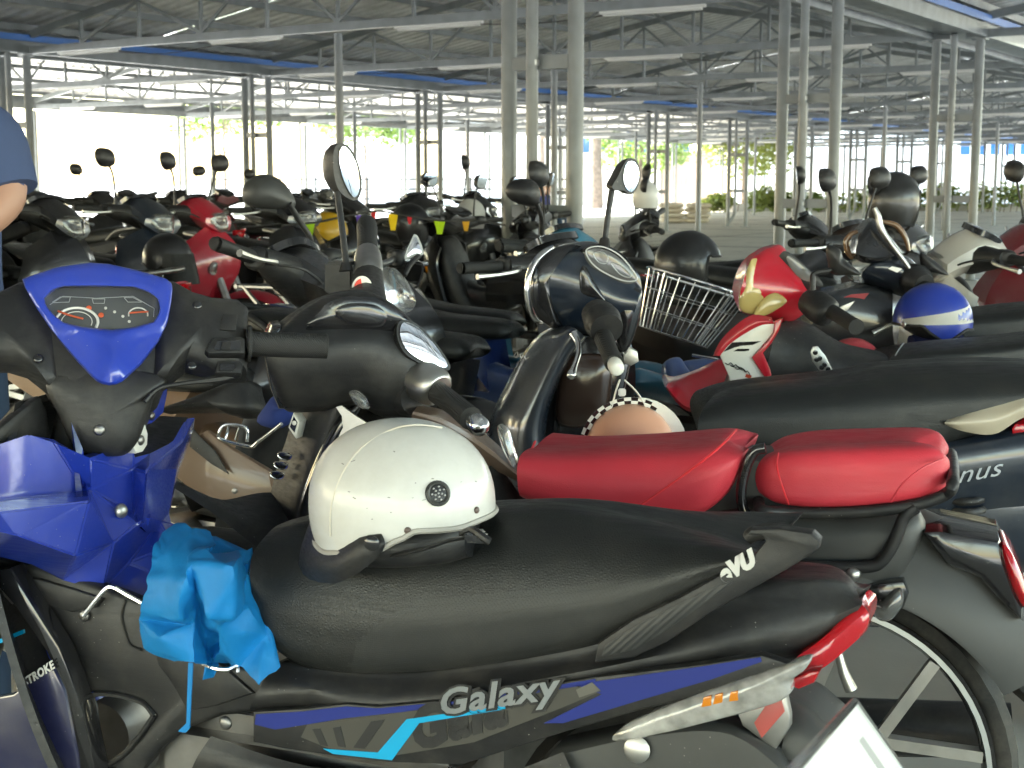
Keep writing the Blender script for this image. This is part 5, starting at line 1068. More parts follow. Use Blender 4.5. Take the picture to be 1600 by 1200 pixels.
# ------------------------------------------------------------------ hero 2: black retro bike with two red seats
F2 = Frame(-.28, 2.45, 16); B2 = near_root(F2, 'black and grey motorbike with two red seats and round mirrors'); N2 = Near(F2, B2)
def hero2():
    N = N2
    N.loft('front_seat', [(.10, [(818, 778), (880, 800), (960, 818), (1040, 818), (1100, 800), (1135, 772, .088), (1152, 745, .072), (1158, 730, .055)]), (.135, [(808, 742), (880, 765), (960, 775), (1040, 772), (1105, 750), (1145, 728, .118), (1162, 712, .092), (1170, 702, .065)]),
        (.115, [(812, 714), (880, 722), (960, 722), (1040, 717), (1105, 709), (1140, 706, .10), (1156, 702, .075), (1162, 704, .055)]), (.06, [(824, 702), (890, 703), (960, 700), (1040, 696), (1105, 692), (1132, 690, .055), (1144, 691, .04), (1150, 696, .03)]), (0, [(836, 698), (890, 696), (960, 692), (1040, 688), (1105, 684), (1124, 683), (1134, 685), (1140, 690)])], 'vinyl_red', nu=36, nv=36)
    N.tube('seat_piping', [(836, 690, 2.36), (826, 720, 2.28), (832, 760, 2.26), (842, 790, 2.26)], .0022, mat('bright_red_piping', (.62, .03, .04), .35), 6)
    N.tube('seat_piping', [(1150, 672, 2.21), (1120, 702, 2.12), (1060, 748, 2.13), (985, 800, 2.15)], .0022, bpy.data.materials['bright_red_piping'], 6)
    N.loft('rear_seat', [(.10, [(1190, 772, .07), (1215, 786, .09), (1270, 793), (1350, 791), (1430, 781, .095), (1468, 770, .08), (1478, 760, .06)]), (.118, [(1180, 748, .075), (1205, 755, .105), (1265, 757), (1350, 753), (1432, 742, .112), (1472, 732, .095), (1484, 726, .065)]),
        (.108, [(1186, 724, .07), (1208, 718, .095), (1265, 713), (1350, 710), (1432, 706, .102), (1468, 706, .085), (1478, 712, .06)]), (.07, [(1198, 710, .05), (1220, 703, .062), (1268, 698), (1350, 695), (1425, 692, .065), (1454, 695, .055), (1464, 702, .04)]), (0, [(1210, 704), (1230, 698), (1275, 693), (1350, 690), (1405, 688), (1428, 691), (1436, 698)])], 'vinyl_red', nu=40, nv=40)
    N.tube('seat_piping', [(1232, 788, 2.12), (1222, 760, 2.10), (1214, 730, 2.115), (1216, 708, 2.15)], .0016, bpy.data.materials['bright_red_piping'], 6); N.tube('seat_piping', [(1392, 784, 2.07), (1410, 756, 2.05), (1440, 732, 2.05), (1474, 716, 2.08)], .0016, 'vinyl_red', 6)
    N.part('rack_ring', tube(N.P([(1186, 793), (1240, 801), (1340, 800), (1430, 789), (1478, 772), (1489, 752)], .112) + [Vector((p.x, -p.y, p.z)) for p in reversed(N.P([(1186, 793), (1240, 801), (1340, 800), (1430, 789), (1478, 772), (1489, 752)], .112))], .0095, 10, 70, True), 'plastic', None)
    N.part('rack_loop', tube(N.P([(1196, 700), (1178, 706), (1164, 735), (1158, 775), (1166, 805), (1190, 822), (1230, 830)], .10), .0085, 10), 'gloss', None)
    N.part('rack_strut', tube(N.P([(1250, 884), (1350, 886), (1378, 876), (1398, 845), (1412, 810), (1432, 792)], .115), .0095, 10), 'plastic', None)
    N.part('side_cover', plate(N.P([(1040, 815), (1150, 800), (1230, 808), (1330, 812), (1425, 800), (1446, 830), (1420, 900), (1340, 985), (1250, 960), (1200, 900), (1080, 880)], .10), (0, 1, 0), .2, .03, ang=60), 'matte_grey')
    N.part('under_seat', plate(N.P([(820, 790), (1000, 820), (1120, 806), (1180, 800), (1180, 860), (1000, 870), (840, 850)], .09), (0, 1, 0), .18, .02), 'plastic')
    # rear wheel and deep mudguard
    hub = F2.y(1280, 1222, 0); rt = hub.z; hub.z = max(.30, rt); r = .305
    ty, _ = wheel_meshes(r, .062, 'disc')
    rm = r-.062*.62; bm = lathe_bm([(rm+.004, -.033), (rm-.012, -.032), (rm-.018, -.02), (rm-.018, .02), (rm-.012, .032), (rm+.004, .033)], 48, 'y', closed=True); lathe_bm([(0, -.05), (.04, -.05), (.06, -.03), (.06, .03), (.04, .05), (0, .05)], 20, 'y', bm=bm); sp = bmesh.new()
    for i in range(5):
        a = R(8) + 2*math.pi*i/5; ap = Vector((math.cos(a)*.10, .018, math.sin(a)*.10))
        for s in (-.33, .33): beam(ap, Vector((math.cos(a+s)*(rm-.015), .018, math.sin(a+s)*(rm-.015))), .018, .022, sp, up=(0, 1, 0))
        beam(Vector((math.cos(a)*.05, .018, math.sin(a)*.05)), ap, .02, .03, sp, up=(0, 1, 0))
    w = N.part('rear_wheel', fin(bm, 'rim', 40), 'gloss'); w.location = hub; N.part('tyre', ty, 'rubber', None, w); N.part('spokes', fin(sp, 'spokes', 30), 'alu', None, w)
    N.part('rim_stripe', lathe([(rm-.002, .034), (rm-.010, .035), (rm-.010, .033)], 60, 'y', closed=True), 'galv', None, w)
    N.part('rear_fender', arc_fender(hub.x, hub.z, r+.14, -12, 150, .11, .125, .006, 40, 13), 'matte_grey')
    N.part('fender_bridge', plate([(hub.x+.10, .07, hub.z+.30), (hub.x-.05, .07, hub.z+.43), (hub.x-.02, .07, .80), (hub.x+.35, .07, .80), (hub.x+.35, .07, .60)], (0, 1, 0), .14, .02), 'matte_grey')
    N.part('swing_arm', tube([(hub.x+.42, .075, .36), (hub.x, .07, hub.z)], [.03, .024], 10, 0), 'plastic'); N.part('exhaust', tube([(hub.x+.45, -.12, .30), (hub.x+.1, -.13, .30), (hub.x-.3, -.13, .33)], [.03, .048, .045], 14), 'plastic')
    N.part('brake_lever_arm', tube(N.P([(1308, 1010), (1318, 1050), (1330, 1078)], .10), [.006, .008, .010], 8), 'alu'); N.part('axle_nut', lathe([(0, -.01), (.016, -.01), (.016, .012), (0, .014)], 12, 'y', (hub.x, .085, hub.z)), 'alu')
    tb = N.part('tail_bracket', plate(N.P([(1438, 830), (1470, 828), (1562, 846), (1580, 880), (1600, 940), (1600, 975), (1570, 950), (1530, 905), (1480, 885)], .085), (0, 1, 0), .16, .012), 'gloss')
    N.dome('tail_light', [(1566, 852), (1580, 862), (1596, 895), (1612, 940), (1618, 960), (1600, 950), (1584, 925), (1570, 885)], .09, .015, 'lens_red', .10, parent=tb)
    tbk = N.plate('signal_base', [(1358, 916), (1376, 912), (1412, 908), (1420, 928), (1412, 950), (1390, 968), (1365, 950)], .118, 'gloss', .03, .005)
    N.dome('turn_signal', [(1364, 945), (1378, 940), (1398, 920), (1410, 922), (1412, 942), (1396, 965), (1378, 970), (1365, 960)], .120, .022, 'lens', .004, parent=tbk)
    N.part('rack_bolt', disc(F2.y(1333, 897, .122), (0, 1, 0), .012, .010), 'alu')
    # front: head turned left, leg shield, far and near bar ends
    HN = Near(Frame(-.258, 2.42, -12), None); HF = HN.F
    def conv(pts): return [F2.loc(HF.w(*p)) for p in pts]
    def hl(rails, name, m, nu=28, nv=32):
        rr = [HF.ys(r[1], r[0]) for r in rails]; full = [conv(r) for r in rr] + [conv([(p.x, -p.y, p.z) for p in r]) for r in reversed(rr[:-1] if rails[-1][0] == 0 else rr)]
        N.part(name, loft(full, nu, nv, False, True, True, ang=42), m)
    hl([(.05, [(430, 610), (448, 641), (500, 642), (556, 632), (600, 652), (650, 655), (680, 640)]), (.095, [(420, 580), (446, 600), (500, 598), (560, 596), (605, 622), (655, 625), (690, 612)]), (.105, [(416, 552), (445, 555), (505, 548), (570, 542), (615, 560), (655, 575), (692, 585)]),
        (.085, [(418, 536), (445, 525), (505, 512), (570, 508), (620, 520), (655, 545), (690, 565)]), (.04, [(432, 522), (462, 494), (510, 470), (565, 462), (605, 475), (645, 505), (678, 545)]), (0, [(440, 518), (468, 488), (512, 462), (565, 455), (604, 468), (642, 500), (672, 540)])], 'head_cowl', 'plastic')
    hd = conv(HF.ys([(414, 556), (417, 530), (426, 512), (440, 510), (446, 540), (448, 600), (452, 640), (436, 640), (424, 612)], .06)); N.part('headlight_rim', plate(hd, F2.loc(HF.w(0, 1, 0))-F2.loc(HF.w(0, 0, 0)), .12, .008), 'gloss')
    N.part('meter_housing', dome(conv(HF.ys([(482, 512), (492, 494), (512, 474), (545, 464), (590, 468), (622, 486), (642, 506), (616, 514), (560, 518)], .088)), F2.loc(HF.w(.0, .55, .8))-F2.loc(HF.w(0, 0, 0)), .012, .02, 40, 5), 'gloss')
    N.part('meter_glass', dome(conv(HF.ys([(524, 486), (545, 474), (585, 476), (604, 492), (598, 506), (570, 508), (540, 502)], .098)), F2.loc(HF.w(.0, .55, .8))-F2.loc(HF.w(0, 0, 0)), .004, .004, 30, 3), 'gloss')
    N.part('turn_signal', dome(conv(HF.ys([(546, 615), (558, 610), (572, 620), (578, 636), (570, 640), (556, 632)], .112)), F2.loc(HF.w(0, 1, 0))-F2.loc(HF.w(0, 0, 0)), .014, .01, 20, 4), 'lens')
    N.tube('switch_collar', [(640, 582, 2.40), (655, 592, 2.36), (678, 604, 2.32), (686, 610, 2.31)], [.026, .034, .033, .024], 'alu', 16)
    N.tube('switch_box', [(606, 604, 2.42), (632, 614, 2.38), (652, 622, 2.34)], [.024, .038, .030], 'plastic', 14)
    N.tube('grip', [(662, 596, 2.36), (682, 612, 2.31), (712, 634, 2.24), (736, 654, 2.18)], [.018, .0185, .0175, .0185], 'grip', 16)
    N.tube('bar_end', [(733, 652, 2.19), (741, 659, 2.175), (751, 667, 2.155), (756, 671, 2.145)], [.010, .0155, .0155, .006], 'chrome', 16)
    N.tube('grip', [(573, 346, 3.02), (573, 352, 3.0), (574, 375, 2.92), (574, 398, 2.84)], [.012, .021, .020, .021], 'grip', 16)
    N.tube('switch_collar', [(574, 396, 2.84), (575, 404, 2.82), (575, 424, 2.76), (576, 432, 2.74)], [.024, .027, .029, .026], 'alu', 16)
    N.tube('bar_cover', [(576, 426, 2.76), (574, 455, 2.70), (570, 485, 2.64), (560, 512, 2.58)], [.028, .033, .045, .06], 'plastic', 18)
    st, nl = N.face([(566, 450)] + [(566+16*math.cos(a), 450+19*math.sin(a)) for a in [i*math.pi/10 for i in range(20)]], 2.655, (.06, -1, .1)); s1 = N.part('sticker', plate(st[1:], nl, .001, 0), 'white_plastic')
    h2, _ = N.face([(566, 450)] + [(566+13*math.cos(a), 450+15*math.sin(a)) for a in [R(80+20*i) for i in range(10)]], 2.653, (.06, -1, .1)); N.part('sticker_print', plate(h2[1:], nl, .001, 0), 'decal', (.70, .04, .02), s1)
    for k in range(3): q, _ = N.face([(571, 444+5*k), (579, 443+5*k), (579, 444.5+5*k), (571, 445.5+5*k)], 2.652, (.06, -1, .1)); N.part('sticker_print', plate(q, nl, .0006, 0), 'plastic', None, s1)
    N.mirror([(530, 224), (543, 230), (555, 252), (562, 282), (560, 303), (552, 313), (541, 310), (528, 300), (520, 282), (517, 257), (518, 236), (523, 226)], [(531, 229), (541, 234), (552, 255), (557, 282), (556, 300), (550, 308), (543, 302), (533, 282), (527, 258), (526, 240)], 2.80, (.80, -.6, -.02), [(527, 300, 2.80), (533, 345, 2.78), (539, 395, 2.76), (541, 420, 2.75)], .0065, .045)
    N.part('reservoir', fin(box_bm(*(lambda c: (c.x-.03, c.x+.03, c.y-.03, c.y+.03, c.z-.035, c.z+.03))(N.A(538, 432, 2.78)), None, .006), 'res'), 'plastic')
    N.tube('mirror_boot', [(541, 412, 2.755), (541, 425, 2.75)], [.010, .014], 'plastic')
    N.mirror([(620, 506), (631, 501), (650, 508), (676, 534), (698, 566), (699, 579), (681, 580), (650, 567), (628, 551), (618, 526)], [(624, 509), (632, 505), (649, 512), (674, 538), (694, 567), (693, 575), (680, 574), (651, 562), (631, 546), (622, 525)], 2.34, (.55, -.80, .30), [(628, 548, 2.36), (625, 570, 2.37), (624, 600, 2.38)], .008, .03)
    # leg shield with vents
    N.loft('leg_shield', [(.02, [(462, 640), (446, 690), (430, 740), (420, 790), (418, 840)]), (.06, [(492, 636), (474, 690), (456, 745), (446, 795), (444, 845)]), (.08, [(530, 632), (508, 690), (484, 750), (468, 800), (462, 850)]), (.05, [(560, 634), (540, 690), (505, 755), (484, 805), (478, 850)])], 'plastic', mirror=False, nu=20, nv=14)
    N.part('shield_edge', tube(N.P([(562, 634), (540, 660), (512, 715), (488, 770), (474, 820), (470, 850)], .075), [.006, .016, .018, .016, .014, .012], 10), 'gloss')
    for k, (x, y) in enumerate(((446, 712), (440, 727), (434, 742))): N.plate('vent', [(x-9, y-5), (x+9, y-2), (x+7, y+5), (x-2, y+6), (x-11, y+1)], .068, 'gloss', .006, .001); 
    for k, (x, y) in enumerate(((446, 712), (440, 727), (434, 742))): N.part('vent_rim', tube(N.P([(x-9, y-5), (x+9, y-2), (x+7, y+5), (x-2, y+6), (x-11, y+1)], .0695), .0012, 5, 20, True), 'chrome')
    em = N.plate('emblem', [(458, 645), (468, 660), (462, 686), (450, 668)], .082, 'white_plastic', .03, .002); N.plate('emblem_face', [(459, 651), (464.5, 660), (460, 676), (453, 667)], .0835, 'gloss', .001, 0, parent=em); N.part('emblem_mark', disc(F2.y(459.5, 661, .0845), (0, 1, 0), .004, .0006), 'white_plastic', None, em)
    N.part('silver_patch', plate(N.P([(525, 636), (534, 634), (556, 650), (575, 662), (572, 690), (540, 712), (512, 720), (524, 700), (530, 680), (536, 668), (534, 650)], .10), (0, 1, 0), .004, 0), 'alu')
    N.part('inner_panel', plate(N.P([(500, 634), (640, 640), (700, 650), (790, 760), (760, 830), (470, 840), (500, 720)], .005), (0, 1, 0), .05, .01), 'plastic')
    N.part('bronze_panel', loft([N.P(r, y) for y, r in ((.07, [(640, 660), (690, 685), (750, 722), (808, 752)]), (.10, [(645, 645), (700, 662), (758, 700), (810, 742)]), (.06, [(655, 632), (715, 648), (768, 686), (812, 730)]))], 16, 8, False, False), 'paint', (.14, .095, .07))
    N.dome('side_lens', [(777, 668), (788, 666), (799, 690), (809, 735), (800, 728), (786, 700)], .09, .012, 'lens')
    N.part('fork_boot', tube(N.P([(752, 735), (775, 775), (800, 800)], .06), [.03, .035, .03], 10), 'rubber')
    N.part('floor_tunnel', loft([N.P([(268, 760), (330, 800), (395, 850), (470, 905)], .16), N.P([(275, 750), (340, 785), (410, 835), (480, 890)], .13), N.P([(300, 800), (360, 780), (430, 770), (500, 800)], .02)], 20, 10, False, False), 'plastic')
    ty2, rim2 = wheel_meshes(.285, .08, 'disc'); w = N.part('front_wheel', rim2, 'alu'); w.location = (.27, 0, .285); N.part('tyre', ty2, 'rubber', None, w)
    N.part('front_fender', arc_fender(.27, .285, .325, 18, 150, .065, .035), 'plastic'); 
    for s in (1, -1): N.part('fork', tube([(.27, s*.075, .285), (.20, s*.075, .48)], [.026, .022], 8, 0), 'steel')
    N.part('engine', fin(box_bm(-.62, -.12, -.1, .1, .2, .48, None, .03), 'engine'), 'steel')
hero2()
# ------------------------------------------------------------------ hero 3: navy scooter with long black seat
F3 = Frame(.216, 3.24, 4); B3 = near_root(F3, 'dark navy scooter with long black seat and beige grab rail behind the red seats'); N3 = Near(F3, B3)
NAVY = (.006, .012, .024)
def hero3():
    N = N3
    N.loft('seat', [(.13, [(1096, 690), (1150, 712), (1300, 720), (1450, 705), (1600, 650), (1720, 625)]), (.165, [(1090, 668), (1150, 668), (1300, 664), (1450, 648), (1600, 628), (1730, 610)]), (.14, [(1098, 640), (1150, 628), (1300, 615), (1450, 602), (1600, 596), (1735, 596)]), (.06, [(1115, 618), (1165, 604), (1300, 590), (1400, 574), (1560, 568), (1730, 578)]), (0, [(1125, 612), (1175, 600), (1300, 586), (1395, 569), (1560, 564), (1725, 572)])], 'vinyl', nu=44, nv=36)
    N.tube('seat_seam', [(1392, 571, 3.18), (1372, 600, 3.09), (1335, 640, 3.08), (1275, 690, 3.10)], .0018, 'galv', 5)
    N.loft('grab_rail', [(.17, [(1477, 664), (1510, 675), (1555, 678), (1600, 652), (1660, 640)]), (.185, [(1476, 661), (1515, 660), (1560, 655), (1605, 636), (1660, 628)]), (.165, [(1480, 656), (1520, 644), (1565, 632), (1610, 620), (1660, 615)])], 'paint', (.46, .40, .30), mirror=False, nu=20, nv=10)
    N.loft('side_body', [(.10, [(1240, 900), (1330, 880), (1450, 850), (1600, 830), (1740, 800)]), (.165, [(1230, 820), (1330, 810), (1450, 790), (1600, 770), (1740, 750)]), (.18, [(1220, 750), (1330, 745), (1450, 735), (1600, 715), (1740, 700)]), (.15, [(1215, 700), (1330, 705), (1450, 695), (1600, 670), (1740, 650)])], 'paint', NAVY, nu=28, nv=30)
    v1, v2 = F3.y(1440, 766, .184), F3.y(1575, 740, .184); text('Venus', .052, B3, 'chrome', v1, v2-v1, (0, 1, .0), .0014, .5, name='name_lettering', space=1.05, sx=1.25)
    N.loft('tail_light', [(.12, [(1578, 684), (1620, 690), (1680, 685)]), (.16, [(1582, 668), (1620, 668), (1680, 664)]), (.12, [(1592, 652), (1620, 648), (1680, 645)])], 'lens_red', nu=12, nv=16)
    N.part('shock', spring(F3.y(1508, 775, .14), F3.y(1522, 870, .14), .034, 6, .009), 'plastic')
    ty, rim = wheel_meshes(.24, .10, 'disc')
    for nm, x in (('rear_wheel', -1.10), ('front_wheel', .22)): w = N.part(nm, rim, 'alu'); w.location = (x, 0, .24); N.part('tyre', ty, 'rubber', None, w)
    N.part('rear_mudguard', arc_fender(-1.10, .24, .30, 30, 180, .075, .03), 'plastic')
    # head
    N.loft('head_cowl', [(.05, [(846, 494), (880, 516), (930, 524), (962, 530), (978, 540)]), (.10, [(834, 460), (868, 478), (922, 492), (966, 500), (988, 500)]), (.11, [(836, 425), (866, 420), (912, 434), (962, 458), (998, 466)]), (.07, [(855, 398), (880, 390), (922, 395), (970, 418), (1001, 448)]), (0, [(866, 388), (890, 380), (930, 378), (972, 402), (1000, 440)])], 'paint', NAVY, nu=30, nv=34)
    N.dome('headlight_bezel', [(870, 386), (900, 382), (882, 402), (870, 440), (868, 480), (874, 514), (852, 506), (837, 490), (829, 460), (832, 428), (846, 403)], .088, .03, 'gloss', .03, nrm=(.35, .93, .1))
    N.part('headlight_band', tube(N.P([(866, 386), (846, 402), (833, 428), (829, 460), (837, 494), (850, 503)], .075), [.006, .012, .015, .015, .012, .006], 10), 'chrome')
    N.dome('lower_gloss', [(962, 456), (998, 450), (1003, 470), (996, 510), (980, 548), (966, 542), (960, 500)], .092, .018, 'gloss', .05)
    N.dome('headlight', [(868, 386), (846, 402), (832, 428), (828, 458), (836, 494), (850, 500), (858, 470), (858, 430)], .055, .03, 'lens', .09, nrm=(.5, .85, .1))
    N.part('cowl_gloss', dome(N.P([(905, 392), (935, 382), (968, 396), (994, 424), (1002, 448), (998, 462), (960, 452), (925, 430), (908, 410)], .07), (-.5, .6, .6), .02, .03, 40, 5), 'gloss')
    mg = N.part('meter_face', dome(N.P([(915, 393), (938, 388), (966, 401), (988, 426), (993, 440), (972, 441), (942, 428), (922, 412)], .098), (-.5, .6, .6), .003, .004, 36, 3), mat('grey_meter', (.10, .10, .10), .12, 0, .7))
    N.part('meter_ring', tube([p + Vector((-.002, .004, .004)) for p in N.P([(915, 393), (938, 388), (966, 401), (988, 426), (993, 440), (972, 441), (942, 428), (922, 412)], .098)], .0018, 6, 40, True), 'galv', None, mg)
    for pts in ([(926, 399), (938, 396), (948, 404), (946, 414), (934, 412)], [(954, 414), (968, 418), (984, 432), (980, 436), (966, 430)]): N.part('dial_mark', tube([p + Vector((-.002, .004, .004)) for p in N.P(pts, .100)], .0014, 5, 24, True), 'galv', None, mg)
    N.dome('side_reflection_panel', [(906, 424), (914, 416), (924, 432), (946, 470), (930, 466), (908, 456)], .112, .006, 'gloss')
    N.tube('switch_box', [(928, 486, 3.05), (940, 500, 3.02), (948, 515, 2.98)], [.03, .04, .035], 'plastic', 14)
    N.tube('grip', [(936, 508, 3.03), (942, 525, 2.99), (952, 550, 2.92), (960, 568, 2.87)], [.018, .020, .0185, .020], 'grip', 16)
    N.tube('bar_end', [(958, 565, 2.875), (961, 570, 2.86), (964, 577, 2.845), (965, 579, 2.84)], [.012, .0155, .015, .010], 'white_plastic', 16)
    N.tube('brake_lever', [(896, 522, 3.06), (903, 535, 3.04), (904, 552, 3.01), (898, 572, 2.98), (893, 586, 2.96), (892, 590, 2.955)], [.010, .007, .006, .006, .010, .007], 'chrome', 10)
    N.mirror([(974, 253), (983, 247), (993, 253), (998, 272), (993, 293), (983, 304), (972, 298), (958, 297), (954, 291), (963, 275)], [(975, 257), (983, 251), (991, 257), (995, 272), (991, 290), (983, 300), (975, 294), (971, 278)], 3.2, (.62, -.78, .02), [(956, 297, 3.21), (951, 330, 3.2), (946, 366, 3.19), (944, 384, 3.18)], .0065, .04)
    N.tube('mirror_boot', [(945, 374, 3.185), (944, 392, 3.17)], [.011, .016], 'rubber')
    N.part('leg_shield', loft([N.P(r, y) for y, r in ((.02, [(880, 506), (846, 520), (815, 556), (788, 606), (768, 652), (764, 710), (775, 760)]), (.10, [(884, 508), (852, 524), (824, 562), (798, 612), (780, 655), (776, 712), (785, 760)]), (.17, [(896, 512), (872, 540), (850, 582), (828, 630), (814, 668), (812, 716), (820, 760)]), (.165, [(912, 524), (888, 552), (864, 598), (848, 640), (842, 680), (846, 720), (856, 760)]), (.10, [(914, 530), (892, 558), (870, 604), (856, 645), (852, 690), (856, 722), (866, 760)]))], 30, 22, False, False), 'paint', NAVY)
    N.part('inner_shield', plate(N.P([(884, 518), (925, 522), (975, 545), (985, 570), (970, 640), (950, 760), (850, 760), (846, 680), (852, 620), (868, 570)], .06), (0, 1, 0), .16, .02), 'gloss')
    N.dome('glove_lid', [(884, 562), (920, 552), (952, 560), (956, 600), (946, 650), (910, 668), (870, 660), (868, 610)], .062, .02, mat('brown_black_plastic', (.03, .018, .014), .2, 0, .3), .004)
    N.part('key_lock', plate(N.P([(974, 556), (984, 542), (996, 550), (998, 565), (986, 572), (975, 568)], .08), (0, 1, 0), .02, .003), 'alu'); 
    N.part('footboard', fin(box_bm(-.62, -.05, -.17, .17, .26, .34, None, .02), 'floor'), 'plastic'); N.part('body_lower', rings([(-.55, .48, .12, .16), (-.65, .5, .15, .18), (-1.0, .52, .15, .14), (-1.3, .58, .08, .08)], 18, 2.8), 'paint', NAVY)
    N.part('scroll_lettering', tube(N.P([(803, 556), (808, 549), (809, 556), (806, 559), (812, 555), (815, 560), (818, 556), (822, 561), (826, 558)], .165), .0012, 5), 'steel')
    N.part('front_fender', arc_fender(.22, .24, .29, 20, 150, .075, .04), 'paint', NAVY)
hero3()
# ------------------------------------------------------------------ hero 4: red and white nose, yellowed headlight
F4 = Frame(.75, 4.02, 3); B4 = near_root(F4, 'red and white motorbike with yellowed headlight and long black seat'); N4 = Near(F4, B4)
RD4 = (.50, .006, .022)
def hero4():
    N = N4
    N.loft('head_cowl', [(.05, [(1160, 488), (1188, 496), (1232, 503), (1264, 485)]), (.105, [(1156, 462), (1186, 468), (1228, 470), (1268, 464)]), (.10, [(1166, 425), (1190, 426), (1224, 432), (1256, 446)]), (.05, [(1178, 400), (1198, 390), (1222, 392), (1246, 424)]), (0, [(1184, 396), (1202, 386), (1222, 384), (1244, 416)])], 'paint', RD4, nu=28, nv=30)
    N.dome('headlight', [(1176, 404), (1166, 428), (1156, 464), (1159, 485), (1176, 491), (1196, 484), (1212, 466), (1208, 448), (1190, 442), (1184, 424)], .088, .03, 'lens_yellow', .02, nrm=(.6, .8, 0))
    N.dome('turn_signal', [(1178, 490), (1196, 464), (1214, 458), (1229, 471), (1210, 486), (1192, 494)], .110, .012, 'lens_yellow', .012, nrm=(.3, .9, 0))
    N.part('dash', dome(N.P([(1222, 396), (1232, 394), (1262, 418), (1284, 440), (1280, 450), (1250, 440), (1232, 420)], .075), (-.5, .55, .7), .006, .05, 30, 4), 'plastic')
    N.part('dash_glass', dome(N.P([(1230, 402), (1238, 402), (1262, 420), (1276, 438), (1256, 436), (1240, 422)], .084), (-.5, .55, .7), .003, .004, 24, 3), mat('grey_meter_glass', (.18, .18, .17), .15, 0, .5))
    N.tube('switch_box', [(1262, 470, 3.86), (1276, 478, 3.83), (1292, 488, 3.79), (1298, 492, 3.78)], [.034, .042, .04, .03], 'plastic', 14)
    N.tube('grip', [(1294, 484, 3.79), (1310, 493, 3.73), (1330, 506, 3.65), (1338, 511, 3.62)], [.021, .0195, .020, .021], 'grip', 16)
    N.tube('mirror_arm', [(1270, 470, 3.84), (1270, 440, 3.84), (1273, 427, 3.84), (1295, 423, 3.84)], .008, 'plastic')
    N.mirror([(1292, 384), (1312, 390), (1318, 405), (1345, 428), (1330, 430), (1300, 428), (1292, 405)], [(1296, 390), (1310, 394), (1316, 408), (1335, 426), (1302, 424), (1296, 406)], 3.86, (.3, .9, .2), [(1294, 424, 3.85), (1298, 420, 3.85)], .006, .02)
    W = N.plate('shield_panel', [(1203, 499), (1211, 503), (1208, 520), (1198, 533), (1175, 559), (1195, 590), (1204, 640), (1150, 640), (1140, 590), (1124, 553), (1138, 535), (1165, 516)], .15, 'white_plastic', .02, .004)
    N.loft('shield_band', [(.135, [(1114, 556), (1126, 532), (1150, 508), (1176, 492), (1206, 496)]), (.152, [(1118, 556), (1132, 536), (1156, 516), (1182, 502), (1208, 502)]), (.150, [(1125, 556), (1140, 538), (1166, 520), (1190, 508), (1210, 506)])], 'paint', RD4, mirror=False, nu=18, nv=8)
    N.plate('shield_edge', [(1211, 502), (1224, 496), (1218, 516), (1206, 536), (1193, 552), (1204, 578), (1215, 640), (1203, 640), (1194, 588), (1175, 559), (1200, 533), (1209, 520)], .158, 'paint', .02, .004, RD4)
    N.loft('front_fender', [(.10, [(1040, 606), (1070, 640), (1120, 650), (1160, 645)]), (.09, [(1044, 598), (1075, 618), (1120, 622), (1160, 620)]), (.03, [(1052, 594), (1090, 582), (1124, 568), (1160, 560)])], 'paint', RD4, nu=18, nv=18)
    N.plate('letter_mark', [(1130, 550), (1144, 535), (1190, 533), (1176, 539), (1160, 540), (1148, 543)], .1512, 'gloss', .0012, 0, parent=W); N.plate('letter_mark', [(1146, 549), (1153, 545), (1171, 545), (1170, 548), (1162, 549)], .1512, 'gloss', .0012, 0, parent=W)
    for k, dy in enumerate((0, 3, 7)): N.part('script_mark', tube(N.P([(1133+k*8, 567+dy+k), (1138+k*8, 570+dy), (1142+k*8, 567+dy), (1148+k*8, 574+dy), (1154+k*7, 573+dy), (1160+k*6, 579+dy)], .1522), .0012, 5), 'gloss', None, W)
    N.plate('script_tag', [(1166, 584), (1175, 587), (1172, 592), (1164, 589)], .1512, 'paint', .0012, 0, (.5, .05, .01), W)
    N.loft('inner_cover', [(.08, [(1200, 640), (1260, 650), (1330, 640), (1400, 620)]), (.13, [(1196, 590), (1250, 600), (1320, 600), (1400, 590)]), (.12, [(1212, 520), (1250, 540), (1310, 560), (1390, 565)]), (.05, [(1228, 500), (1268, 510), (1320, 540), (1385, 555)])], 'plastic', nu=18, nv=20)
    N.loft('seat', [(.11, [(1392, 600), (1450, 602), (1560, 590), (1700, 560)]), (.13, [(1388, 582), (1450, 570), (1560, 560), (1700, 540)]), (.11, [(1392, 560), (1450, 550), (1560, 540), (1700, 522)]), (0, [(1408, 540), (1455, 534), (1560, 526), (1690, 512)])], 'vinyl', nu=28, nv=28)
    N.tube('seat_seam', [(1412, 536, 4.0), (1402, 550, 3.92), (1392, 572, 3.89)], .002, 'galv', 5)
    N.part('side_cover', rings([(-.45, .60, .10, .10), (-.6, .62, .135, .11), (-.9, .66, .12, .08), (-1.2, .74, .05, .03)], 18, 2.6), 'paint', RD4)
    pd = N.plate('foot_guard', [(1266, 550), (1270, 542), (1278, 541), (1290, 556), (1301, 578), (1296, 584), (1284, 583), (1270, 566)], .19, 'alu', .008, .002)
    for q in ((1274, 551), (1281, 560), (1288, 570), (1276, 562), (1284, 574), (1294, 577)): N.part('hole', disc(F4.y(q[0], q[1], .1905), (0, 1, 0), .007, .0006, 12), 'gloss', None, pd)
    ty, rim = wheel_meshes(.285, .08, 'disc')
    for nm, x in (('front_wheel', .27), ('rear_wheel', -.95)): w = N.part(nm, rim, 'alu'); w.location = (x, 0, .285); N.part('tyre', ty, 'rubber', None, w)
    for s in (1, -1): N.part('fork', tube([(.27, s*.075, .285), (.12, s*.075, .72)], [.026, .022], 8, 0), 'steel')
    N.part('engine', fin(box_bm(-.55, -.1, -.1, .1, .2, .45, None, .03), 'engine'), 'steel')
hero4()
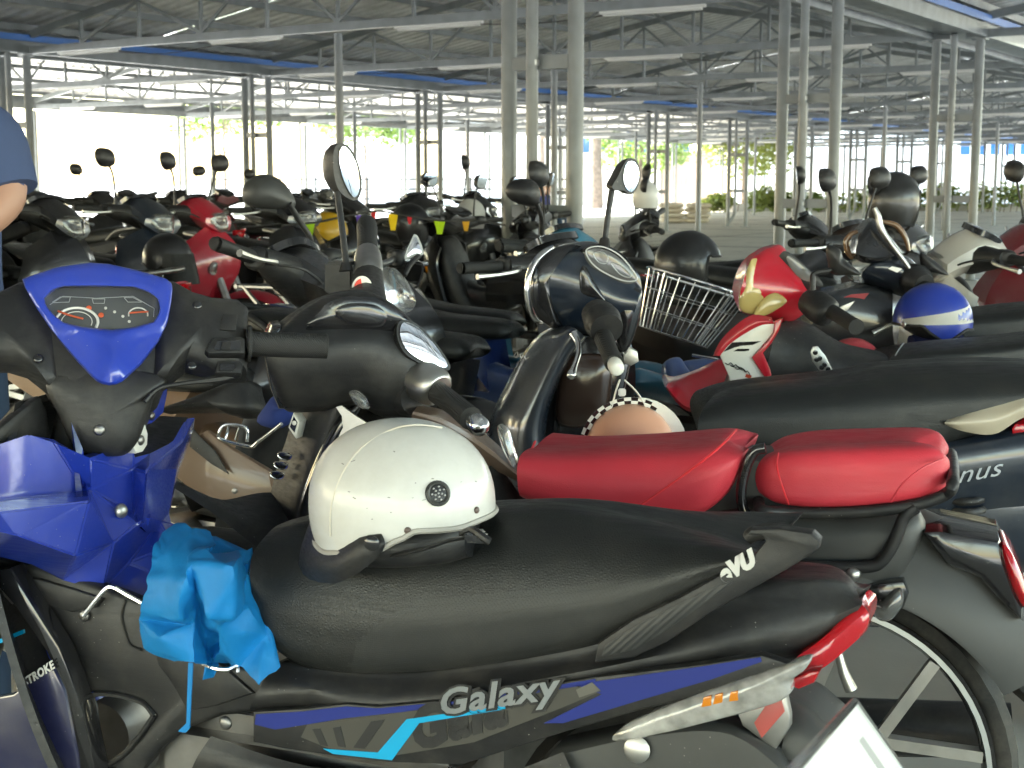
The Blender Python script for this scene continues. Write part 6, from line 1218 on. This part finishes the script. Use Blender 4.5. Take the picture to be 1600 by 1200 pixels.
# ------------------------------------------------------------------ bike 5: navy with clear twin headlight and smoke screen
F5 = Frame(1.16, 4.55, 4); B5 = near_root(F5, 'dark navy motorbike with smoked fly screen and clear headlight behind the red one'); N5 = Near(F5, B5)
def hero5():
    N = N5
    N.loft('head_cowl', [(.04, [(1345, 440), (1375, 452), (1410, 462), (1436, 470)]), (.10, [(1348, 425), (1380, 432), (1412, 440), (1440, 452)]), (.10, [(1362, 412), (1388, 408), (1414, 416), (1440, 434)]), (0, [(1378, 402), (1400, 398), (1420, 402), (1442, 425)])], 'paint', (.010, .014, .022), nu=22, nv=26)
    N.dome('headlight', [(1322, 425), (1326, 408), (1345, 402), (1372, 404), (1378, 414), (1356, 428), (1346, 442), (1330, 440)], .06, .025, 'lens', .04, nrm=(.6, .8, 0))
    N.loft('fly_screen', [(.10, [(1336, 400), (1350, 410), (1378, 410), (1398, 398)]), (.11, [(1338, 385), (1356, 380), (1380, 385), (1402, 400)]), (.08, [(1348, 362), (1362, 350), (1382, 368), (1406, 398)]), (.03, [(1356, 346), (1366, 342), (1388, 366), (1410, 394)])], 'gloss', nu=20, nv=24)
    N.part('screen_frame', tube(N.P([(1366, 325), (1372, 338), (1376, 356), (1390, 378), (1410, 404), (1424, 424)], .115), [.008, .010, .011, .009, .008, .006], 10), 'alu')
    N.part('bronze_trim', tube(N.P([(1338, 408), (1326, 396), (1322, 378), (1330, 366), (1340, 362)], .02), [.006, .009, .009, .008, .006], 10), 'paint', (.16, .08, .03)); N.part('bronze_trim', tube(N.P([(1378, 346), (1400, 352), (1414, 370), (1420, 392)], .0), [.006, .009, .009, .006], 10), 'paint', (.16, .08, .03))
    N.plate('sticker', [(1388, 420), (1394, 416), (1410, 420), (1402, 426)], .112, 'white_plastic', .002, 0)
    N.tube('switch_box', [(1420, 430, 4.48), (1432, 438, 4.44), (1444, 446, 4.40)], [.04, .05, .035], 'plastic', 14)
    N.tube('grip', [(1436, 444, 4.43), (1452, 453, 4.37), (1470, 464, 4.30), (1480, 470, 4.26)], [.021, .0195, .0195, .021], 'grip', 16)
    N.tube('mirror_arm', [(1420, 436, 4.48), (1422, 424, 4.46), (1440, 418, 4.44)], .006, 'plastic')
    N.mirror([(1438, 396), (1452, 402), (1472, 418), (1482, 430), (1460, 426), (1440, 420)], [(1441, 401), (1452, 406), (1470, 420), (1476, 427), (1458, 423), (1443, 417)], 4.46, (.2, .95, .2), [(1438, 420, 4.46), (1442, 418, 4.46)], .006, .02)
    N.loft('side_fairing', [(.10, [(1272, 560), (1330, 570), (1400, 560)]), (.14, [(1270, 500), (1320, 510), (1395, 520)]), (.12, [(1290, 462), (1340, 456), (1395, 470)]), (.06, [(1310, 452), (1350, 444), (1395, 455)])], 'paint', (.012, .014, .018), nu=18, nv=20)
    N.plate('red_marking', [(1310, 468), (1330, 460), (1358, 458), (1350, 468), (1320, 474)], .128, 'decal', .002, 0, (.35, .01, .02)); N.plate('silver_marking', [(1300, 488), (1316, 478), (1336, 470), (1322, 488), (1312, 496)], .138, 'alu', .003, .001)
    N.loft('seat', [(.12, [(1510, 540), (1560, 545), (1640, 535), (1740, 520)]), (.145, [(1504, 515), (1560, 516), (1640, 508), (1740, 496)]), (.12, [(1508, 495), (1560, 490), (1640, 482), (1740, 475)]), (0, [(1520, 484), (1565, 476), (1640, 470), (1730, 465)])], 'vinyl', nu=22, nv=26)
    N.part('side_cover', rings([(-.45, .55, .10, .12), (-.6, .58, .14, .14), (-.95, .64, .12, .09), (-1.25, .72, .05, .03)], 18, 2.6), 'plastic')
    N.part('tunnel', rings([(.05, .75, .06, .08), (-.1, .58, .08, .10), (-.3, .50, .09, .10), (-.5, .54, .10, .12)], 16, 2.6), 'plastic')
    ty, rim = wheel_meshes(.285, .08, 'disc')
    for nm, x in (('front_wheel', .27), ('rear_wheel', -.95)): w = N.part(nm, rim, 'alu'); w.location = (x, 0, .285); N.part('tyre', ty, 'rubber', None, w)
    N.part('front_fender', arc_fender(.27, .285, .325, 18, 150, .065, .035), 'paint', (.012, .014, .018)); N.part('engine', fin(box_bm(-.55, -.1, -.1, .1, .2, .45, None, .03), 'engine'), 'steel')
    N.tube('kick_lever', [(1364, 521, 4.36), (1382, 512, 4.36), (1394, 507, 4.36)], [.010, .006, .006], 'alu')
hero5()
# ------------------------------------------------------------------ parts of the opposite row that show between the near bikes
def opposite():
    def rt(lab):
        for o in COL.objects:
            if o.get('label', '').startswith(lab): return o
    a = rt('black motorbike whose grey backed'); bpy.context.view_layer.update()
    class NL(Near):
        def __init__(s, root): s.root = root; s.inv = root.matrix_world.inverted(); s.F = s
        def loc(s, p): return s.inv @ p
        def A(s, px, py, d): return s.inv @ at(px, py, d)
        def face(s, pts, d, nw):
            c = at(pts[0][0], pts[0][1], d); n = V(nw).normalized(); out = []
            for p in pts:
                r = ray(p[0], p[1]); t = (c-CO).dot(n)/r.dot(n); out.append(s.inv @ (CO+r*t))
            return out, (s.inv.to_3x3() @ n)
    N = NL(a)
    N.mirror([(384, 285), (402, 274), (425, 274), (445, 287), (458, 305), (461, 322), (440, 326), (405, 325), (384, 318), (378, 302)], [(386, 287), (402, 278), (425, 278), (444, 290), (456, 306), (458, 319), (438, 322), (405, 321), (386, 315)], 3.95, (-.25, .95, .1), [(452, 318, 3.95), (468, 345, 3.98), (484, 370, 4.0), (487, 392, 4.02)], .008, .05, 'matte_grey')
    b = NL(rt('pale steel blue'))
    b.mirror([(790, 300), (797, 285), (818, 279), (836, 284), (844, 300), (840, 320), (824, 322), (800, 314)], [(794, 300), (800, 288), (818, 283), (834, 288), (840, 300), (836, 317), (822, 318), (802, 311)], 4.8, (-.2, .95, .1), [(838, 318, 4.8), (846, 340, 4.85), (846, 365, 4.9)], .008, .05)
    pts, nl = b.face([(985, 578), (1008, 578), (1045, 594), (1086, 630), (1048, 622), (1004, 612), (978, 600)], 4.35, (.35, -.9, .35)); b.part('fender_tip', dome(pts, nl, .05, .05, 36, 5), 'paint', LBL)
    c = NL(rt('royal blue'))
    for q, d, cl in (([(1038, 568), (1060, 558), (1072, 572), (1086, 596), (1068, 606), (1046, 606)], 4.42, (.10, .17, .42)), ([(1064, 566), (1122, 560), (1128, 574), (1092, 594), (1080, 590)], 4.5, (.08, .15, .40))):
        pts, nl = c.face(q, d, (.1, -.95, .3)); c.part('fork_cover', dome(pts, nl, .02, .04, 26, 4), 'paint', cl)
    c.tube('basket_stay', [(1062, 600, 4.35), (1122, 566, 4.42)], .005, 'chrome', 8); c.tube('basket_stay', [(1082, 555, 4.5), (1122, 562, 4.45)], .005, 'chrome', 8)
    f = NL(rt('bronze sided'))
    f.mirror([(644, 372), (648, 367), (654, 372), (662, 396), (650, 400), (632, 404)], [(645, 375), (648, 371), (652, 375), (658, 394), (648, 397), (635, 400)], 3.55, (.1, -.95, .2), [(656, 398, 3.55), (642, 412, 3.5), (632, 430, 3.48)], .007, .015, 'galv')
    e = f
    pts, nl = f.face([(594, 424), (610, 418), (630, 440), (644, 470), (640, 486), (622, 492), (602, 484), (592, 460)], 3.45, (.75, -.62, .15)); f.part('headlight_lens', dome(pts, nl, .04, .02, 34, 5), 'lens')
    # bronze bike details left of the black one
    pts, nl = f.face([(322, 672), (360, 700), (420, 735), (430, 800), (330, 800), (276, 745), (284, 700)], 3.15, (-.3, -.95, .1)); f.part('bronze_cover', plate(pts, nl, .02, .004), 'decal', (.20, .13, .085))
    pts, nl = f.face([(300, 668), (310, 680), (336, 705), (357, 741), (330, 725), (296, 698)], 3.145, (-.3, -.95, .1)); f.part('dark_flash', plate(pts, nl, .004, .001), 'plastic')
    pts, nl = f.face([(248, 640), (300, 622), (378, 592), (392, 612), (396, 642), (360, 648), (340, 640), (262, 640)], 3.3, (-.3, -.9, .3)); f.part('rear_cowl', dome(pts, nl, .03, .06, 30, 4), 'plastic')
    f.tube('peg_loop', [(342, 676, 3.05), (352, 664, 3.05), (384, 668, 3.05), (386, 690, 3.05)], .004, 'chrome', 8); f.tube('peg_loop', [(342, 678, 3.05), (345, 686, 3.05), (390, 698, 3.0), (404, 690, 2.98), (440, 662, 2.95)], .004, 'chrome', 8)
    for p in ((358, 666), (374, 668)): f.tube('peg_bar', [(p[0], p[1], 3.05), (p[0]-6, p[1]+20, 3.05)], .003, 'chrome', 6)
    f.part('cover_bolt', disc(f.A(368, 765, 3.12), nl, .012, .006), 'steel')
    # folded blue cloth on the floor between the first two bikes
    o = obj('blue_cloth', dome([at(*p) for p in ((402, 660, 3.1), (418, 632, 3.1), (432, 618, 3.1), (448, 636, 3.05), (455, 652, 3.05), (432, 668, 3.05))], (-.2, -1, .3), .03, .02, 20, 4), 'cloth', None, (.012, .03, .16)); tag(o, 'dark blue cloth bundle left of the black leg shield', 'cloth')
opposite()
# ------------------------------------------------------------------ helmets about the row
def hel(label, px, py, d, heading, style, col, tilt=(0, 0), **kw):
    p = at(px, py, d); return helmet(label, p, (R(tilt[0]), R(tilt[1]), math.pi-R(heading)), style, col, **kw)
hel('black open face helmet lying on the brown seat', 1076, 412, 5.75, 185, 'open', (.012, .012, .013), visor=False, sc=.98)
hel('matt black helmet hung high over the mirrors at right', 1398, 312, 6.7, 150, 'open', (.015, .015, .015), visor=False, sc=.96)
hel('white helmet hung on the bars beyond the wire basket', 1009, 305, 8.4, 60, 'open', (.62, .62, .60), visor=False, sc=.62)
hel('small white helmet beside the near double post', 735, 335, 9.9, 40, 'open', (.5, .5, .5), visor=False, sc=.8)
hel('yellow helmet lying on a black seat behind the round mirror', 512, 362, 8.9, 0, 'half', (.62, .36, .015), visor=False, sc=.9)
hel('black helmet hung on the bars left of the yellow green pennant', 640, 348, 9.0, 20, 'open', (.01, .01, .012), visor=False, sc=.9)
hel('black helmet set on a bike left of the red fender', 262, 404, 7.2, 200, 'half', (.01, .01, .012), sc=.95)
hel('pinkish red helmet on the floor behind the long black seat', 1332, 572, 4.2, 20, 'half', (.50, .05, .06), visor=False, sc=.62)
# blue helmet with a white stripe
def blue_helmet():
    e = hel('glossy blue helmet with white stripe in front of the far black seat', 1456, 502, 4.30, 0, 'half', (.012, .035, .30), visor=False, sc=.86)
    rows = []
    for k in range(2):
        row = []
        for i in range(16):
            ph = R(30 + 128*i/15); w = .009 + .022*(i/15); z = .004 + .028*(i/15) + (w if k else -w); q = (max(0, 1-(max(z, 0)/.135)**2))**.5*1.012; row.append(Vector((.135*q*math.cos(ph)*(1.04 if math.cos(ph) < 0 else 1), .113*q*math.sin(ph), z)))
        rows.append(row)
    bm = grid(rows, False, False); bmesh.ops.solidify(bm, geom=bm.faces[:], thickness=.002); obj('stripe', fin(bm, 'stripe', 60), 'white_plastic', e)
    c = Vector((.118, .072, -.004)); obj('stripe_stud', disc(c, (.7, .7, 0), .010, .004), 'alu', e)
    obj('neck_cloth', rings([(-.10, -.07, .06, .03), (-.05, -.085, .085, .045), (.03, -.09, .085, .045), (.07, -.08, .05, .03)], 16), 'cloth', e, (.012, .018, .08))
blue_helmet()
# peach helmet with a chequered rim, hanging upside behind the red seat
def peach_helmet():
    c = at(985, 700, 2.62); e = empty('helmet', c, 0); tag(e, 'peach coloured helmet with chequered rim hanging behind the red front seat', 'helmet'); rx, rz = .082, .082
    rows = []
    for i in range(32):
        a = math.pi*i/31; rows.append([Vector((rx*math.cos(a)*math.cos(b)*1.0, -.085*math.sin(b), rz*math.sin(a)*math.cos(b))) for b in [R(-5+92*j/12) for j in range(13)]])
    obj('shell', fin(grid(rows, False, False), 'shell', 60), 'helmet', e, (.72, .36, .23))
    for i in range(7, 22):
        for k in range(2):
            a0, a1 = math.pi*(i/22), math.pi*((i+1)/22); r0 = .083+.006*k; r1 = r0+.006
            q = [Vector((r*math.cos(a), -.004, r*math.sin(a))) for r, a in ((r0, a0), (r1, a0), (r1, a1), (r0, a1))]
            obj('rim_square', plate(q, (0, -1, .0), .004, 0), 'gloss' if (i+k) % 2 else 'white_plastic', e)
    obj('rim_back', dome([Vector((.094*math.cos(a)+.012, .006, .094*math.sin(a))) for a in [2*math.pi*i/24 for i in range(24)]], (0, 1, 0), .02, .003, 32, 3), 'white_plastic', e)
    inv = lambda px, py, d: at(px, py, d) - c
    for pts in ([(956, 636, 2.62), (962, 612, 2.62), (968, 594, 2.63)], [(1010, 638, 2.62), (996, 614, 2.62), (976, 594, 2.63)]): obj('strap', tube([inv(*p) for p in pts], .005, 8, flat=.35), 'white_plastic', e)
    bk = inv(972, 613, 2.61); obj('buckle', fin(box_bm(bk.x-.007, bk.x+.007, bk.y-.004, bk.y+.004, bk.z-.007, bk.z+.007, None, .002), 'b'), 'helmet_white', e)
peach_helmet()
# ------------------------------------------------------------------ bunting on a rope
def bunting():
    e = empty('bunting_rope', at(560, 340, 8.2)); tag(e, 'rope of small coloured pennants strung behind the middle bikes', 'bunting'); o = e.location.copy()
    pts = [(440, 352), (490, 348), (540, 338), (590, 330), (640, 338), (690, 345), (745, 345), (790, 352)]
    obj('rope', tube([at(*p, 8.2)-o for p in pts], .006, 6), 'plastic', e)
    for px, py, w, h, c in ((484, 349, 16, 22, (.30, .50, .02)), (584, 331, 9, 11, (.55, .02, .02)), (614, 334, 16, 26, (.75, .50, .01)), (687, 344, 18, 22, (.40, .60, .01)), (560, 336, 8, 14, (.10, .05, .35)), (640, 338, 8, 12, (.6, .02, .03)), (728, 345, 12, 16, (.6, .3, .02))):
        q = [at(px-w/2, py, 8.2)-o, at(px+w/2, py, 8.2)-o, at(px+w*.22, py+h, 8.18)-o, at(px-w*.22, py+h, 8.18)-o]; obj('pennant', plate(q, (0, -1, 0), .004, 0), 'cloth', e, c)
bunting()
# ------------------------------------------------------------------ people
def skin_mesh(joints, bones, sub=2):
    me = bpy.data.meshes.new('body'); keys = list(joints); me.from_pydata([joints[k][0] for k in keys], [(keys.index(a), keys.index(b)) for a, b in bones], [])
    o = bpy.data.objects.new('tmp_body', me); COL.objects.link(o); md = o.modifiers.new('skin', 'SKIN'); md.use_smooth_shade = True
    for i, k in enumerate(keys): r = joints[k][1]; me.skin_vertices[0].data[i].radius = (r, r) if not isinstance(r, tuple) else r; me.skin_vertices[0].data[i].use_root = (i == 0)
    s = o.modifiers.new('sub', 'SUBSURF'); s.levels = sub; s.render_levels = sub
    dg = bpy.context.evaluated_depsgraph_get(); out = bpy.data.meshes.new_from_object(o.evaluated_get(dg)); bpy.data.objects.remove(o); out.materials.clear(); smooth(out, 80); return out
def body_mats(me, rule, mats):
    for m in mats: me.materials.append(M[m])
    for p in me.polygons: p.material_index = rule(p.center)
def near_person():
    # stands left of the picture facing right-away, forearm bent forward; only the shoulder, arm and hip show
    base = at(-132, 300, 2.95); base.z = 0; e = empty('person', base, R(0)); tag(e, 'person in navy shirt and jeans at the left edge, forearm bent', 'person'); e.scale = (.95,)*3
    J = {'pelvis': ((0, 0, .95), (.17, .12)), 'waist': ((0, 0, 1.10), (.15, .11)), 'chest': ((0, .01, 1.30), (.175, .12)), 'collar': ((0, .01, 1.46), (.10, .08)), 'neck': ((0, .02, 1.54), .055), 'head': ((0, .03, 1.64), (.08, .09)), 'crown': ((0, .03, 1.74), (.065, .075)),
         'shR': ((.15, 0, 1.40), .062), 'elR': ((.212, -.02, 1.255), .048), 'foR': ((.14, -.12, 1.18), .042), 'wrR': ((.02, -.24, 1.09), .030), 'shL': ((-.17, 0, 1.42), .065), 'elL': ((-.24, .02, 1.14), .048), 'wrL': ((-.2, -.2, 1.02), .030),
         'hipR': ((.095, 0, .86), .095), 'knR': ((.105, -.01, .48), .062), 'anR': ((.105, .01, .09), .042), 'toR': ((.115, -.14, .04), .04), 'hipL': ((-.095, 0, .86), .095), 'knL': ((-.105, -.01, .48), .062), 'anL': ((-.105, .01, .09), .042), 'toL': ((-.115, -.14, .04), .04)}
    Bn = [('pelvis', 'waist'), ('waist', 'chest'), ('chest', 'collar'), ('collar', 'neck'), ('neck', 'head'), ('head', 'crown'), ('collar', 'shR'), ('shR', 'elR'), ('elR', 'foR'), ('foR', 'wrR'), ('collar', 'shL'), ('shL', 'elL'), ('elL', 'wrL'), ('pelvis', 'hipR'), ('hipR', 'knR'), ('knR', 'anR'), ('anR', 'toR'), ('pelvis', 'hipL'), ('hipL', 'knL'), ('knL', 'anL'), ('anL', 'toL')]
    for s, w, dx in (('R', (.02, -.24, 1.09), -1), ('L', (-.2, -.2, 1.02), 1)):
        W = Vector(w); f = Vector((-.75, -.62, -.25)).normalized() if s == 'R' else Vector((.3, -.9, -.3)).normalized(); sd = f.cross(Vector((0, 0, 1))).normalized(); J['pa'+s] = (tuple(W+f*.05), (.034, .018)); Bn.append(('wr'+s, 'pa'+s))
        for k in range(4):
            b = W+f*.085+sd*(.027-.018*k); L = (.07, .08, .075, .06)[k]; J[f'f{s}{k}a'] = (tuple(b), .0095); J[f'f{s}{k}b'] = (tuple(b+f*L*.5+Vector((0, 0, -.012))), .009); J[f'f{s}{k}c'] = (tuple(b+f*L*.85+Vector((0, 0, -.04))), .008)
            Bn += [('pa'+s, f'f{s}{k}a'), (f'f{s}{k}a', f'f{s}{k}b'), (f'f{s}{k}b', f'f{s}{k}c')]
        t = W+f*.03+sd*.035; J[f't{s}a'] = (tuple(t), .011); J[f't{s}b'] = (tuple(t+f*.035+sd*.02), .009); Bn += [('pa'+s, f't{s}a'), (f't{s}a', f't{s}b')]
    me = skin_mesh(J, Bn)
    def rule(c):
        if c.z < .07: return 3
        if c.z < .97 and abs(c.x) < .2 and c.y > -.14: return 2
        if c.z > 1.50: return 0
        if abs(c.x) > .165 and c.z < 1.29: return 0
        if c.y < -.10 and c.z < 1.27: return 0
        return 1
    body_mats(me, rule, ['skin', 'shirt', 'jeans', 'rubber']); obj('body', me, None, e)
    tk = lambda z, r, q: (z, 0, r, q)
    sh = rings([(.93, 0, .185, .128), (.98, 0, .182, .132), (1.08, 0, .168, .126), (1.25, .005, .172, .13), (1.34, .01, .168, .122), (1.41, .01, .13, .10), (1.47, .015, .075, .07)], 28, 2.4, axis='z'); obj('shirt', sh, 'shirt', e)
    obj('shirt_sleeve', tube([(.11, .0, 1.42), (.16, -.0, 1.375), (.192, -.01, 1.31), (.208, -.02, 1.27)], [.065, .075, .066, .060], 18), 'shirt', e); obj('shirt_sleeve', tube([(-.13, .0, 1.44), (-.18, 0, 1.37), (-.215, .01, 1.27), (-.23, .015, 1.2)], [.07, .08, .072, .068], 18), 'shirt', e)
    obj('hair', dome([Vector((.082*math.cos(a), .04+.095*math.sin(a), 1.70-.03*math.sin(a))) for a in [2*math.pi*i/20 for i in range(20)]], (0, .15, 1), .095, .03, 30, 6), 'hair', e)
    for s in (-1, 1): obj('ear', disc(Vector((s*.083, .03, 1.655)), (s, 0, 0), .026, .012), 'skin', e); obj('eye', disc(Vector((s*.032, -.058, 1.665)), (0, -1, 0), .011, .003), 'gloss', e)
    obj('nose', dome([Vector((-.014, -.055, 1.615)), Vector((.014, -.055, 1.615)), Vector((.006, -.057, 1.66)), Vector((-.006, -.057, 1.66))], (0, -1, 0), .022, .006, 16, 4), 'skin', e); obj('mouth', disc(Vector((0, -.058, 1.595)), (0, -1, 0), .016, .003), mat('lips', (.30, .11, .09), .5), e)
near_person()
def far_person(px, d, label, col, seed):
    base = at(px, 300, d); base.z = 0; e = empty('person', base, R(seed*40)); tag(e, label, 'person')
    J = {'pelvis': ((0, 0, .48), (.15, .12)), 'chest': ((0, .03, .80), (.16, .11)), 'collar': ((0, .02, .97), (.09, .07)), 'neck': ((0, 0, 1.04), .05), 'head': ((0, -.01, 1.13), (.075, .09)), 'crown': ((0, 0, 1.21), (.06, .07)), 'shR': ((.17, .02, .93), .06), 'elR': ((.22, -.06, .70), .045), 'wrR': ((.12, -.28, .60), .03), 'haR': ((.10, -.36, .59), .03), 'shL': ((-.17, .02, .93), .06), 'elL': ((-.22, -.06, .70), .045), 'wrL': ((-.12, -.28, .60), .03), 'haL': ((-.10, -.36, .59), .03),
         'hR': ((.1, -.08, .46), .09), 'kR': ((.13, -.45, .48), .065), 'aR': ((.13, -.42, .09), .042), 'tR': ((.13, -.56, .05), .038), 'hL': ((-.1, -.08, .46), .09), 'kL': ((-.13, -.45, .48), .065), 'aL': ((-.13, -.42, .09), .042), 'tL': ((-.13, -.56, .05), .038)}
    Bn = [('pelvis', 'chest'), ('chest', 'collar'), ('collar', 'neck'), ('neck', 'head'), ('head', 'crown'), ('collar', 'shR'), ('shR', 'elR'), ('elR', 'wrR'), ('wrR', 'haR'), ('collar', 'shL'), ('shL', 'elL'), ('elL', 'wrL'), ('wrL', 'haL'), ('pelvis', 'hR'), ('hR', 'kR'), ('kR', 'aR'), ('aR', 'tR'), ('pelvis', 'hL'), ('hL', 'kL'), ('kL', 'aL'), ('aL', 'tL')]
    me = skin_mesh(J, Bn, 1); body_mats(me, lambda c: 3 if c.z > 1.15 and c.y > -.03 else 0 if (c.z > 1.0 or (c.y < -.16 and c.z > .53)) else 1 if (c.z > .5 and c.y > -.2) else 2, ['skin', 'cloth', 'jeans', 'hair']); o = obj('body', me, None, e, col)
    st = empty('stool', base); tag(st, 'low stool under the ' + label.split(' sitting')[0], 'stool')
    obj('seat', box(-.18, .18, -.14, .2, .33, .37, .01), 'cloth', st, (.25, .05, .05))
    for a in (-.14, .14):
        for b in (-.1, .16): obj('leg', tube([(a, b, 0), (a*.9, b*.9, .33)], .015, 6, 0), 'plastic', st)
far_person(846, 30, 'far person in violet blue shirt sitting between the near posts', (.05, .06, .20), 1)
far_person(856, 33, 'far person in dark blue jacket sitting further back by the posts', (.02, .03, .08), 2)
